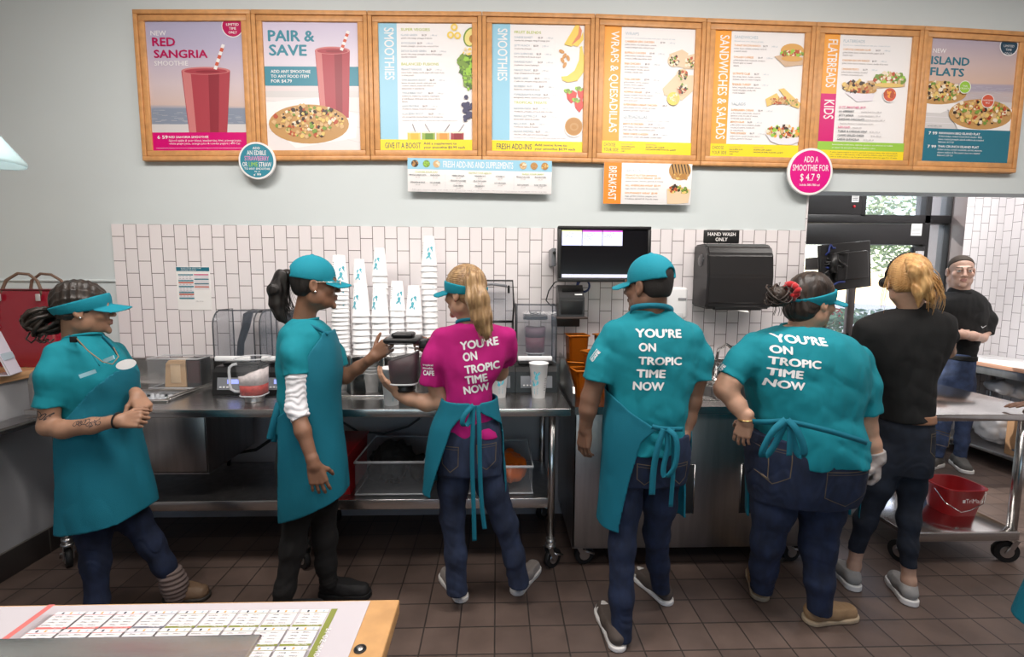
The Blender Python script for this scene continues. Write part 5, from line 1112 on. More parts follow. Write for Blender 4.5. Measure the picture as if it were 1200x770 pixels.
# ---- right steel cabinet with sink
cb_ = thing('steel_cabinet', 'stainless cabinet with sink, between the amber containers and the window', 'cabinet', (1.12, 2.78, 0)); x0, x1, yf, yb = .418, 1.90, 2.475, 3.098
SX0, SX1, SY0, SY1 = 1.08, 1.75, 2.58, 2.98
b = MB(); b.box(x0, x1, yf, yf+.012, .13, .888, M_steel2, .002); b.box(x0, x0+.012, yf, yb, .13, .888, M_steel2, .002); b.box(x1-.012, x1, yf, yb, .13, .888, M_steel2, .002); b.box(x0, x1, yb-.012, yb, .13, .888, M_steel2); b.box(x0, x1, yf, yb, .125, .137, M_steel2, .002); b.build('body', cb_)
b = MB()
for q in ((x0, SX0, yf-.012, yb), (SX1, x1, yf-.012, yb), (SX0, SX1, yf-.012, SY0), (SX0, SX1, SY1, yb)): b.box(*q, .888, .930, M_steel)
b.box(x0, x1, 3.078, 3.098, .93, 1.09, M_steel, .003); b.build('worktop', cb_)
b = MB(); xm_ = (SX0+SX1)/2
for q in ((SX0, SX1, SY0+.001, SY0+.01, .70, .929), (SX0, SX1, SY1-.01, SY1-.001, .70, .929), (SX0+.001, SX0+.01, SY0, SY1, .70, .929), (SX1-.01, SX1-.001, SY0, SY1, .70, .929), (SX0, SX1, SY0, SY1, .694, .70)): b.box(*q, M_steel2)
b.box(xm_-.03, xm_+.02, SY0, SY1, .70, .925, M_steel, .006)
for k in range(9): b.box(SX0+.03, xm_-.04, SY0+.03+.042*k, SY0+.04+.042*k, .86, .866, M_steel, .002)
b.build('sink_basin', cb_)
for xa, xb in ((.945, 1.085), (1.345, 1.43)):
    b = MB(); b.box(xa, xb, yf-.003, yf-.0005, .325, .605, M_dark, .001); b.tube([(xa, yf-.003, .325), (xb, yf-.003, .325), (xb, yf-.003, .605), (xa, yf-.003, .605)], .004, M_steel, 6, closed=True); b.build('recess_shade_plate', cb_)  # flat plate on the closed front; its black stands in for an opening's shade
b = MB(); b.box(.955, 1.0, yf-.012, yf-.003, .36, .52, mat('light_grey_plastic', (.55, .55, .56), .4), .003); b.build('switch_plate', cb_)
b = MB(); b.prism([(x0+.001, 2.48, .93), (x0+.001, 3.078, .93), (x0+.001, 3.078, 1.13), (x0+.001, 2.80, 1.13), (x0+.001, 2.50, 1.03), (x0+.001, 2.48, 1.0)], (-.010, 0, 0), M_steel); b.build('side_splash', cb_)
for x, y in ((.48, 2.54), (1.68, 2.54), (.48, 3.04), (1.68, 3.04)): caster(cb_, x, y, .2, .055, .126)
fa = thing('faucet', 'chrome gooseneck faucet behind the sink, left of the scrunchie crew member', 'faucet', (1.44, 3.03, .93)); b = MB(); b.cyl((1.44, 3.03, .9305), (1.44, 3.03, .97), .022, M_chrome); b.tube([(1.44, 3.03, .95), (1.44, 3.03, 1.10), (1.445, 3.02, 1.165), (1.475, 2.97, 1.20), (1.51, 2.92, 1.165), (1.515, 2.91, 1.12)], .0105, M_chrome, 10); b.build('spout', fa)
b = MB(); b.tube([(1.44, 3.03, .965), (1.40, 3.01, .985), (1.36, 3.0, .99)], .007, M_chrome, 8); b.build('lever', fa)
# amber containers
def pitcher(x, y, z, w, h, rz, label, tilt=0.0, handle=True):
    t = thing('amber_container', label, 'container', (x, y, z), 'amber plastic containers stacked by the sink')
    M = Matrix.Translation((x, y, z)) @ Matrix.Rotation(rz, 4, 'Z') @ Matrix.Rotation(tilt, 4, 'X'); th = .005
    b = MB(); w2 = w/2
    def ringp(s, zz): return [(-s, -s, zz), (s, -s, zz), (s, s, zz), (-s, s, zz)]
    o = [b.bm.verts.new(v) for v in ringp(w2*.86, .001)]; o2 = [b.bm.verts.new(v) for v in ringp(w2, h)]; i2 = [b.bm.verts.new(v) for v in ringp(w2-th, h)]; i1 = [b.bm.verts.new(v) for v in ringp(w2*.86-th, th)]
    fs = [b.bm.faces.new(o[::-1]), b.bm.faces.new(i1)]
    for R0, R1 in ((o, o2), (o2, i2), (i2, i1)):
        for k in range(4): fs.append(b.bm.faces.new((R0[k], R0[(k+1) % 4], R1[(k+1) % 4], R1[k])))
    b._fin(fs, M_amber); bmesh.ops.bevel(b.bm, geom=[e for e in b.bm.edges if abs(e.verts[0].co.z-e.verts[1].co.z) > .02], offset=.012, segments=2, affect='EDGES'); b.bm.transform(M); b.build('tub', t)
    b = MB(); b.tube(ringp(w2+.002, h), .005, M_ambere, 6, closed=True); b.bm.transform(M); b.build('rim', t)
    if handle: b = MB(); b.tube([(w2, 0, h*.85), (w2+.035, 0, h*.8), (w2+.035, 0, h*.3), (w2*.93, 0, h*.2)], .008, M_ambere, 6); b.bm.transform(M); b.build('handle', t)
pitcher(.505, 2.70, .931, .125, .16, .15, 'amber container at the front left of its pile beside the steel splash')
pitcher(.675, 2.68, .931, .125, .16, -.2, 'amber container at the front right of its pile, behind the left teal sleeve')
pitcher(.50, 2.93, .931, .13, .17, 1.2, 'amber container at the back left of its pile, on the worktop', 0, False); pitcher(.68, 2.94, .931, .13, .17, 1.4, 'amber container at the back right of its pile, on the worktop', 0, False)
pitcher(.50, 2.94, 1.104, .125, .16, .1, 'amber container on top of its pile at the left, against the tiles', 0, False); pitcher(.69, 2.94, 1.104, .125, .16, .3, 'amber container on top of its pile at the right, by the cap crew member', 0, False); pitcher(.575, 2.71, 1.094, .12, .10, .5, 'shallow amber container lying across the two front ones')

# ---- under the work table
rb = thing('red_bin', 'red plastic bin on the undershelf behind the ponytail apron', 'bin', (-.90, 2.72, .408)); M_redp = mat('red_plastic', (.40, .012, .015), .35)
b = MB(); b.prism([(-.985, 2.56, .4085), (-.985, 2.90, .4085), (-.985, 2.93, .64), (-.985, 2.53, .64)], (.17, 0, 0), M_redp); b.build('body', rb); b = MB(); b.box(-.995, -.805, 2.52, 2.94, .64, .652, M_redp, .004); b.build('rim', rb)
def tub(name, label, x0, x1, y0, y1, z0, z1, fill):
    t = thing(name, label, 'tub', ((x0+x1)/2, (y0+y1)/2, z0)); b = MB(); th = .005
    for q in ((x0, x1, y0, y0+th), (x0, x1, y1-th, y1), (x0, x0+th, y0, y1), (x1-th, x1, y0, y1)): b.box(*q, z0+.0005, z1, M_clear, .001)
    b.box(x0, x1, y0, y1, z0+.0005, z0+.006, M_clear); b.build('walls', t); b = MB(); b.tube([(x0, y0, z1), (x1, y0, z1), (x1, y1, z1), (x0, y1, z1)], .008, M_cleare, 6, closed=True); b.tube([(x0, y0, z0+.01), (x1, y0, z0+.01), (x1, y1, z0+.01), (x0, y1, z0+.01)], .005, M_cleare, 6, closed=True); b.build('rim', t)
tub('storage_tub', 'large clear tub of black cloths on the undershelf', -.78, -.40, 2.54, 2.98, .408, .60, None)
tub('storage_tub', 'clear tub with an orange bag on the undershelf, behind the magenta crew member', -.17, .20, 2.54, 2.98, .408, .57, None)
def lump(name, label, cat, c, r, m, amp, fr, seed, h=.007):
    g = G(np.array(c)-np.array(r)-.05, np.array(c)+np.array(r)+.05, h); g.ell(c, r); g.wrinkle(amp, fr, fr, fr, seed, True); g.plane((0, 0, c[2]-r[2]*.92), (0, 0, -1)); V, Q = g.net(); o = np_mesh(name, [(V, Q, 0)], [m], None, smooth=1); return tag(o, label, cat)
lump('black_cloths', 'heap of black cloths filling the large clear tub', 'cloth', (-.62, 2.75, .53), (.13, .17, .115), M_blackc, .022, 14, 2)
lump('black_cloth', 'folded black cloth lying at the right side of the clear tub', 'cloth', (-.46, 2.75, .49), (.045, .14, .075), M_blackc, .012, 14, 4)
lump('orange_bag', 'crumpled orange bag inside the small clear tub under the table', 'bag', (.06, 2.74, .50), (.115, .17, .085), mat('orange_plastic_bag', (.60, .12, .01), .4), .018, 12, 6)
b = MB(); b.tube([at(330, 495, 2.95), at(318, 515, 2.97), at(300, 527, 2.99), at(270, 532, 3.0), at(268, 545, 3.0)], .010, M_rub, 8); b.tube([(-1.35, 3.02, .86), (-1.30, 3.03, .7), (-1.36, 3.05, .62), (-1.4, 3.06, .5), (-1.42, 3.06, .41)], .012, M_rub, 8); tag(b.build('drain_hose'), 'black hoses hanging below the table beside the ice chest', 'hose')
b = MB(); b.tube([at(400, 494, 2.98), at(420, 506, 3.0), at(450, 508, 3.0), at(478, 500, 3.0), at(492, 490, 2.98)], .007, mat('grey_rubber_hose', (.06, .06, .06), .5), 8); tag(b.build('power_cord'), 'grey cord sagging under the table top behind the clear tub', 'cord')
# outlet behind cap man etc. ---- prep table at right
pt_ = thing('prep_table', 'wheeled stainless prep table at the right with a red bucket below', 'prep table', (2.7, 2.9, 0)); X0, X1, Y0, Y1 = 2.25, 3.14, 2.45, 3.36
M_steel3 = mat('polished_steel_top', (.62, .61, .60), .16, 1.0, var=.05, vscale=3, bump=.03, bscale=30, stretch=(10, 1, 1))
b = MB(); b.box(X0, X1, Y0, Y1, .848, .886, M_steel3, .004); b.build('tabletop', pt_)
b = MB(); b.box(2.30, 2.95, 2.46, 3.32, .182, .206, M_steel3, .002); b.box(2.30, 2.95, 2.45, 2.462, .155, .206, M_steel, .003); b.build('undershelf', pt_)
for x, y in ((2.335, 2.50), (2.955, 2.50), (2.335, 3.30), (2.955, 3.30)):
    leg(pt_, x, y, .85, .150, .024); caster(pt_, x, y, 2.9 if x > 2.5 else 1.9, .063, .151)
M_buck = mat('red_bucket_plastic', (.50, .012, .018), .35)
def bucket():
    t = thing('bucket', 'red square bucket with wire handle on the lower shelf of the prep table', 'bucket', (2.80, 2.72, .206)); c = (2.81, 2.72)
    def ring(s, z, n=40, e=.55): return [(c[0]+s*math.copysign(abs(math.cos(a))**e, math.cos(a)), c[1]+s*.92*math.copysign(abs(math.sin(a))**e, math.sin(a)), z) for a in [2*math.pi*k/n+.1 for k in range(n)]]
    b = MB(); R = [[b.bm.verts.new(v) for v in ring(s, z)] for s, z in ((.098, .2065), (.128, .375), (.136, .375), (.136, .381), (.124, .379), (.095, .211))]
    fs = [b.bm.faces.new(R[0][::-1]), b.bm.faces.new(R[-1])]
    for A_, B_ in zip(R, R[1:]):
        for k in range(40): fs.append(b.bm.faces.new((A_[k], A_[(k+1) % 40], B_[(k+1) % 40], B_[k])))
    b._fin(fs, M_buck, True); o = b.build('pail', t)
    b = MB(); b.tube([(2.675, 2.70, .355), (2.67, 2.62, .30), (2.70, 2.55, .275), (2.77, 2.57, .275), (2.85, 2.57, .315), (2.935, 2.64, .35), (2.945, 2.70, .355)], .0028, M_chrome, 6); b.build('wire_handle', t)
    b = MB(); put_text(b, 'TriMark', Matrix.Translation((2.775, 2.5995, .305)) @ Matrix.Rotation(math.radians(80), 4, 'X'), PW, size=.034); b.box(2.755, 2.770, 2.598, 2.600, .306, .324, PW); b.build('lettering', o)
bucket()

# ---- worktop at the far right, with shelf, boxes and bags
wt = thing('side_counter', 'white worktop along the right tiled wall behind the folded-arms person', 'counter', (4.56, 3.8, 0)); M_lam = mat('white_laminate', (.80, .79, .78), .35)
b = MB(); b.box(4.30, 4.825, 2.95, 4.44, .875, .905, M_lam, .003); b.box(4.292, 4.302, 2.95, 4.44, .87, .906, mat('peach_edge_band', (.55, .30, .20), .5), .002); b.build('worktop', wt)
b = MB(); b.box(4.305, 4.82, 2.95, 4.44, .80, .87, M_steel2, .003); b.build('apron_rail', wt); b = MB(); b.box(4.28, 4.82, 2.95, 4.44, .13, .16, M_steel2, .003); b.build('undershelf', wt)
for y in (3.0, 4.36):
    for x in (4.33, 4.79): leg(wt, x, y, .80, 0.0, .02)
for k, (x, y, w_, d_) in enumerate(((4.50, 4.25, .20, .14), (4.62, 3.95, .24, .15), (4.50, 3.72, .2, .14))):
    b = MB(); A = Art(-w_/2, 0, d_/2, w_, d_); A.rect(0, 0, 1, 1, M_paper); A.rect(.08, .12, .7, .3, PGREY); A.rect(.08, .45, .9, .5, PGREY); A.rect(.08, .6, .8, .65, PGREY); A.mb.bm.transform(Matrix.Translation((x, y, .9065)) @ Matrix.Rotation(-math.pi/2, 4, 'X') @ Matrix.Rotation(.2*k, 4, 'Y')); tag(A.mb.build('paper_sheet'), ('printed paper sheet at the far end of the white side counter', 'printed paper sheet near the tiles on the white side counter', 'printed paper sheet on the near front of the white side counter')[k], 'paper')
M_card = mat('brown_cardboard', (.30, .17, .085), .8, var=.12, vscale=10)
def carton(x0, x1, y0, y1, z0, z1, label):
    t = thing('cardboard_box', label, 'box', ((x0+x1)/2, (y0+y1)/2, z0)); b = MB(); b.box(x0, x1, y0, y1, z0+.0005, z1, M_card, .003); b.build('carton', t); b = MB(); b.box(x0-.0015, x0-.0003, (y0+y1)/2-.02, (y0+y1)/2+.02, z0+.01, z1-.01, mat('packing_tape', (.38, .25, .14), .3)); b.build('tape', t)
    b = MB(); b.box(x0-.0018, x0-.0004, y0+.04, y1-.06, z0+.045, z0+.06, PDK); b.build('print_mark', t)
carton(4.32, 4.66, 3.42, 3.78, .1605, .58, 'tall brown cardboard box on the shelf under the side counter'); carton(4.31, 4.52, 3.14, 3.40, .1605, .34, 'small brown cardboard box in front of the tall one on the shelf'); carton(4.33, 4.62, 3.14, 3.39, .3405, .50, 'flat brown cardboard box stacked on the small one')
M_wrap = mat('clear_plastic_wrap', (.62, .62, .64), .22, alpha=.8)
lump('wrapped_pack', 'plastic-wrapped pack of white goods on the shelf under the side counter', 'pack', (4.50, 4.02, .36), (.17, .20, .20), M_wrap, .02, 10, 12, .01)
lump('wrapped_pack', 'second plastic-wrapped pack lying higher under the side counter', 'pack', (4.60, 4.0, .675), (.17, .22, .09), mat('grey_plastic_wrap', (.34, .34, .36), .3), .025, 9, 15, .01)
# monitor at the window, seen from behind
wm = thing('monitor', 'black monitor seen from behind on an arm at the window edge', 'monitor', (2.2, 3.0, 1.55)); MW = Matrix.Translation((2.245, 3.0, 1.705)) @ Matrix.Rotation(math.radians(-6), 4, 'Y') @ Matrix.Rotation(math.radians(14), 4, 'Z')
b = MB(); b.box(-.215, .205, .0, .022, -.15, .15, M_black, .006); b.box(-.12, .15, -.03, .0, -.09, .09, M_black, .012); b.bm.transform(MW); b.build('housing', wm)
b = MB(); b.box(-.17, .17, .0222, .0232, -.115, .115, scr); b.bm.transform(MW); b.build('screen', wm)
b = MB(); b.box(2.04, 2.12, 2.985, 3.01, 1.70, 1.74, M_black, .004); b.tube([(2.10, 2.985, 1.72), (2.15, 2.95, 1.72), (2.19, 2.965, 1.71)], .022, M_black, 10); b.cyl((2.12, 2.95, 1.66), (2.12, 2.95, 1.78), .025, M_black); b.box(2.16, 2.22, 2.955, 2.985, 1.62, 1.79, M_black, .008); b.build('arm', wm)
b = MB(); rnd = random.Random(9)
for k in range(9):
    p = Vector((2.06+.02*rnd.random(), 2.96, 1.77-.02*k)); pts = [p]
    for j in range(6): pts.append(pts[-1]+Vector((rnd.uniform(.0, .045), rnd.uniform(-.012, .012), rnd.uniform(-.03, .03))))
    b.tube(pts, .0065, M_black if k % 4 else M_bl, 6)
b.build('cable_bundle', wm)
b = MB(); b.box(2.039, 2.052, 2.95, 3.108, 1.68, 1.76, M_black, .003); b.build('wall_bracket', wm)

# ---- left: bag, sign holder, wooden cap, drop rail, pendant
b = MB(); b.box(-3.35, -2.59, -.4, 3.105, 1.046, 1.09, M_wood, .006); tag(b.build('wood_counter'), 'maple wood counter cap on the low wall at the left', 'counter')
bg = thing('bag', 'large red glossy carrier bag with cord handles on the wood counter', 'bag', (-2.72, 2.86, 1.09)); M_bag = mat('red_glossy_bag', (.27, .008, .022), .18, coat=.6)
def bagfn(g):
    g.loft([(1.091, -2.70, 2.86, .165, .10), (1.14, -2.70, 2.86, .175, .105), (1.3, -2.70, 2.86, .19, .10), (1.535, -2.70, 2.86, .20, .085)], .0, n=6); g.wrinkle(.004, 6, 6, 4, 3)
g = G((-2.98, 2.70, 1.06), (-2.42, 3.02, 1.58), .006); bagfn(g); V, Q = g.net(); np_mesh('body', [(V, Q, 0)], [M_bag], bg)
b = MB(); b.tube([(-2.70+.202*math.copysign(abs(math.cos(a))**.35, math.cos(a)), 2.86+.087*math.copysign(abs(math.sin(a))**.35, math.sin(a)), 1.532) for a in [6.2832*k/40 for k in range(40)]], .005, mat('dark_red_trim', (.10, .006, .012), .4), 6, closed=True); b.build('top_band', bg)
M_cord = mat('brown_cord', (.16, .10, .07), .7)
for dy in (-.075, .075):
    b = MB(); b.tube([(-2.80, 2.86+dy*1.05, 1.49), (-2.80, 2.86+dy*1.1, 1.53), (-2.78, 2.86+dy, 1.585), (-2.72, 2.86+dy*.9, 1.625), (-2.66, 2.86+dy*.9, 1.62), (-2.61, 2.86+dy, 1.585), (-2.585, 2.86+dy*1.1, 1.53), (-2.585, 2.86+dy*1.05, 1.49)], .008, M_cord, 8); h = b.build('handle', bg)
    for x in (-2.80, -2.585):
        b = MB(); b.box(x-.012, x+.012, 2.86+dy*1.42-.004, 2.86+dy*1.42+.004, 1.47, 1.51, mat('grey_ferrule', (.45, .42, .42), .4), .003); b.build('handle_clip', h)
b = MB(); rnd = random.Random(2)
for k in range(3): b.tube([(-2.85+.0*k, 2.755, 1.42-.05*k), (-2.83, 2.753, 1.44-.05*k), (-2.815, 2.753, 1.41-.05*k), (-2.84, 2.753, 1.40-.05*k), (-2.81, 2.753, 1.37-.05*k)], .004, mat('silver_print', (.5, .45, .47), .4), 5)
b.build('printed_emblem', bg)
sh_ = thing('sign_holder', 'slanted clear acrylic sign holder in front of the red bag', 'sign holder', (-2.62, 2.58, 1.09)); c0 = at(13, 424, 2.56); c1 = at(22, 367, 2.66)
M_acr = mat('clear_acrylic', (.80, .80, .86), .08, alpha=.6); MH = Matrix.Translation((c0.x+.02, 2.56, 1.0925)) @ Matrix.Rotation(math.radians(112), 4, 'Z')
b = MB(); b.prism([(-.06, 0, 0), (.06, 0, 0), (.06, .07, .225), (-.06, .07, .225)], (0, .006, 0), M_acr); b.box(-.06, .06, 0, .075, 0, .004, M_acr); b.bm.transform(MH); b.build('stand', sh_)
b = MB(); b.prism([(-.056, -.0006, .004), (.056, -.0006, .004), (.056, .068, .221), (-.056, .068, .221)], (0, -.0008, 0), mat('pale_lilac_card', (.66, .64, .74), .4)); b.prism([(-.05, .021, .080), (.05, .021, .080), (.05, .032, .115), (-.05, .032, .115)], (0, -.003, .001), PBT); b.bm.transform(MH); b.build('card', sh_)
dr = thing('drop_shelf', 'dark steel drop shelf with rounded edge on the low wall at the left', 'shelf', (-2.52, 2.2, .80)); b = MB(); b.box(-2.605, -2.46, .6, 2.66, .838, .85, M_steel2, .003); b.build('plate', dr); b = MB(); b.cyl((-2.455, .6, .838), (-2.455, 2.66, .838), .018, M_steel, n=16); b.build('rolled_edge', dr)
for y in (1.9, 2.4): b = MB(); b.prism([(-2.605, y, .838), (-2.47, y, .838), (-2.605, y, .70)], (0, .012, 0), M_steel2); b.build('bracket', dr)
pn = thing('pendant_lamp', 'clear glass pendant lamp cut by the left edge of the picture', 'pendant lamp', (-2.235, 2.2, 2.09)); M_shade = mat('aqua_glass', (.62, .82, .85), .08, alpha=.45)
b = MB(); b.lathe([(.03, .16), (.045, .145), (.075, .10), (.115, .045), (.135, .015), (.132, 0), (.128, .003), (.130, .016), (.110, .046), (.072, .10), (.042, .142)], (-2.235, 2.2, 2.095), M_shade, 32); b.build('shade', pn)
b = MB(); b.lathe([(0, .09), (.02, .085), (.032, .05), (.025, .02), (0, .01)], (-2.235, 2.2, 2.11), mat('lit_bulb', (1, 1, 1), .3, emit=(1, .97, .95), estr=9), 16); b.build('bulb', pn)
b = MB(); b.cyl((-2.235, 2.2, 2.24), (-2.235, 2.2, 2.30), .028, M_castor); b.cyl((-2.235, 2.2, 2.19), (-2.235, 2.2, 2.24), .018, M_white); b.build('socket', pn); b = MB(); b.cyl((-2.235, 2.2, 2.30), (-2.235, 2.2, 3.499), .004, M_black); b.build('cord', pn)

# ---- foreground counter with laminated chart
ZF = .95
fg = thing('front_counter', 'wood counter in the bottom left foreground with a laminated chart on it', 'counter', (-.75, .6, 0)); b = MB(); b.box(-1.5, -.198, .15, .916, ZF-.03, ZF, mat('light_maple_board', (.55, .31, .13), .4, var=.12, vscale=20), .003); b.build('counter_top', fg)
b = MB(); b.box(-1.45, -.30, .25, .84, 0, ZF-.03, M_frp, .004); b.build('cabinet', fg)
p = atZ(422, 761, ZF); b = MB(); b.lathe([(.011, 0), (.011, .0015), (.0085, .002), (.0085, .0002), (0, .0002)], (p.x, p.y, ZF), M_black, 20); b.lathe([(0, .003), (.005, .0028), (.006, .0004)], (p.x, p.y, ZF), M_chrome, 16); b.build('screw', fg)
lm = thing('laminated_chart', 'white laminated recipe chart with green headers lying on the front counter', 'chart', (-.8, .6, ZF)); xr = -.256
A = Art(-.56, 0, .33, 1.0, .66); A.mb.box(-.56, .50, 0, .0012, -.33, .325, mat('white_laminate_sheet', (.55, .52, .56), .25), 0)
M_olive = pm('olive_green', (.22, .25, .05)); M_line = pm('table_line', (.45, .45, .44)); M_row = pm('row_grey', (.66, .65, .64)); M_red3 = pm('coral', (.62, .16, .15)); M_slate = pm('slate', (.16, .17, .21))
# chart coordinates: metres from the far right corner; x to the left, y towards the camera
def cx(x): return (1.06-x-.0)/1.0
def R_(x0, y0, x1, y1, m, l=1):
    A.n += 1; e = -.0008*0
    A.mb.poly([(.50-x0, -.0004-.00002*A.n, .325-y0), (.50-x1, -.0004-.00002*A.n, .325-y0), (.50-x1, -.0004-.00002*A.n, .325-y1), (.50-x0, -.0004-.00002*A.n, .325-y1)], m)
def T_(t, x, y, h, m):
    A.n += 1; me = textmesh(t, size=h/.7); A.mb.mesh(me, m, Matrix.Translation((.50-x, -.0006-.00002*A.n, .325-y)) @ Matrix.Rotation(math.radians(90), 4, 'X') @ Matrix.Rotation(math.pi, 4, 'Z'), False)
R_(.058, .022, .070, .60, M_olive); A.n += 1
me = textmesh('24 OZ. SMOOTHIES', size=.013); A.mb.mesh(me, PW, Matrix.Translation((.50-.0605, -.0009, .325-.075)) @ Matrix.Rotation(math.radians(90), 4, 'X') @ Matrix.Rotation(-math.pi/2, 4, 'Z'), False)
nm = ['Island Green', 'Peanut Paradise', 'Triple Berry Oat', 'Mango Magic', 'Sunrise Sunset', 'Jetty Punch', 'Kiwi Quencher', 'Blimey Limey']
for row in range(5):
    y0 = .022+row*.052
    for c in range(9):
        x0 = .073+c*.0585; w = .055; hc = M_olive if c < 5 else (M_slate if c == 5 else M_red3)
        R_(x0, y0, x0+w, y0+.0475, M_line); R_(x0+.001, y0+.001, x0+w-.001, y0+.0465, PLAV)
        for k in range(4): R_(x0+.002, y0+.014+.0075*k, x0+w-.002, y0+.0175+.0075*k, M_row)
        R_(x0, y0+.0095, x0+w, y0+.0108, hc); R_(x0, y0+.0425, x0+w, y0+.0475, hc)
        for k in range(4): T_('%d scoop' % (k+1), x0+.012, y0+.0175+.0075*k-.0035, .0030, PDK); T_(('Banana', 'Mango', 'Yogurt', 'Turbinado')[(k+c) % 4], x0+.034, y0+.0175+.0075*k-.0035, .0030, PDK)
        T_(nm[(row*3+c) % 8], x0+.006, y0+.0435, .0030, PW)
        for k in range(3): R_(x0+.008+.015*k, y0+.003, x0+.012+.015*k, y0+.008, (PBT, POT, PDK)[k])
R_(.073+9*.0585, .022, .073+9*.0585+.012, .6, M_red3)
A.mb.bm.transform(Matrix.Translation((xr-.50, .585, ZF+.0014)) @ Matrix.Rotation(-math.pi/2, 4, 'X')); A.mb.build('sheet', lm)
rl = thing('bar_rail', 'stainless rail strip across the bottom left corner, above the chart', 'rail', (-.8, .74, ZF)); b = MB(); b.box(-1.5, -.398, .66, .764, .992, 1.0, M_steel, .004); b.prism([(-1.5, .66, 1.0), (-1.5, .65, .985), (-1.5, .66, .97), (-1.5, .668, .97), (-1.5, .668, .992)], (1.095, 0, 0), M_steel); b.build('strip', rl)
b = MB(); b.cyl((-1.32, .71, ZF+.001), (-1.32, .71, .993), .012, M_steel); b.build('post', rl); b = MB(); b.cyl((-.60, .70, ZF+.003), (-.60, .70, .993), .010, M_steel); b.build('post', rl)
# ================================================================== PEOPLE
def line(txt, x, y, w, h, bold=.044):
    me = textmesh(txt, size=1.0, bold=bold, res=3)
    co = np.array([v.co[:] for v in me.vertices]); lo, hi = co.min(0), co.max(0)
    me.transform(Matrix.Translation((-lo[0], -lo[1], 0)) @ Matrix.Diagonal((1, 1, 6, 1))); me.transform(Matrix.Diagonal((w/(hi[0]-lo[0]), h/(hi[1]-lo[1]), 1, 1)))
    me.transform(Matrix.Translation((x, y, 0)))
    return me
def lay(name, meshes, org, right, up, nrm, target, m, parent, lift=.0014, step=.012):
    t = bmesh.new()
    for me in meshes: t.from_mesh(me); bpy.data.meshes.remove(me)
    for i in (0, 1):
        lo = min(v.co[i] for v in t.verts); hi = max(v.co[i] for v in t.verts); q = lo+step
        while q < hi:
            co = [0, 0, 0]; co[i] = q; no = [0, 0, 0]; no[i] = 1
            bmesh.ops.bisect_plane(t, geom=t.verts[:]+t.edges[:]+t.faces[:], plane_co=co, plane_no=no, dist=1e-6); q += step
    me0 = target.data; off = wloc(target); tree = BVHTree.FromPolygons([v.co+off for v in me0.vertices], [p.vertices[:] for p in me0.polygons])
    org, right, up, nrm = Vector(org), Vector(right).normalized(), Vector(up).normalized(), Vector(nrm).normalized()
    last = 0
    for v in t.verts:
        p = org+right*v.co.x+up*v.co.y; h = tree.ray_cast(p+nrm*.5, -nrm)
        if h[0] is not None: v.co = h[0]+nrm*(lift+v.co.z); last = (h[0]-p).dot(nrm)
        else: v.co = p+nrm*(last+lift)
    bmesh.ops.triangulate(t, faces=t.faces[:])
    me = bpy.data.meshes.new(name); t.to_mesh(me); t.free(); me.materials.append(m)
    return link_mesh(name, me, parent)
def back_print(px0, pxr, Y, words, target, parent, nrm=(0, -1, .05)):
    """words: (text, x, y_base, w, h) in photo pixels, on the plane through Y; pxr gives the slope of the lines"""
    o = at(*px0, Y); r = (at(*pxr, Y)-o).normalized(); u = Vector((0, -1, 0)).cross(r)*-1
    u = r.cross(Vector((0, 1, 0))); u = u if u.z > 0 else -u
    s = Y/FPX*1.0
    ms = [line(t, (x-px0[0])*s, -(y-px0[1])*s, w*s, h*s) for t, x, y, w, h in words]
    return lay('back_print', ms, o, r, u, nrm, target, M_print, parent)
def strip(pts, w, closed=False):
    """flat outline strip in the 2-D print plane"""
    bm = bmesh.new(); P = [Vector((p[0], p[1], 0)) for p in pts]; n = len(P)
    for i in range(n if closed else n-1):
        a, b = P[i], P[(i+1) % n]; d = (b-a).normalized(); s = Vector((-d.y, d.x, 0))*w/2
        bm.faces.new([bm.verts.new(v) for v in (a-s-d*w/2, b-s+d*w/2, b+s+d*w/2, a+s-d*w/2)])
    me = bpy.data.meshes.new('s'); bm.to_mesh(me); bm.free(); return me
def ribbon(mb, pts, w, m, side=None, th=.0022):
    """woven band through world points"""
    P = [Vector(p) for p in pts]
    # smooth the path
    for _ in range(2):
        Q = [P[0]]
        for a, b in zip(P, P[1:]): Q += [a*.75+b*.25, a*.25+b*.75]
        P = Q+[P[-1]]
    side = Vector(side or (1, 0, 0)); prev = None; fs = []
    for i, p in enumerate(P):
        d = (P[min(i+1, len(P)-1)]-P[max(i-1, 0)]).normalized(); s = (side-d*side.dot(d))
        s = s.normalized() if s.length > .05 else prev_s
        prev_s = s; n = d.cross(s).normalized()
        ring = [mb.bm.verts.new(p+s*(w/2)*a+n*th/2*c) for a, c in ((-1, -1), (1, -1), (1, 1), (-1, 1))]
        if prev:
            for k in range(4): fs.append(mb.bm.faces.new((prev[k], prev[(k+1) % 4], ring[(k+1) % 4], ring[k])))
        else: fs.append(mb.bm.faces.new(ring[::-1]))
        prev = ring
    fs.append(mb.bm.faces.new(prev)); bmesh.ops.recalc_face_normals(mb.bm, faces=fs); mb._fin(fs, m, True)
def limb(pts, hand=None, h=.0035):
    """bare arm: list of (px, py, Y, radius); optional hand dict(fwd, back, thumb, ...)"""
    P = px_chain(pts); ex = [p for p, r in P]
    if hand: ex = ex+[P[-1][0]+unit(hand['fwd'])*.19*hand.get('sc', 1)]
    lo, hi = bbox(ex, .075); g = G(lo, hi, h); g.chain(P, .02)
    if hand: hand_sdf(g, P[-1][0], **hand)
    return g.net()
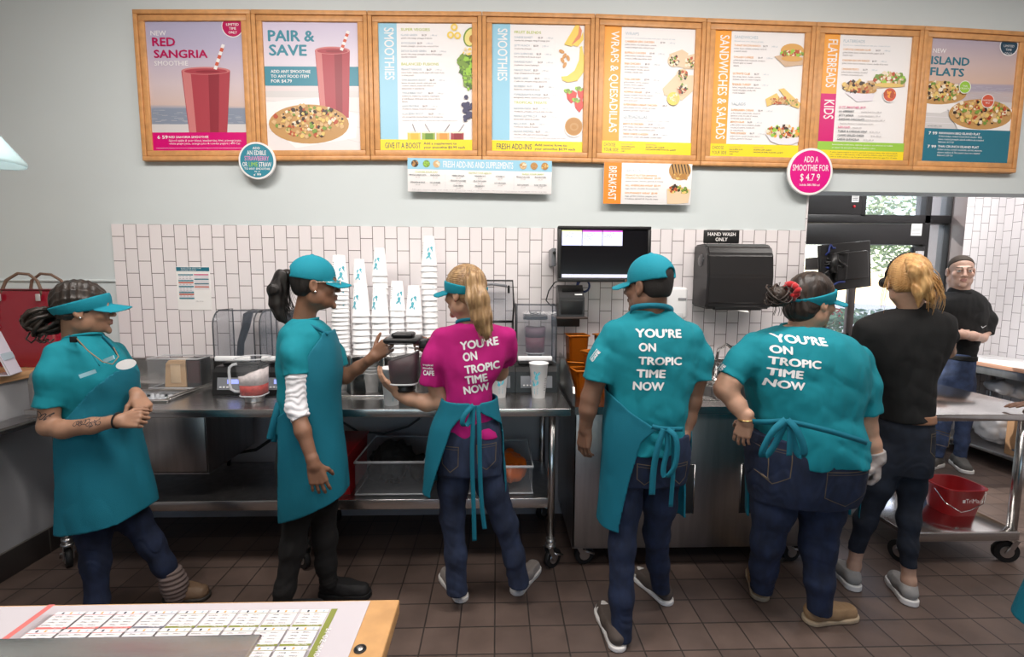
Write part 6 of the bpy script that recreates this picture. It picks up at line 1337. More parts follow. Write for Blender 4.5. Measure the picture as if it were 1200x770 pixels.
def headnet(F, neck, rn=.054, h=.0032, extra=None, **kw):
    """head and neck in head coordinates -> world"""
    I = Frame((0, 0, 0), (0, 1, 0)); nb = F.inv(V3(neck))[0] if np.ndim(F.inv(V3(neck))) > 1 else F.inv(V3(neck))
    lo = np.minimum((-.105, -.13, -.14), nb-.08); hi = np.maximum((.105, .14, .13), nb+.08)
    g = G(lo, hi, h); head_sdf(g, I, **kw)
    g.cone((0, -.028, -.045), nb, rn*.97, rn*1.06, .03)
    if extra: extra(g)
    V, Q = g.net(); V = smooth_net(V, Q, 1)
    return F.o+F.s*(V[:, :1]*F.x+V[:, 1:2]*F.y+V[:, 2:]*F.z), Q
def hpart(name, build, F, m, parent, lo=(-.13, -.2, -.2), hi=(.13, .24, .17), h=.0035, sm=1, matfn=None):
    g = G(lo, hi, h); build(g); V, Q = g.net(); W = F.o+F.s*(V[:, :1]*F.x+V[:, 1:2]*F.y+V[:, 2:]*F.z)
    return np_mesh(name, [(W, Q, 0)], [m] if not isinstance(m, list) else m, parent, smooth=sm, matfn=matfn)
SK = (0, -.016, .036)
def brim_fn(g, y0=.075, w=.080, L=.095, z0=.024, tilt=.16, curve=5.5, th=.0034):
    X, Y, Z = g.coords()
    e = (np.sqrt((X/w)**2+(np.maximum(Y-y0, (Y-y0)*.5)/L)**2)-1)*min(w, L)+0*Z
    zz = np.abs(Z-(z0-tilt*(Y-y0)-curve*X*X))-th
    d = np.maximum(np.maximum(e, zz), y0-.035-Y); g.D = smin(g.D, d.astype('f'), .004)
def cap_b(hole=True, rad=(.084, .104, .098), zc=.016, brim=True, **kw):
    def f(g):
        g.ell(SK, rad); g.plane((0, 0, zc), (0, -.12, -1))
        if hole:
            g.ell((0, -.125, .047), (.036, .05, .024), k=.004, op='s')
        # panel seams
        g.disp(lambda x, y, z: .0012*(np.abs(np.sin(np.arctan2(x, y+.016)*3)) < .05), .01)
        if brim: brim_fn(g, **kw)
        g.ell((0, -.016, .134), (.008, .008, .005), k=.001)
    return f
def visor_b(rad=(.083, .103, .098), z0=.012, z1=.052, tilt=.25, **kw):
    def f(g):
        g.ell(SK, rad); g.plane((0, 0, z1), (0, -tilt, 1)); g.plane((0, 0, z0-.004), (0, tilt*.55, -1))
        brim_fn(g, **kw)
    return f
def hair_b(rad=(.080, .099, .092), front=.058, low=-.05, slope=.75, groove=0.0, gf=40, ears=True):
    def f(g):
        g.ell(SK, rad); g.ell((0, -.045, -.01), (rad[0]*.86, .058, .066), k=.02)
        g.plane((0, front, .052), (0, 1, -slope)); g.plane((0, -.05, low), (0, -.1, -1), k=.01)
        if groove: g.disp(lambda x, y, z: groove*np.sin(gf*np.arctan2(x, z-.02+0*x))+.0012*vnoise(x*300, y*60, z*300), .02)
    return f
def strands(mb, m, root, tip, n, rr, rt, rad, sag, seed, bend=None):
    rnd = random.Random(seed); root, tip = Vector(root), Vector(tip)
    for i in range(n):
        a = rnd.uniform(0, 2*math.pi); q = math.sqrt(rnd.random()); o = Vector((math.cos(a), math.sin(a)*.6, math.sin(a)))*q
        p0 = root+o*rr*.8; p3 = tip+o*rt+Vector((0, 0, rnd.uniform(-.03, .03))); mid = (p0+p3)/2+Vector(sag)+o*(rr+rt)*.6+(Vector(bend) if bend else Vector())
        pts = [p0*(1-t)**2+mid*2*t*(1-t)+p3*t*t for t in [k/7 for k in range(8)]]
        mb.tube(pts, [rad*(1-.6*k/7) for k in range(8)], m, 4, False)
def core_body(rows, chains, h=.011):
    """torso, hips and limbs under the clothes (coarse)"""
    R = rows_px(rows); R = [(z, x, y, max(a-.02, .03), max(b-.02, .03)) for z, x, y, a, b in R]
    pts = [p for c in chains for p, r in c]+[(x, y, z) for z, x, y, a, b in R]; lo, hi = bbox(pts, .22)
    g = G(lo, hi, h); g.loft(R, .03)
    for c in chains:
        q = [(p, max(r-.014, .02)) for p, r in c]
        if q[-1][0][2] < .3: q[-1] = ((q[-1][0]*.4+q[-2][0]*.6), q[-1][1])
        g.chain(q, .03)
    return g.net()
def shirt_fn(rows, sleeves, wr=.004, seed=1., n=2.4, neck=None, hemz=None, cuts=()):
    def f(g):
        g.loft(rows_px(rows), .03, n=n)
        if sleeves:
            g2 = G(g.lo, g.lo+g.h*(g.n-2), g.h)
            for s in sleeves:
                g3 = G(g.lo, g.lo+g.h*(g.n-2), g.h); g3.chain(px_chain(s), .035)
                a, b = px_chain(s)[-2:]; g3.plane(b[0], b[0]-a[0]); g2.D = np.minimum(g2.D, g3.D)
            q = tuple(min(i, j) for i, j in zip(g.D.shape, g2.D.shape)); g.D[:q[0], :q[1], :q[2]] = smin(g.D[:q[0], :q[1], :q[2]], g2.D[:q[0], :q[1], :q[2]], .035)
        R = rows_px(rows); zt, zb = max(r[0] for r in R), min(r[0] for r in R)
        g.wrinkle(wr, 7, 7, 5, seed, True); g.wrinkle(wr*.45, 19, 19, 9, seed+3, True)
        def fold(x, y, z):                       # slack gathers towards the waist, pulls from the armpits
            q = np.clip((zt-z)/(zt-zb), 0, 1); n = vnoise(x*6+seed*3, y*6, z*16+x*9)
            return wr*.9*(q**1.5)*(1-2*np.abs(n))+wr*.5*np.exp(-((q-.35)/.14)**2)*(1-2*np.abs(vnoise(x*9+z*14, y*9+seed, z*5)))
        g.disp(fold)
        for p, nn in cuts: g.plane(p, nn)
    return f
def span(rows, extra=(), pad=.06):
    P = []
    for py, xl, xr, Y, b in rows: P += [at(xl, py, Y-b), at(xr, py, Y+b), at(xl, py, Y+b), at(xr, py, Y-b)]
    for c in extra: P += [at(q[0], q[1], q[2]) for q in c]
    return bbox(P, pad)
def apron_fn(rows, cut, ycut, t=.0052, n=2.3, wr=.003, seed=2., side=None):
    """thin wrap-around cloth; cut: (py, x_left, x_right) opening on the near side"""
    def f(g):
        g.loft(rows_px(rows), .0, n=n); g.wrinkle(wr, 8, 8, 4, seed, True)
        D0 = g.D.copy(); zs = [r[0] for r in rows_px(rows)]
        g.D = np.abs(g.D)-t
        X, Y, Z = g.coords(); z = Z.ravel()
        C = sorted([((at((a+b)/2, py, ycut-.1).z), at(a, py, ycut-.1).x, at(b, py, ycut-.1).x) for py, a, b in cut])
        xl = np.interp(z, [c[0] for c in C], [c[1] for c in C])[None, None, :]; xr = np.interp(z, [c[0] for c in C], [c[2] for c in C])[None, None, :]
        dR = np.maximum(np.maximum(Y-ycut, xl-X), X-xr); g.D = np.maximum(g.D, -dR.astype('f'))
        # open top and bottom
        g.D = np.maximum(g.D, np.maximum(Z-(max(zs)-.012), (min(zs)+.012)-Z).astype('f'))
        if side: side(g, X, Y, Z)
    return f
def pants_fn(rows, legs, wr=.0035, seed=5., hem=True):
    def f(g):
        if rows: g.loft(rows_px(rows), .03)
        for l in legs: g.chain(px_chain(l), .035)
        L = [px_chain(l) for l in legs]; zk = [c[min(2, len(c)-1)][0][2] for c in L]; za = [c[-1][0][2] for c in L]; zh = max(c[0][0][2] for c in L)
        def fold(x, y, z):                       # creases behind the knees, at the ankles and across the hips
            a = .35+np.exp(-((z-np.mean(zk))/.10)**2)+1.1*np.exp(-((z-np.mean(za)-.05)/.09)**2)+.7*np.exp(-((z-zh)/.10)**2)
            n = vnoise(x*5+seed, y*5+seed*2, z*30+6*vnoise(x*9, y*9, z*3)); m = vnoise(x*12+seed, y*12, z*9)
            return wr*(.62*a*(1-2.2*np.abs(n))+.35*m)
        g.disp(fold)
        for l in legs:
            a, b = px_chain(l)[-2:]; X, Y, Z = g.coords(); zc = b[0][2]; rad = np.sqrt((X-b[0][0])**2+(Y-b[0][1])**2)+0*Z-.12
            g.D = np.maximum(g.D, np.where(rad < 0, zc-Z, -9).astype('f'))
    return f
def pocket(px, py, w, h, Y, target, parent, slope=0.0):
    o = at(px, py, Y); s = Y/FPX; w *= s; h *= s
    pts = [(0, 0), (w, -slope*w), (w*.97, -h*.72), (w*.5, -h), (w*.03, -h*.72)]
    return lay('pocket_stitching', [strip(pts, .0035, True), strip([(0, -.012), (w, -.012-slope*w)], .002)], o, (1, 0, 0), (0, 0, 1), (0, -1, 0), target, M_thread, parent, .0012)
def collar_ring(mb, c, rx, ry, m, r=.006, tilt=(0, 0)):
    c = Vector(c); mb.tube([c+Vector((rx*math.cos(a), ry*math.sin(a), tilt[0]*math.cos(a)+tilt[1]*math.sin(a))) for a in [2*math.pi*k/28 for k in range(28)]], r, m, 8, closed=True)

def person_capman():
    skin = skinmat('brown_skin', (.20, .105, .068)); hair = mat('cropped_black_hair', (.014, .011, .010), .7, bump=.6, bscale=400)
    t = thing('person', 'person in teal cap and teal shirt, back turned, standing before the amber containers', 'person', (.62, 2.03, 0), 'crew members at the counter')
    Y = 2.03
    F = Frame(at(759, 335, Y), (-.62, .78, -.04), sc=1.02)
    neck = at(764, 392, Y+.01)
    shirt = [(362, 741, 787, Y, .055), (372, 729, 799, Y, .075), (382, 716, 811, Y, .095), (397, 707, 819, Y, .112), (425, 707, 818, Y, .122), (450, 711, 812, Y, .122), (480, 712, 805, Y, .122), (500, 710, 804, Y, .125), (524, 709, 806, Y, .128)]
    slL = [(720, 392, Y, .062), (707, 418, Y, .066), (700, 446, Y-.01, .072)]; slR = [(808, 392, Y, .062), (818, 420, Y, .066), (818, 447, Y-.01, .070)]
    legL = [(736, 535, Y, .088), (732, 590, Y-.01, .074), (729, 640, Y-.03, .060), (728, 700, Y-.07, .052), (728.5, 748, Y-.10, .047)]
    legR = [(778, 535, Y, .088), (773, 590, Y+.03, .074), (769, 625, Y+.06, .060), (771, 660, Y+.1, .052), (775, 692, Y+.13, .046)]
    armL = [(717, 403, Y, .042), (700, 440, Y-.01, .046), (692, 466, Y-.01, .040), (689, 480, Y-.01, .037), (686, 502, Y+.01, .026)]
    armR = [(809, 403, Y, .042), (817, 440, Y-.01, .046), (811, 470, Y, .040), (806, 490, Y, .036), (800, 519, Y-.03, .026)]
    hv, hq = headnet(F, neck, .056, jaw=1.1)
    aL = limb(armL, dict(fwd=(-.05, .12, -1), back=(-.8, -.5, 0), thumb=(.6, .7, 0), curls=(.3, .45, .4), sc=.98))
    aR = limb(armR, dict(fwd=(-.1, .1, -1), back=(.8, -.6, 0), thumb=(-.5, .8, 0), curls=(.35, .5, .4), sc=.98))
    cb = core_body(shirt, [px_chain(legL), px_chain(legR), px_chain(armL[:3]), px_chain(armR[:3])])
    hm = head_mats(F); n0 = len(hq)
    np_mesh('body', [(hv, hq, 0), (*aL, 0), (*aR, 0), (*cb, 0)], [skin, mat('lips_brown', (.17, .07, .055), .45), M_eye, M_iris, hair], t, hm, smooth=0)
    hpart('hair', hair_b((.077, .096, .087), .055, -.052), F, hair, t)
    c = hpart('cap', cap_b(tilt=.28, z0=.026), F, M_cap, t)
    sh, g = garment('shirt', shirt_fn(shirt, [slL, slR], .0065, 1.3), *span(shirt, [slL, slR], .09), .0055, M_teal, t)
    mb = MB(); collar_ring(mb, at(764, 364, Y), .066, .060, M_teal, .007, (0, .012)); mb.build('collar', sh)
    back_print((745, 396), (845, 397.5), Y-.1, [("YOU\u2019RE", 745, 395.5, 56, 10.6), ('ON', 748.5, 412, 20, 10.4), ('TROPIC', 748.5, 428, 53, 10), ('TIME', 747, 443.5, 34.5, 10), ('NOW', 744, 459, 36.5, 10.6)], sh, sh)
    o = at(689, 425, Y-.08); lay('sleeve_print', [line('tropical', 0, .034, .05, .011), line('smoothie', 0, .02, .05, .011), line('CAFE', 0, 0, .05, .017)], o, (.35, -.3, .87), (-.85, -.2, .3), (-.75, -.65, .05), sh, M_print, sh)
    pr = [(505, 712, 806, Y, .118), (530, 709, 808, Y, .124), (560, 709, 803, Y+.01, .12)]
    pa, g = garment('jeans', pants_fn(pr, [legL, legR], .004, 4.), *span(pr, [legL, legR], .1), .0055, M_denim, t)
    pocket(738, 532, 19, 26, Y, pa, pa, .1); pocket(780, 533, 17, 26, Y, pa, pa, -.05)
    ar = [(440, 709, 816, Y, .128), (475, 709, 810, Y, .132), (505, 707, 808, Y, .135), (560, 704, 806, Y+.01, .14), (612, 700, 804, Y+.02, .145)]
    ap, g = garment('apron', apron_fn(ar, [(436, 700, 830), (455, 708, 826), (480, 736, 822), (498, 764, 816), (514, 746, 812), (560, 734, 816), (612, 724, 820)], Y+.03), *span(ar, (), .05), .0045, M_teal2, t)
    mb = MB(); yb = Y-.15
    ribbon(mb, [at(764, 500, yb), at(778, 503, yb-.01), at(800, 503, yb+.02)], .02, M_teal2, (0, 0, 1))
    ribbon(mb, [at(778, 503, yb-.012), at(772, 520, yb-.02), at(766, 545, yb-.018), at(764, 580, yb-.01)], .026, M_teal2)
    ribbon(mb, [at(782, 503, yb-.012), at(794, 512, yb-.03), at(793, 545, yb-.03), at(780, 562, yb-.02), at(776, 552, yb-.015), at(783, 525, yb-.014), at(781, 504, yb-.012)], .022, M_teal2)
    ribbon(mb, [at(788, 503, yb-.01), at(790, 540, yb), at(786, 594, yb+.02)], .018, M_teal2)
    mb.build('apron_ties', ap)
    mb = MB(); ribbon(mb, [at(740, 371, Y+.02), at(738, 362, Y-.03), at(748, 359, Y-.075), at(764, 358, Y-.088), at(780, 359, Y-.075), at(789, 363, Y-.03), at(789, 371, Y+.02)], .024, M_teal2, (0, 0, 1)); mb.build('neck_strap', ap)
    taupe = mat('taupe_canvas', (.085, .066, .056), .85, bump=.3, bscale=400); lace = mat('white_lace', (.7, .7, .7), .7)
    h1, h2 = atZ(726, 765, 0), atZ(704, 713, 0); shoe('sneaker', h2, h1, t, taupe, M_sole, .045, top=.09, lace=lace, cap=M_sole)
    h1, h2 = atZ(785, 710, 0), atZ(743, 673, 0); shoe('sneaker', h2, h1, t, taupe, M_sole, .045, top=.09, lace=lace, cap=M_sole)
person_capman()

def person_pink():
    skin = skinmat('tan_skin', (.44, .25, .165)); hair = hairmat('blonde_hair', (.19, .105, .05), (.42, .27, .13))
    Y = 2.2
    t = thing('person', 'person in a magenta shirt and teal visor, back turned, holding a blender jar', 'person', (-.05, Y, 0), 'crew members at the counter')
    F = Frame(at(544, 343, Y), (-.82, .56, -.10), sc=.98); neck = at(549, 392, Y+.01)
    shirt = [(378, 537, 572, Y, .05), (384, 522, 588, Y, .07), (394, 514, 596, Y, .085), (410, 515, 596, Y, .10), (430, 519, 590, Y, .108), (455, 522, 578, Y, .108), (475, 520, 578, Y, .108), (500, 516, 585, Y, .118), (508, 514, 587, Y, .12)]
    slL = [(518, 396, Y, .056), (510, 420, Y, .064), (506, 450, Y+.01, .066)]; slR = [(591, 394, Y+.01, .052), (593, 408, Y+.05, .055), (592, 424, Y+.10, .058)]
    armL = [(516, 402, Y, .042), (508, 440, Y+.01, .044), (517, 470, Y+.02, .042), (500, 472, Y+.02, .040), (480, 467, Y+.02, .033), (467, 461, Y+.02, .026)]
    armR = [(591, 400, Y+.04, .042), (585, 436, Y+.16, .042), (545, 430, Y+.2, .036), (512, 412, Y+.15, .026)]
    legL = [(533, 530, Y, .082), (531, 570, Y, .070), (530, 605, Y, .058), (534, 650, Y-.01, .050), (536, 694, Y-.02, .052)]
    legR = [(566, 530, Y, .082), (576, 570, Y+.01, .070), (592, 612, Y+.02, .058), (602, 650, Y+.02, .050), (608, 685, Y+.02, .053)]
    hv, hq = headnet(F, neck, .050, face=.95)
    aL = limb(armL, dict(fwd=(-.62, -.05, .55), back=(-.55, -.55, -.55), thumb=(.5, -.35, .7), curls=(.25, .35, .3), sc=.95))
    aR = limb(armR, dict(fwd=(-.8, -.3, .5), back=(-.2, .9, .3), thumb=(-.2, 0, 1), curls=(.5, .6, .5), sc=.95))
    cb = core_body(shirt, [px_chain(legL), px_chain(legR), px_chain(armL[:3]), px_chain(armR[:2])])
    np_mesh('body', [(hv, hq, 0), (*aL, 0), (*aR, 0), (*cb, 0)], [skin, mat('lips_rose', (.38, .13, .11), .4), M_eye, M_iris, hair], t, head_mats(F), smooth=0)
    def hb(g):
        hair_b((.083, .104, .098), .062, -.055)(g)
        g.disp(lambda x, y, z: .0022*np.sin(60*np.arctan2(x, z-.03))*np.clip((y+.1)*0+1, 0, 1), .02)
    hr = hpart('hair', hb, F, hair, t)
    root = at(553, 318, Y-.03); 
    def pt(g):
        g.chain(px_chain([(550, 315, Y-.05, .020), (556, 328, Y-.10, .036), (559, 350, Y-.125, .046), (564, 372, Y-.13, .040), (569, 388, Y-.125, .024), (571, 396, Y-.12, .008)]), .03)
        X, Y_, Z = g.coords(); g.disp(lambda x, y, z: .0035*np.sin(150*x+40*z+4*vnoise(x*20, y*20, z*6))+.002*np.sin(330*x+30*z), .02)
    V = [at(530, 305, Y-.2), at(590, 402, Y)]; lo, hi = bbox(V, .05)
    g = G(lo, hi, .003); pt(g); Vv, Q = g.net(); np_mesh('ponytail', [(Vv, Q, 0)], [hair], hr)
    mb = MB(); strands(mb, hair, at(553, 317, Y-.06), at(569, 390, Y-.13), 90, .02, .03, .0017, (-.012, -.06, .03), 5); mb.build('hair_strands', hr)
    mb = MB(); collar_ring(mb, at(551, 315, Y-.045), .02, .016, hair, .006, (0, .012)); mb.build('hair_tie', hr)
    hpart('visor', lambda g: visor_b((.092, .111, .102), .0, .044, tilt=.28)(g), F, M_cap, t)
    sh, g = garment('shirt', shirt_fn(shirt, [slL, slR], .0055, 8.3), *span(shirt, [slL, slR], .1), .0055, M_mag, t)
    mb = MB(); collar_ring(mb, at(553, 380, Y), .062, .055, M_mag, .006, (0, .010)); mb.build('collar', sh)
    back_print((540, 400), (582, 394), Y-.1, [("YOU\u2019RE", 538, 411, 46, 10.2), ('ON', 539.5, 424.5, 17, 10.4), ('TROPIC', 539.5, 439.5, 42, 10.2), ('TIME', 538, 452, 27, 10), ('NOW', 534.5, 464, 31, 10)], sh, sh)
    o = at(493, 440, Y-.06); lay('sleeve_print', [line('tropical', 0, .044, .055, .012), line('smoothie', 0, .03, .055, .012), line('CAFE', .004, 0, .055, .025)], o, (.92, -.35, .0), (0, -.2, 1), (-.25, -.95, .1), sh, M_print, sh)
    pr = [(488, 519, 583, Y, .105), (512, 513, 588, Y, .118), (535, 512, 588, Y, .122), (550, 513, 586, Y, .115)]
    pa, g = garment('jeans', pants_fn(pr, [legL, legR], .0045, 14.), *span(pr, [legL, legR], .1), .0055, M_denim2, t)
    pocket(520, 515, 20, 30, Y, pa, pa, -.03); pocket(560, 512, 22, 30, Y, pa, pa, .02)
    ar = [(462, 519, 581, Y, .122), (478, 514, 584, Y, .126), (500, 505, 588, Y, .132), (540, 499, 591, Y, .138), (576, 496, 593, Y, .142)]
    ap, g = garment('apron', apron_fn(ar, [(460, 545, 575), (472, 552, 562), (479, 553, 560), (490, 538, 577), (500, 530, 588), (550, 513, 590), (576, 505, 592)], Y+.02, seed=9.), *span(ar, (), .05), .0045, M_teal2, t)
    mb = MB(); yb = Y-.135
    ribbon(mb, [at(540, 488, yb+.02), at(548, 480, yb), at(555, 475, yb-.006)], .022, M_teal2, (0, 0, 1))
    ribbon(mb, [at(555, 475, yb-.01), at(543, 487, yb-.03), at(541, 498, yb-.03), at(548, 499, yb-.02), at(553, 486, yb-.012), at(556, 476, yb-.01)], .022, M_teal2)
    ribbon(mb, [at(555, 475, yb-.012), at(554, 500, yb-.02), at(553, 540, yb-.01), at(555, 590, yb-.005), at(556, 634, yb)], .020, M_teal2)
    ribbon(mb, [at(560, 475, yb-.012), at(562, 500, yb-.02), at(562, 540, yb-.012), at(564, 590, yb-.005), at(568, 620, yb)], .020, M_teal2)
    mb.build('apron_ties', ap)
    mb = MB(); ribbon(mb, [at(535, 384, Y+.04), at(533, 378, Y-.01), at(540, 375, Y-.05), at(556, 374, Y-.058)], .016, M_teal2, (0, 0, 1)); mb.build('neck_strap', ap)
    grey = mat('grey_suede', (.30, .27, .25), .85, bump=.3, bscale=300)
    shoe('slip_on_shoe', atZ(520, 674, 0), atZ(543, 706, 0), t, grey, M_sole, .044, top=.085, sole=.026)
    shoe('slip_on_shoe', atZ(629, 665, 0), atZ(603, 698, 0), t, grey, M_sole, .044, top=.085, sole=.026)
person_pink()

def glasses(F, parent, m):
    mb = MB()
    def L(x, y, z): return Vector(F(x, y, z))
    for q in (-1, 1):
        mb.tube([L(q*.033+.024*math.cos(a), .104, .004+.019*math.sin(a)) for a in [2*math.pi*k/20 for k in range(20)]], .0016, m, 6, closed=True)
        mb.tube([L(q*.057, .103, .012), L(q*.078, .06, .012), L(q*.082, -.02, .010)], .0017, m, 6)
    mb.tube([L(-.009, .104, .008), L(0, .108, .012), L(.009, .104, .008)], .0015, m, 6)
    mb.build('glasses', parent)

def person_ponytail():
    skin = skinmat('brown_skin_warm', (.23, .115, .07)); hair = hairmat('black_hair', (.006, .005, .005), (.02, .016, .015))
    Y = 2.22
    t = thing('person', 'person in teal cap and glasses with a black ponytail and white undersleeve, facing right', 'person', (-1.0, Y, 0), 'crew members at the counter')
    F = Frame(at(370, 333, Y), (.92, .38, -.04), sc=.99); neck = at(354, 386, Y+.01)
    shirt = [(373, 342, 373, Y, .055), (379, 335, 382, Y, .085), (389, 327, 389, Y, .12), (408, 323, 394, Y, .135), (430, 323, 396, Y, .135), (455, 326, 394, Y, .125), (480, 327, 394, Y, .125), (505, 325, 397, Y, .13)]
    slR = [(343, 394, Y-.09, .058), (346, 415, Y-.13, .064), (349, 441, Y-.15, .068)]; slL = [(378, 394, Y+.10, .055), (391, 415, Y+.13, .058), (398, 432, Y+.13, .056)]
    armR = [(344, 400, Y-.1, .042), (348, 440, Y-.14, .042), (347, 478, Y-.17, .038), (355, 505, Y-.20, .034), (368, 545, Y-.22, .024)]
    armL = [(380, 400, Y+.11, .042), (397, 440, Y+.13, .040), (405, 441, Y+.12, .037), (420, 431, Y+.1, .031), (438, 418, Y+.06, .0245)]
    legR = [(348, 550, Y-.04, .085), (350, 590, Y-.05, .074), (344, 640, Y-.07, .060), (334, 690, Y-.10, .048), (327, 722, Y-.12, .042)]
    legL = [(376, 550, Y+.03, .085), (378, 590, Y+.04, .070), (381, 630, Y+.04, .058), (382, 660, Y+.03, .050), (386, 686, Y+.02, .043)]
    hv, hq = headnet(F, neck, .048, face=.95, nose=.86)
    aR = limb(armR, dict(fwd=(.22, .02, -1), back=(.35, -.9, 0), thumb=(.9, .35, 0), curls=(.25, .4, .35), sc=.93))
    aL = limb(armL, dict(fwd=(.75, -.1, .62), back=(-.1, -.95, .1), thumb=(.2, -.1, .9), curls=(.9, 1.2, .8), sc=.93, tcurl=-.1))
    cb = core_body(shirt, [px_chain(legR), px_chain(legL), px_chain(armR[:3]), px_chain(armL[:2])])
    np_mesh('body', [(hv, hq, 0), (*aR, 0), (*aL, 0), (*cb, 0)], [skin, mat('lips_brown_dark', (.15, .06, .05), .4), M_eye, M_iris, hair], t, head_mats(F), smooth=0)
    hr = hpart('hair', hair_b((.078, .098, .088), .045, -.06), F, hair, t)
    lo, hi = bbox([at(312, 310, Y-.1), at(350, 385, Y+.1)], .06); g = G(lo, hi, .003)
    g.chain(px_chain([(341, 322, Y, .022), (331, 325, Y-.02, .030), (325, 340, Y-.03, .038), (325, 356, Y-.03, .034), (329, 369, Y-.03, .020), (335, 378, Y-.03, .007)]), .03)
    g.disp(lambda x, y, z: .003*np.sin(170*y+60*x+3*vnoise(x*20, y*20, z*6))+.0015*np.sin(400*y), .02); V, Q = g.net(); np_mesh('ponytail', [(V, Q, 0)], [hair], hr)
    mb = MB(); strands(mb, hair, at(336, 322, Y-.02), at(336, 372, Y-.03), 70, .02, .025, .0016, (-.05, -.01, .03), 8)
    strands(mb, hair, at(338, 330, Y), at(347, 365, Y-.02), 18, .01, .02, .0014, (-.02, -.01, -.02), 9); mb.build('hair_strands', hr)
    hpart('cap', cap_b(tilt=.30, z0=.026, L=.085), F, M_cap, t)
    glasses(F, t, mat('pale_gold_wire', (.75, .62, .5), .25, 1.0))
    mb = MB(); mb.lathe([(0, -.006), (.005, -.004), (.006, 0), (.005, .004), (0, .006)], F(.084, -.004, -.034), M_chrome, 10); mb.build('earring', t)
    sh, g = garment('shirt', shirt_fn(shirt, [slR, slL], .0055, 21.), *span(shirt, [slR, slL], .1), .0055, M_teal, t)
    mb = MB(); collar_ring(mb, at(357, 376, Y), .060, .055, M_teal, .006, (.012, 0)); mb.build('collar', sh)
    def us(g):
        g.chain(px_chain([(349, 424, Y-.135, .042), (348, 438, Y-.15, .047), (347, 478, Y-.17, .046), (353, 491, Y-.185, .043)]), .02); g.disp(lambda x, y, z: .0022*np.sin(z*260+vnoise(x*25, y*25, z*25)*6)+.0015*vnoise(x*60, y*60, z*60), .03)
        a = V3(at(347, 478, Y-.17)); b_ = V3(at(353, 491, Y-.185)); g.plane(b_, unit(b_-a))
    lo, hi = bbox([at(349, 425, Y-.13), at(353, 495, Y-.19)], .08); garment('undersleeve', us, lo, hi, .0045, mat('white_knit', (.78, .77, .80), .85, bump=.3, bscale=300), sh)
    o = at(325, 425, Y-.05); lay('back_print', [line('NOW', 0, 0, .10, .035)], o, (-.3, 1, 0), (0, 0, 1), (-.95, -.3, 0), sh, M_print, sh)
    pr = [(500, 328, 396, Y, .12), (540, 324, 402, Y, .135), (570, 327, 400, Y, .125)]
    garment('trousers', pants_fn(pr, [legR, legL], .003, 24.), *span(pr, [legR, legL], .1), .0055, M_blackc, t)
    ar = [(384, 366, 392, Y, .09), (408, 321, 399, Y, .160), (432, 320, 402, Y, .164), (465, 323, 400, Y, .156), (500, 322, 402, Y, .15), (550, 321, 408, Y, .155), (585, 322, 409, Y, .16), (606, 323, 409, Y, .16)]
    def side(g, X, Y_, Z):
        # open back (towards the left), bib narrows towards the neck, slanting hem
        z = Z.ravel(); q = sorted([(at(x, py, Y).z, at(x, py, Y-.1).x) for py, x in ((380, 378), (395, 374), (410, 366), (440, 358), (468, 345), (480, 328), (520, 329), (606, 329))])
        xb = np.interp(z, [a for a, b in q], [b for a, b in q])[None, None, :]
        g.D = np.maximum(g.D, np.maximum(xb-X, -9)+0*Y_)
        a, b = at(327, 602, Y), at(407, 574, Y); sl = (b.z-a.z)/(b.x-a.x); g.D = np.maximum(g.D, (a.z+(X-a.x)*sl-Z)*.9+0*Y_)
    ap, g = garment('apron', apron_fn(ar, [(380, 0, -10), (610, 0, -10)], Y-5, seed=31., side=side), *span(ar, (), .05), .0045, M_teal2, t)
    mb = MB(); ribbon(mb, [at(385, 392, Y-.07), at(372, 385, Y-.075), at(356, 379, Y-.06), at(347, 377, Y)], .016, M_teal2, (0, 0, 1)); mb.build('neck_strap', ap)
    mb = MB(); ribbon(mb, [at(352, 482, Y-.15), at(335, 474, Y-.13), at(326, 472, Y-.06)], .02, M_teal2, (0, 0, 1))
    ribbon(mb, [at(327, 472, Y-.08), at(322, 490, Y-.1), at(316, 515, Y-.1)], .03, M_teal2, (1, .3, 0)); ribbon(mb, [at(327, 472, Y-.06), at(325, 495, Y-.06), at(321, 518, Y-.06)], .024, M_teal2, (1, .3, 0)); mb.build('apron_ties', ap)
    bl = mat('black_trainer_mesh', (.010, .010, .011), .7, bump=.3, bscale=300)
    shoe('trainer', atZ(434, 699, 0), atZ(376, 699, 0), t, bl, M_blackc, .046, top=.095, sole=.028, lace=M_blackc)
    e = atZ(376, 699, 0); a_, b_ = at(322, 700, Y-.12), None
    shoe('trainer', (a_.x+.21, Y-.05), (a_.x-.05, Y-.14), t, bl, M_blackc, .046, top=.095, sole=.028, lace=M_blackc)
person_ponytail()

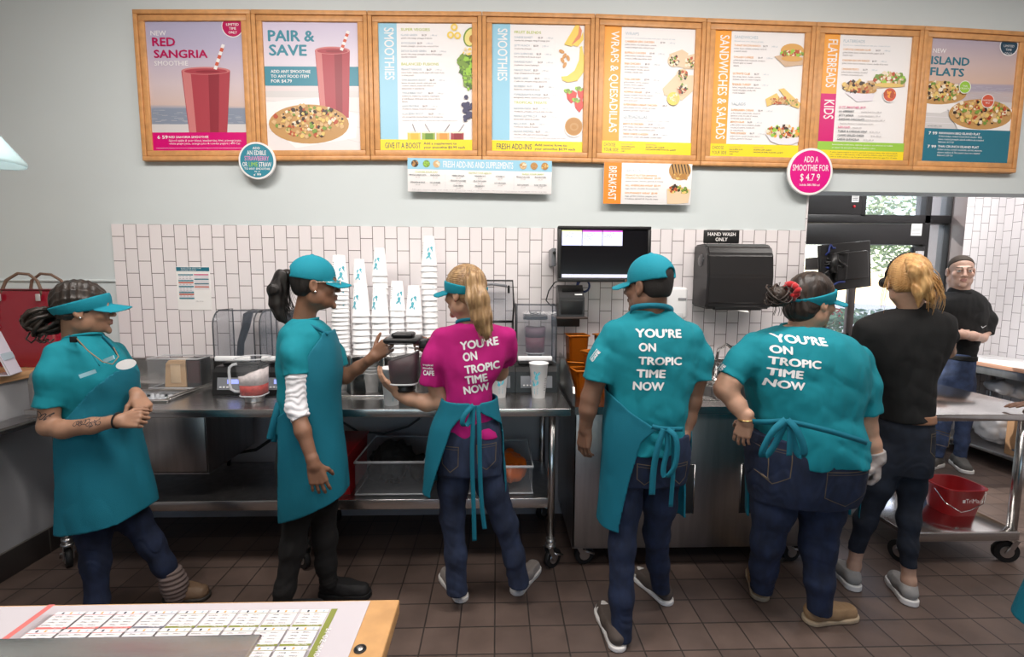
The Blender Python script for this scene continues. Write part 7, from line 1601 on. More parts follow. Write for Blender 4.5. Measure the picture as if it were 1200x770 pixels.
def person_braids():
    skin = skinmat('medium_skin', (.33, .18, .115)); hair = hairmat('dark_braids', (.012, .009, .008), (.035, .024, .018))
    Y = 2.12
    t = thing('person', 'person in teal visor and apron with braided hair, forearm tattoos and a name badge', 'person', (-1.85, Y, 0), 'crew members at the counter')
    F = Frame(at(99, 362, Y), (.84, .54, -.03), sc=.97); neck = at(93, 408, Y+.02)
    shirt = [(391, 77, 121, Y, .06), (398, 70, 129, Y, .085), (409, 59, 141, Y, .115), (426, 50, 153, Y, .135), (445, 50, 160, Y, .145), (470, 57, 157, Y, .135), (500, 65, 157, Y, .125), (515, 68, 157, Y, .12)]
    slR = [(68, 414, Y-.10, .066), (61, 440, Y-.14, .072), (58, 477, Y-.15, .074)]; slL = [(134, 412, Y+.12, .058), (147, 435, Y+.15, .062), (152, 458, Y+.15, .062)]
    armR = [(66, 420, Y-.1, .046), (59, 470, Y-.15, .050), (57, 500, Y-.16, .046), (75, 503, Y-.17, .047), (108, 499, Y-.17, .040), (139, 493, Y-.16, .029)]
    armL = [(136, 416, Y+.13, .044), (152, 455, Y+.15, .044), (157, 485, Y+.12, .040), (160, 474, Y+.04, .034), (161, 464, Y-.03, .030)]
    legR = [(108, 570, Y-.03, .098), (110, 620, Y-.04, .083), (112, 660, Y-.05, .066), (114, 705, Y-.06, .054), (115, 745, Y-.06, .046)]
    legL = [(138, 572, Y+.06, .085), (157, 607, Y+.08, .076), (177, 637, Y+.09, .062), (192, 662, Y+.10, .052), (200, 676, Y+.11, .046)]
    hv, hq = headnet(F, neck, .055, face=1.04, nose=.86, h=.003)
    aR = limb(armR, dict(fwd=(.95, .1, .05), back=(.1, -.9, .5), thumb=(.1, .1, 1), curls=(1.15, 1.45, .9), sc=.88, spread=.3, tcurl=.5))
    aL = limb(armL, dict(fwd=(.62, -.45, -.48), back=(.55, -.3, .75), thumb=(.1, -.9, .2), curls=(.9, 1.3, .8), sc=.88, spread=.3))
    cb = core_body(shirt, [px_chain(legR), px_chain(legL), px_chain(armR[:3]), px_chain(armL[:3])])
    bd = np_mesh('body', [(hv, hq, 0), (*aR, 0), (*aL, 0), (*cb, 0)], [skin, mat('lips_rosewood', (.27, .11, .09), .4), M_eye, M_iris, hair], t, head_mats(F), smooth=0)
    ink = mat('tattoo_ink', (.035, .03, .035), .6); rnd = random.Random(3); ms = []
    for k in range(9):
        x, y = k*.011, rnd.uniform(-.012, .012); ms.append(strip([(x+.013*math.cos(q*.7+k)*(1-q/14), y+.013*math.sin(q*.7+k)*(1-q/14)) for q in range(10)], .0022))
    o = at(95, 494, Y-.17); lay('tattoo', ms, o, (1, 0, .06), (0, 0, 1), (0, -1, .1), bd, ink, t, .0012)
    ms = [strip([(k*.016+.012*math.cos(q*.8+k), .012*math.sin(q*.8)+.01*math.sin(k)) for q in range(8)], .003) for k in range(6)]
    o = at(42, 483, Y-.15); lay('tattoo', ms, o, (1, 0, 0), (0, 0, 1), (0, -1, 0), bd, ink, t, .0012)
    def hb(g):
        hair_b((.081, .102, .095), .068, -.05)(g); g.disp(lambda x, y, z: .0048*np.abs(np.sin(11*np.arctan2(x, z+.02)))-.002+.0016*np.sin(y*240), .03)
    hr = hpart('hair', hb, F, hair, t)
    c = V3(at(53, 375, Y-.03)); mb = MB(); rnd = random.Random(11)
    for k in range(26):
        a = rnd.uniform(0, 6.28); b_ = rnd.uniform(-1, 1); R1 = .045+.02*rnd.random(); o = Vector(c)+Vector((rnd.uniform(-.02, .02), rnd.uniform(-.02, .02), rnd.uniform(-.02, .012)))
        u = Vector((math.cos(a), math.sin(a), b_)).normalized(); w = u.orthogonal().normalized()
        st = Vector(at(72, 366, Y-.02)); pts = [st]+[o+u*R1*math.cos(q*.55)+w*R1*.8*math.sin(q*.55) for q in range(9)]
        mb.tube(pts, .0085, hair, 6)
    for k in range(5):
        s0 = Vector(c)+Vector((rnd.uniform(-.05, .03), -.02, -.05)); mb.tube([s0, s0+Vector((-.01, -.01, -.03)), s0+Vector((.01, -.01, -.045)), s0+Vector((.02, 0, -.03))], .0035, hair, 5)
    mb.build('braid_bun', hr)
    # braids swept back towards the bun
    hpart('visor', lambda g: visor_b((.094, .113, .101), -.006, .044, tilt=.36)(g), F, M_cap, t)
    mb = MB(); mb.lathe([(0, -.005), (.004, -.003), (.005, 0), (.004, .003), (0, .005)], F(.086, -.004, -.034), M_chrome, 10); mb.build('earring', t)
    sh, g = garment('shirt', shirt_fn(shirt, [slR, slL], .005, 41.), *span(shirt, [slR, slL], .1), .0055, M_teal, t)
    mb = MB(); collar_ring(mb, at(98, 395, Y), .068, .062, M_teal, .006, (.016, -.01)); mb.build('collar', sh)
    pr = [(520, 68, 160, Y, .125), (560, 70, 168, Y, .13), (590, 78, 168, Y, .12)]
    garment('jeans', pants_fn(pr, [legR, legL], .004, 44.), *span(pr, [legR, legL], .1), .0055, M_denim, t)
    ar = [(405, 82, 143, Y, .14), (425, 51, 165, Y, .178), (445, 53, 168, Y, .182), (470, 56, 166, Y, .170), (500, 59, 168, Y, .170), (540, 61, 175, Y, .165), (590, 62, 187, Y, .17), (632, 64, 192, Y, .175)]
    def side(g, X, Y_, Z):
        z = Z.ravel(); q = sorted([(at(x, py, Y-.15).z, at(x, py, Y-.16).x) for py, x in ((400, 122), (412, 118), (430, 114), (450, 107), (468, 95), (486, 82), (500, 66), (520, 62), (632, 62))])
        xb = np.interp(z, [a for a, b in q], [b for a, b in q])[None, None, :]
        g.D = np.maximum(g.D, xb-X+0*Y_); g.D = np.maximum(g.D, (Y_-Y-.10)+0*X)
        a, m_, b = at(75, 627, Y-.15), at(132, 619, Y-.15), at(187, 589, Y-.1); zh = np.interp(X.ravel(), [a.x, m_.x, b.x], [a.z, m_.z, b.z])[:, None, None]; g.D = np.maximum(g.D, zh-Z+0*Y_)
    ap, g = garment('apron', apron_fn(ar, [(400, 0, -10), (640, 0, -10)], Y-5, seed=51., wr=.004, side=side), *span(ar, (), .06), .0045, M_teal2, t)
    mb = MB()
    ribbon(mb, [at(116, 428, Y-.165), at(104, 410, Y-.15), at(90, 399, Y-.12), at(80, 393, Y-.04), at(83, 389, Y+.05)], .018, M_teal2, (0, -.5, .8))
    ribbon(mb, [at(138, 415, Y-.08), at(130, 404, Y-.06), at(120, 394, Y-.03)], .018, M_teal2, (.6, -.3, .5)); mb.build('neck_strap', ap)
    mb = MB(); mb.box(-.014, .014, -.003, .003, -.012, .012, M_blackc, .002, M=Matrix.Translation(at(86, 398, Y-.125))); mb.build('strap_buckle', ap)
    bg = at(148, 427, Y-.14); mb = MB(); M = Matrix.Translation(bg) @ Matrix.Rotation(math.radians(28), 4, 'Z') @ Matrix.Rotation(math.radians(-12), 4, 'Y')
    mb.prism([(.034*math.cos(a), 0, .020*math.sin(a)) for a in [2*math.pi*k/28 for k in range(28)]], (0, -.004, 0), M_white)
    mb.bm.transform(M); mb.build('name_badge', t)
    for px, py, ang in ((103, 438, .25), (128, 421, -.25)):
        mb = MB(); mb.prism([(-.03, 0, -.008), (.03, 0, -.008), (.03, 0, .008), (-.03, 0, .008)], (0, -.003, 0), mat('pale_blue_tag', (.35, .62, .72), .6)); mb.bm.transform(Matrix.Translation(at(px, py, Y-.155)) @ Matrix.Rotation(ang, 4, 'Z') @ Matrix.Rotation(-.35, 4, 'Y')); mb.build('shirt_label', sh)
    mb = MB(); mb.tube([at(90, 397, Y-.125), at(103, 411, Y-.165), at(120, 424, Y-.178), at(132, 427, Y-.175), at(139, 418, Y-.155), at(133, 407, Y-.09)], .0022, mat('tan_cord', (.25, .17, .10), .7), 6); mb.build('necklace', t)
    mb = MB(); mb.tube([at(138, 493, Y-.16)+Vector((.004*0, .031*math.cos(a), .031*math.sin(a))) for a in [2*math.pi*k/24 for k in range(24)]], .0035, M_blackc, 6, closed=True); mb.build('wristband', t)
    tan = mat('tan_leather', (.16, .10, .06), .6); sk = mat('grey_knit_sock', (.17, .13, .12), .9, bump=.6, bscale=120, stretch=(1, 1, 6))
    shoe('shoe', atZ(243, 700, 0), atZ(196, 703, 0), t, tan, mat('dark_sole', (.03, .025, .02), .6), .046, top=.085, sole=.02)
    def so(g):
        g.chain([(V3(at(200, 674, Y+.11)), .052), (V3(at(204, 684, Y+.12)), .052), (V3(at(207, 694, Y+.13)), .05)], .02); g.disp(lambda x, y, z: .004*np.sin(z*260), .03)
    lo, hi = bbox([at(200, 670, Y+.1), at(207, 700, Y+.14)], .08); garment('sock', so, lo, hi, .004, sk, t)
    e = at(115, 745, Y-.06); shoe('shoe', (e.x+.17, e.y+.05), (e.x-.06, e.y-.03), t, tan, MATS['dark_sole'], .046, top=.085, sole=.02)
person_braids()

def person_scrunchie():
    skin = skinmat('fair_skin', (.50, .29, .20)); hair = hairmat('dark_brown_hair', (.012, .008, .007), (.04, .025, .018))
    Y = 2.06
    t = thing('person', 'person in teal visor with a red scrunchie bun, back turned, hand on hip', 'person', (1.35, Y, 0), 'crew members at the counter')
    F = Frame(at(951, 353, Y), (.97, .22, -.10), sc=1.0); neck = at(938, 408, Y+.02)
    shirt = [(381, 915, 958, Y, .07), (388, 892, 982, Y, .11), (400, 875, 1003, Y, .15), (425, 870, 1016, Y, .18), (455, 872, 1012, Y, .19), (480, 877, 1004, Y, .19), (500, 880, 1009, Y, .20), (520, 880, 1014, Y, .205), (532, 880, 1015, Y, .205)]
    slL = [(886, 404, Y, .070), (867, 424, Y-.01, .070), (854, 445, Y-.02, .074)]; slR = [(1000, 420, Y, .085), (1010, 450, Y-.01, .090), (1013, 485, Y-.02, .088)]
    armL = [(882, 412, Y, .050), (856, 446, Y-.02, .054), (850, 456, Y-.02, .050), (864, 475, Y-.05, .040), (875, 492, Y-.08, .030)]
    armR = [(1000, 425, Y, .062), (1013, 480, Y-.02, .060), (1015, 500, Y-.02, .050), (1021, 520, Y-.03, .044), (1027, 537, Y-.04, .031)]
    legL = [(908, 560, Y, .118), (906, 595, Y, .100), (899, 635, Y+.02, .078), (895, 665, Y+.05, .064), (892, 692, Y+.08, .057)]
    legR = [(968, 560, Y-.01, .120), (962, 595, Y-.02, .106), (958, 640, Y-.03, .086), (960, 680, Y-.05, .066), (960, 717, Y-.05, .058)]
    hv, hq = headnet(F, neck, .060, face=1.06, jaw=1.12)
    aL = limb(armL, dict(fwd=(-.10, .25, -1), back=(-.75, -.6, 0), thumb=(-.4, .8, 0), curls=(.3, .35, .3), sc=.90))
    aR = limb(armR, dict(fwd=(.12, .0, -1), back=(.7, -.65, 0), thumb=(-.6, -.5, 0), curls=(.7, .9, .6), sc=.95))
    cb = core_body(shirt, [px_chain(legL), px_chain(legR), px_chain(armL[:3]), px_chain(armR[:3])])
    np_mesh('body', [(hv, hq, 0), (*aL, 0), (*aR, 0), (*cb, 0)], [skin, mat('lips_pink', (.42, .16, .14), .4), M_eye, M_iris, hair], t, head_mats(F), smooth=0)
    def gl(g):
        P = px_chain(armR); g.chain([(P[-2][0]*.5+P[-1][0]*.5, .040), (P[-1][0], .034)], .02); hand_sdf(g, P[-1][0], fwd=(.12, .0, -1), back=(.7, -.65, 0), thumb=(-.6, -.5, 0), curls=(.7, .9, .6), sc=.95); g.D -= .0035; g.wrinkle(.002, 40, 40, 40, 3, True)
        a, b_ = P[-2][0], P[-1][0]; g.plane(a*.45+b_*.55, unit(a-b_))
    lo, hi = bbox([at(1020, 515, Y-.03), at(1032, 575, Y-.05)], .1)
    glv = mat('clear_vinyl_glove', (.62, .60, .60), .3, trans=.35, alpha=.75); garment('glove', gl, lo, hi, .0035, glv, t)
    mb = MB(); mb.tube([at(875, 491, Y-.08)+Vector((.033*math.cos(a), .033*math.sin(a), .004*math.cos(a))) for a in [2*math.pi*k/24 for k in range(24)]], .003, mat('gold_chain', (.7, .5, .2), .3, 1.0), 6, closed=True); mb.build('bracelet', t)
    def hb(g):
        hair_b((.083, .104, .095), .060, -.075)(g); g.ell((0, -.06, -.045), (.07, .055, .055), k=.03); g.disp(lambda x, y, z: .0012*np.sin(260*x+120*z+6*vnoise(x*15, y*15, z*15))+.0015*vnoise(x*40, y*15, z*40), .02)
    hr = hpart('hair', hb, F, hair, t)
    c = Vector(at(911, 346, Y-.06)); mb = MB(); rnd = random.Random(2)
    for k in range(46):
        a = rnd.uniform(0, 6.28); u = Vector((math.cos(a), math.sin(a)*.7, rnd.uniform(-.8, .8))).normalized(); w = u.orthogonal().normalized(); R1 = rnd.uniform(.02, .048); o = c+Vector((rnd.gauss(0, .008), rnd.gauss(0, .008), rnd.gauss(0, .008)))
        mb.tube([o+u*R1*math.cos(q*.5)+w*R1*math.sin(q*.5) for q in range(11)], .0042, hair, 5)
    for k in range(14):
        a = rnd.uniform(0, 6.28); o = c+Vector((math.cos(a)*.04, -.01, math.sin(a)*.04)); mb.tube([o, o+Vector((math.cos(a)*.02, -.01, math.sin(a)*.02-.004)), o+Vector((math.cos(a)*.03, 0, math.sin(a)*.03-.018))], .0014, hair, 4)
    lo, hi = np.array(c)-.07, np.array(c)+.07; g = G(lo, hi, .0035); g.ell(c, (.040, .036, .038)); g.disp(lambda x, y, z: .004*np.sin(160*x+90*z)*np.sin(120*y), .03); V, Q = g.net(); mb.build('bun_strands', hr); np_mesh('bun', [(V, Q, 0)], [hair], hr)
    c2 = Vector(at(927, 341, Y-.055)); d = (Vector(at(940, 344, Y-.03))-c).normalized(); u = d.orthogonal().normalized(); w = d.cross(u); mb = MB()
    pts = []; rs = []
    for k in range(60):
        a = 2*math.pi*k/60; R1 = .030+.005*math.sin(a*9); pts.append(c2+u*R1*math.cos(a)+w*R1*math.sin(a)+d*.006*math.sin(a*7)); rs.append(.0115+.004*math.sin(a*12))
    mb.tube(pts, rs, mat('red_velvet', (.42, .004, .01), .8, sheen=.4), 10, closed=True); mb.build('scrunchie', hr)
    hpart('visor', lambda g: visor_b((.092, .114, .104), -.012, .036, tilt=.34)(g), F, M_cap, t)
    sh, g = garment('shirt', shirt_fn(shirt, [slL, slR], .0065, 61.), *span(shirt, [slL, slR], .12), .006, M_teal, t)
    mb = MB(); collar_ring(mb, at(937, 384, Y), .074, .068, M_teal, .007, (0, .012)); mb.build('collar', sh)
    back_print((905, 400), (962, 404.5), Y-.16, [("YOU\u2019RE", 920, 401, 55, 10.2), ('ON', 914, 415, 22, 10.2), ('TROPIC', 913, 429, 54, 10), ('TIME', 913, 443, 35, 9.8), ('NOW', 914, 457, 37, 10.2)], sh, sh)
    o = at(838, 440, Y-.08); lay('sleeve_print', [line('tropical', 0, .034, .055, .012), line('smoothie', 0, .02, .055, .012), line('CAFE', 0, 0, .055, .018)], o, (.45, -.3, .75), (-.8, -.2, .4), (-.55, -.8, .15), sh, M_print, sh)
    pr = [(505, 876, 1006, Y, .185), (530, 872, 1011, Y, .20), (560, 873, 1009, Y, .19), (580, 876, 1002, Y, .17)]
    pa, g = garment('jeans', pants_fn(pr, [legL, legR], .0045, 64.), *span(pr, [legL, legR], .12), .006, M_denim, t)
    pocket(877, 514, 28, 44, Y, pa, pa, .05); pocket(934, 533, 60, 44, Y, pa, pa, .04)
    mb = MB(); yb = Y-.225
    ribbon(mb, [at(882, 494, Y-.14), at(898, 495, Y-.215), at(921, 493, yb-.004), at(955, 501, yb-.016), at(975, 506, Y-.250), at(998, 513, Y-.235), at(1014, 518, Y-.19), at(1021, 521, Y-.10)], .022, M_teal2, (0, 0, 1))
    ribbon(mb, [at(921, 492, yb-.01), at(905, 505, yb-.03), at(893, 528, yb-.03), at(893, 536, yb-.02), at(903, 530, yb-.015), at(915, 508, yb-.012), at(921, 493, yb-.01)], .028, M_teal2)
    ribbon(mb, [at(923, 492, yb-.01), at(934, 503, yb-.03), at(943, 525, yb-.03), at(942, 536, yb-.02), at(934, 532, yb-.015), at(927, 508, yb-.012), at(923, 493, yb-.01)], .028, M_teal2)
    ribbon(mb, [at(925, 494, yb-.008), at(926, 515, yb-.02), at(925, 534, yb-.015)], .024, M_teal2)
    ap_t = mb
    ar = [(500, 876, 1013, Y, .215), (540, 874, 1016, Y, .22), (600, 874, 1016, Y, .215), (614, 874, 1015, Y, .215)]
    ap, g = garment('apron', apron_fn(ar, [(498, 850, 1040), (620, 850, 1040)], Y+.05, seed=71.), *span(ar, (), .06), .005, M_teal2, t); ap_t.build('apron_ties', ap)
    mb = MB(); ribbon(mb, [at(1011, 522, Y+.02), at(1011, 560, Y), at(1006, 606, Y)], .03, M_teal2, (.5, 1, 0)); mb.build('apron_edge', ap)
    tan = mat('tan_boat_leather', (.30, .19, .10), .6, bump=.2, bscale=200); tl = mat('tan_lace', (.36, .25, .15), .7); ts = mat('tan_sole', (.40, .31, .21), .6)
    shoe('boat_shoe', atZ(884, 670, 0), atZ(891, 704, 0), t, tan, ts, .050, top=.085, sole=.022, lace=tl)
    shoe('boat_shoe', atZ(1001, 722, 0), atZ(945, 729, 0), t, tan, ts, .050, top=.085, sole=.022, lace=tl)
person_scrunchie()

def person_black():
    skin = skinmat('light_skin', (.52, .32, .23)); hair = hairmat('golden_blonde_hair', (.38, .19, .065), (.66, .40, .17))
    Y = 2.22
    t = thing('person', 'person in plain black shirt with a blonde ponytail, back turned, beside the prep table', 'person', (1.9, Y, 0), 'crew members at the counter')
    F = Frame(at(1063, 330, Y), (.40, .91, -.06), sc=1.0); neck = at(1071, 378, Y+.01)
    shirt = [(361, 1052, 1092, Y, .06), (366, 1030, 1110, Y, .085), (375, 1010, 1119, Y, .105), (390, 1002, 1119, Y, .118), (415, 1007, 1108, Y, .120), (445, 1016, 1096, Y, .115), (470, 1022, 1093, Y, .118), (494, 1024, 1096, Y, .132)]
    slL = [(1014, 386, Y, .060), (1005, 412, Y+.02, .058), (1005, 440, Y+.06, .054)]; slR = [(1107, 379, Y+.01, .056), (1110, 394, Y+.05, .054), (1103, 412, Y+.14, .048)]
    armL = [(1018, 392, Y+.01, .036), (1003, 430, Y+.05, .043), (1012, 450, Y+.1, .040), (1040, 440, Y+.2, .032), (1060, 430, Y+.22, .025)]
    armR = [(1112, 385, Y+.03, .045), (1110, 412, Y+.13, .040), (1098, 395, Y+.16, .033), (1086, 372, Y+.13, .025)]
    legL = [(1046, 530, Y, .082), (1030, 570, Y+.02, .068), (1014, 610, Y+.05, .055), (1003, 645, Y+.08, .043)]
    legR = [(1072, 530, Y, .082), (1068, 570, Y-.01, .070), (1065, 610, Y-.02, .057), (1064, 640, Y-.03, .048), (1065, 664, Y-.04, .043)]
    hv, hq = headnet(F, neck, .050, face=.95)
    aL = limb(armL, dict(fwd=(.9, .1, .1), back=(.1, .9, .3), thumb=(0, .1, 1), curls=(.3, .4, .3), sc=.92))
    aR = limb(armR, dict(fwd=(-.35, -.15, .9), back=(.6, -.3, .2), thumb=(-.3, .9, .1), curls=(.5, .7, .5), sc=.92))
    ank = limb([(1006, 632, Y+.07, .040), (1001, 662, Y+.09, .034), (998, 682, Y+.09, .036)]); ank2 = limb([(1064, 652, Y-.03, .040), (1065, 680, Y-.035, .036), (1065, 694, Y-.035, .038)])
    cb = core_body(shirt, [px_chain(legL), px_chain(legR), px_chain(armL[:3]), px_chain(armR[:2])])
    np_mesh('body', [(hv, hq, 0), (*aL, 0), (*aR, 0), (*ank, 0), (*ank2, 0), (*cb, 0)], [skin, MATS['lips_pink'], M_eye, M_iris, hair], t, head_mats(F), smooth=0)
    def hb(g):
        hair_b((.085, .106, .098), .066, -.055)(g); g.disp(lambda x, y, z: .002*np.sin(55*np.arctan2(x, z-.03)), .02)
    hr = hpart('hair', hb, F, hair, t)
    lo, hi = bbox([at(1045, 295, Y-.2), at(1115, 370, Y)], .06); g = G(lo, hi, .003)
    g.chain(px_chain([(1066, 307, Y-.075, .024), (1075, 317, Y-.12, .036), (1082, 333, Y-.125, .034), (1089, 347, Y-.12, .022), (1096, 357, Y-.11, .006)]), .03)
    g.chain(px_chain([(1076, 322, Y-.11, .028), (1077, 342, Y-.12, .020), (1076, 360, Y-.115, .005)]), .03); g.chain(px_chain([(1083, 320, Y-.11, .028), (1096, 333, Y-.10, .019), (1109, 350, Y-.09, .004)]), .03)
    g.disp(lambda x, y, z: .0022*np.sin(170*(x*.85+z*.5)+2*vnoise(x*12, y*12, z*6))+.0012*np.sin(390*(x*.85+z*.5)), .02); V, Q = g.net(); np_mesh('ponytail', [(V, Q, 0)], [hair], hr)
    mb = MB(); strands(mb, hair, at(1068, 310, Y-.08), at(1092, 352, Y-.11), 90, .022, .05, .0017, (.02, -.055, .03), 15)
    strands(mb, hair, at(1040, 325, Y-.02), at(1034, 358, Y-.01), 10, .008, .012, .0012, (0, 0, 0), 16); mb.build('hair_strands', hr)
    mb = MB(); mb.tube([F(x, y, z) for x, y, z in ((-.086, .0, .0), (-.09, -.015, .04), (-.075, -.02, .09), (-.04, -.022, .125), (0, -.022, .137))], .005, M_black, 8)
    mb.lathe([(0, -.012), (.022, -.012), (.026, 0), (.022, .012), (0, .012)], F(-.09, -.002, -.006), M_black, 16, axis='x'); mb.build('headset', t)
    sh, g = garment('shirt', shirt_fn(shirt, [slL, slR], .0045, 81., cuts=[(V3(at(1060, 488, Y)), (.16, 0, -1))]), *span(shirt, [slL, slR], .11), .0055, M_blackc, t)
    def co(g):
        c = V3(at(1072, 362, Y)); X, Y_, Z = g.coords(); rr = np.sqrt(((X-c[0])/1.08)**2+(Y_-c[1])**2)-.064-(Z-c[2])*-.25; g.D = (np.abs(rr)-.005+0*Z).astype('f'); g.plane(c+np.array([0, 0, .018]), (0, .25, 1)); g.plane(c-np.array([0, 0, .014]), (0, 0, -1))
    lo, hi = bbox([at(1045, 350, Y-.08), at(1100, 372, Y+.08)], .03); garment('collar', co, lo, hi, .004, M_blackc, sh)
    pr = [(484, 1028, 1092, Y, .112), (505, 1026, 1093, Y, .122), (535, 1028, 1092, Y, .122), (552, 1030, 1090, Y, .11)]
    pa, g = garment('jeans', pants_fn(pr, [legL, legR], .0025, 84.), *span(pr, [legL, legR], .11), .0055, mat('blue_black_denim', (.009, .013, .024), .85, var=.3, vscale=20, bump=.35, bscale=700), t)
    pocket(1066, 500, 22, 30, Y, pa, pa, 0)
    def be(g):
        g.loft(rows_px([(481, 1027, 1094, Y, .121), (490.5, 1026, 1094.5, Y, .124)]), .0)
    lo, hi = span([(478, 1026, 1095, Y, .13), (495, 1026, 1095, Y, .13)], (), .05); garment('belt', be, lo, hi, .005, mat('brown_leather_belt', (.30, .15, .09), .5), t)
    gr = mat('grey_knit_mesh', (.27, .26, .25), .85, bump=.4, bscale=250)
    s1 = shoe('running_shoe', atZ(981, 668, 0), atZ(1001, 692, 0), t, gr, M_sole, .046, top=.095, sole=.032)
    s2 = shoe('running_shoe', atZ(1046, 681, 0), atZ(1067, 710, 0), t, gr, M_sole, .046, top=.095, sole=.032)
    for p, yy in (((999, 682), Y+.085), ((1065, 692), Y-.035)):
        c = V3(at(*p, yy)); g = G(c-.08, c+.08, .004); g.cone(c+np.array([0, 0, .012]), c-np.array([0, 0, .035]), .034, .036); V, Q = g.net(); np_mesh('sock', [(V, Q, 0)], [M_blackc], t)
person_black()

def person_polo():
    skin = skinmat('pale_skin', (.58, .36, .28)); hair = mat('short_brown_hair', (.045, .030, .021), .75, bump=.6, bscale=300)
    Y = 3.92
    t = thing('person', 'person in a black polo shirt with arms folded, facing the camera by the drive-through window', 'person', (3.85, Y, 0))
    F = Frame(at(1126, 318, Y), (-.52, -.85, -.06), sc=1.12); neck = at(1124, 346, Y+.01)
    shirt = [(339, 1116, 1138, Y, .06), (344, 1106, 1148, Y, .09), (352, 1096, 1156, Y, .11), (365, 1093, 1158, Y, .125), (385, 1098, 1153, Y, .13), (405, 1104, 1146, Y, .13), (418, 1105, 1143, Y, .13)]
    slL = [(1152, 360, Y, .075), (1157, 374, Y-.02, .082), (1154, 391, Y-.05, .085)]; slR = [(1097, 360, Y, .07), (1093, 375, Y-.03, .08), (1095, 390, Y-.06, .08)]
    armL = [(1152, 365, Y, .055), (1154, 388, Y-.05, .055), (1150, 396, Y-.08, .05), (1140, 394, Y-.15, .050), (1128, 392, Y-.19, .042), (1117, 390, Y-.19, .031)]
    armR = [(1097, 365, Y, .055), (1094, 388, Y-.06, .055), (1098, 397, Y-.08, .05), (1112, 397, Y-.13, .048), (1126, 393, Y-.13, .034)]
    legL = [(1131, 445, Y, .098), (1131, 480, Y, .085), (1127, 515, Y-.01, .065), (1124, 540, Y-.02, .055)]
    legR = [(1110, 445, Y, .098), (1108, 480, Y-.02, .085), (1101, 515, Y-.03, .068), (1097, 535, Y-.03, .058)]
    hv, hq = headnet(F, neck, .062, jaw=1.15, h=.0034)
    aL = limb(armL, dict(fwd=(-.9, .1, .1), back=(0, -1, .1), thumb=(0, .1, 1), curls=(.3, .4, .3), sc=1.0))
    aR = limb(armR, dict(fwd=(.9, .2, .1), back=(0, -1, .1), thumb=(0, .1, 1), curls=(.3, .4, .3), sc=1.0))
    cb = core_body(shirt, [px_chain(legL), px_chain(legR), px_chain(armL[:3]), px_chain(armR[:3])])
    np_mesh('body', [(hv, hq, 0), (*aL, 0), (*aR, 0), (*cb, 0)], [skin, mat('lips_pale', (.45, .22, .19), .45), M_eye, M_iris, mat('brown_brow', (.10, .065, .045), .7)], t, head_mats(F), smooth=0)
    hpart('hair', hair_b((.0755, .0945, .0865), .024, .0, 1.0), F, hair, t)
    sh, g = garment('polo_shirt', shirt_fn(shirt, [slL, slR], .006, 91.), *span(shirt, [slL, slR], .12), .007, M_blackc, t)
    def co(g):
        c = V3(at(1125, 341, Y)); X, Y_, Z = g.coords(); rr = np.sqrt((X-c[0])**2+(Y_-c[1])**2)-.076+(Z-c[2])*.4; g.D = (np.abs(rr)-.006+0*Z).astype('f'); g.plane(c+np.array([0, 0, .026]), (0, -.3, 1)); g.plane(c-np.array([0, 0, .02]), (0, 0, -1))
        g.cone(c+np.array([-.03, -.12, .03]), c+np.array([-.03, -.16, -.05]), .014, .010, .002, 's')
    lo, hi = bbox([at(1110, 334, Y-.08), at(1142, 348, Y+.08)], .04); garment('collar', co, lo, hi, .005, M_blackc, sh)
    sw = bpy.data.meshes.new('s'); o = at(1150, 383, Y-.1); lay('sleeve_emblem', [strip([(-.022, .004), (-.012, -.006), (.0, -.003), (.028, .010)], .006)], o, (1, -.2, 0), (0, 0, 1), (.1, -1, 0), sh, M_print, sh)
    pr = [(414, 1105, 1143, Y, .12), (440, 1100, 1141, Y, .125), (458, 1098, 1140, Y, .12)]
    garment('jeans', pants_fn(pr, [legL, legR], .005, 94.), *span(pr, [legL, legR], .12), .007, mat('mid_blue_denim', (.028, .045, .10), .85, var=.4, vscale=16, bump=.3, bscale=500), t)
    def be(g): g.loft(rows_px([(415.5, 1103, 1144, Y, .134), (421, 1102, 1144, Y, .136)]), .0)
    lo, hi = span([(412, 1104, 1144, Y, .14), (424, 1104, 1144, Y, .14)], (), .05); garment('belt', be, lo, hi, .006, M_blackc, t)
    gs = mat('grey_trainer', (.10, .095, .09), .8)
    shoe('trainer', atZ(1076, 552, 0), atZ(1102, 545, 0), t, gs, M_sole, .052, top=.1, sole=.03)
    a = at(1124, 545, Y-.02); shoe('trainer', (a.x-.1, Y-.20), (a.x+.03, Y+.06), t, gs, M_sole, .052, top=.1, sole=.03)
person_polo()

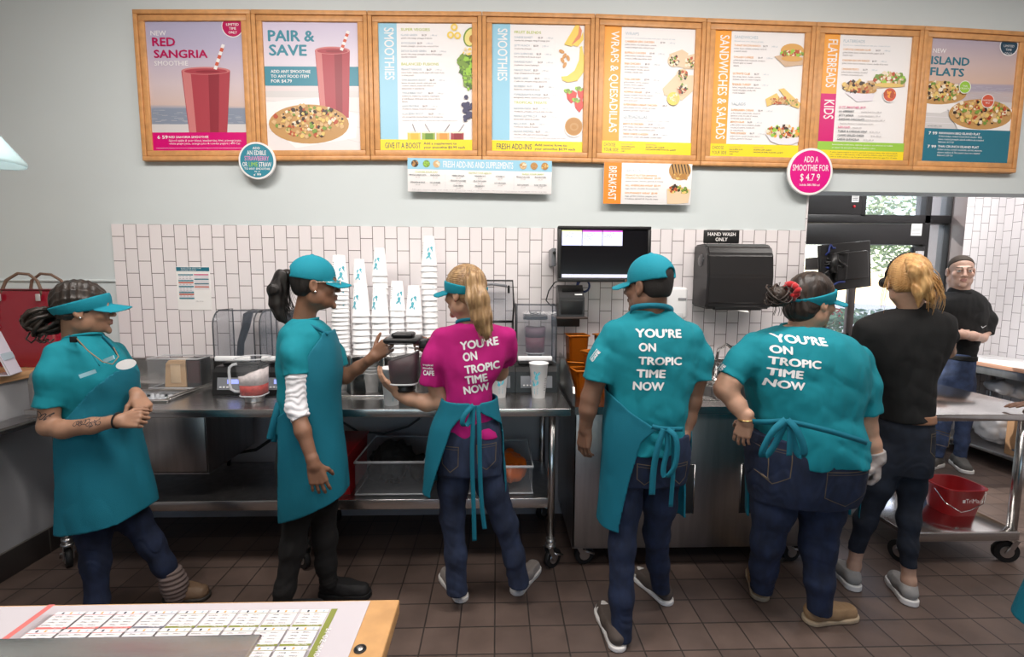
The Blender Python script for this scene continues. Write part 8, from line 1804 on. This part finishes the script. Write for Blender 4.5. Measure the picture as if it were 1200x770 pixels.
def person_edge():
    skin = MATS['brown_skin']; hair = MATS['black_hair']; Y = 1.62
    t = thing('person', 'person mostly out of frame at the right edge, with a teal apron flap showing', 'person', (2.12, Y, 0), 'crew members at the counter')
    F = Frame(at(1345, 335, Y), (-.3, 1, -.1), sc=1.0); neck = at(1345, 395, Y+.02)
    shirt = [(395, 1318, 1372, Y, .07), (410, 1280, 1410, Y, .11), (450, 1278, 1412, Y, .13), (500, 1284, 1406, Y, .125), (570, 1280, 1410, Y, .13)]
    slL = [(1294, 425, Y, .10), (1278, 455, Y+.03, .115), (1272, 485, Y+.06, .115)]; slR = [(1398, 425, Y, .105), (1412, 455, Y, .12), (1415, 490, Y, .12)]
    hnd = at(1228, 480, 2.42); el = at(1262, 515, Y+.1)
    P = [(V3(at(1290, 430, Y)), .048), (V3(at(1268, 490, Y+.06)), .046), (V3(el), .042), (V3(hnd)*.5+V3(el)*.5+np.array([0, 0, .01]), .036), (V3(hnd)+np.array([0, 0, .035]), .026)]
    lo, hi = bbox([p for p, r in P], .24); g = G(lo, hi, .005); g.chain(P, .02); hand_sdf(g, P[-1][0], (-.75, .55, -.18), (-.1, .1, 1), (.5, .7, 0), .98, (.1, .15, .1)); aL = g.net()
    aR = limb([(1400, 430, Y, .07), (1414, 490, Y, .07), (1416, 530, Y, .062), (1412, 590, Y+.02, .046)], dict(fwd=(0, .1, -1), back=(.9, -.3, 0), thumb=(-.3, .9, 0)), .005)
    legL = [(1315, 660, Y, .14), (1312, 760, Y, .11), (1310, 840, Y, .09), (1310, 905, Y, .075)]; legR = [(1378, 660, Y, .14), (1380, 760, Y, .11), (1382, 840, Y, .09), (1382, 905, Y, .075)]
    hv, hq = headnet(F, neck, .055, h=.004); cb = core_body(shirt, [px_chain(legL), px_chain(legR), P[:3]])
    np_mesh('body', [(hv, hq, 0), (*aL, 0), (*aR, 0), (*cb, 0)], [skin, MATS['lips_brown'], M_eye, M_iris, hair], t, head_mats(F), smooth=0)
    hpart('hair', hair_b((.078, .098, .09), .055, -.055), F, hair, t, h=.005); hpart('cap', cap_b(tilt=.2), F, M_cap, t, h=.004)
    garment('shirt', shirt_fn(shirt, [slL, slR], .005, 101.), *span(shirt, [slL, slR], .1), .008, M_teal, t)
    pr = [(550, 1284, 1408, Y, .12), (620, 1278, 1412, Y, .13), (680, 1280, 1410, Y, .12)]
    garment('jeans', pants_fn(pr, [legL, legR], .004, 104.), *span(pr, [legL, legR], .1), .008, M_denim, t)
    ar = [(470, 1274, 1416, Y, .145), (560, 1264, 1420, Y, .15), (650, 1222, 1426, Y, .16), (735, 1184, 1432, Y+.02, .17)]
    garment('apron', apron_fn(ar, [(465, 1290, 1420), (520, 1300, 1410), (600, 1285, 1405), (740, 1250, 1410)], Y+.02, seed=111.), *span(ar, (), .06), .006, M_teal2, t)
    taupe = MATS['taupe_canvas']
    for l in (legL, legR):
        a = at(l[-1][0], l[-1][1], Y); shoe('sneaker', (a.x, Y+.2), (a.x, Y-.07), t, taupe, M_sole, .045, top=.09)
person_edge()
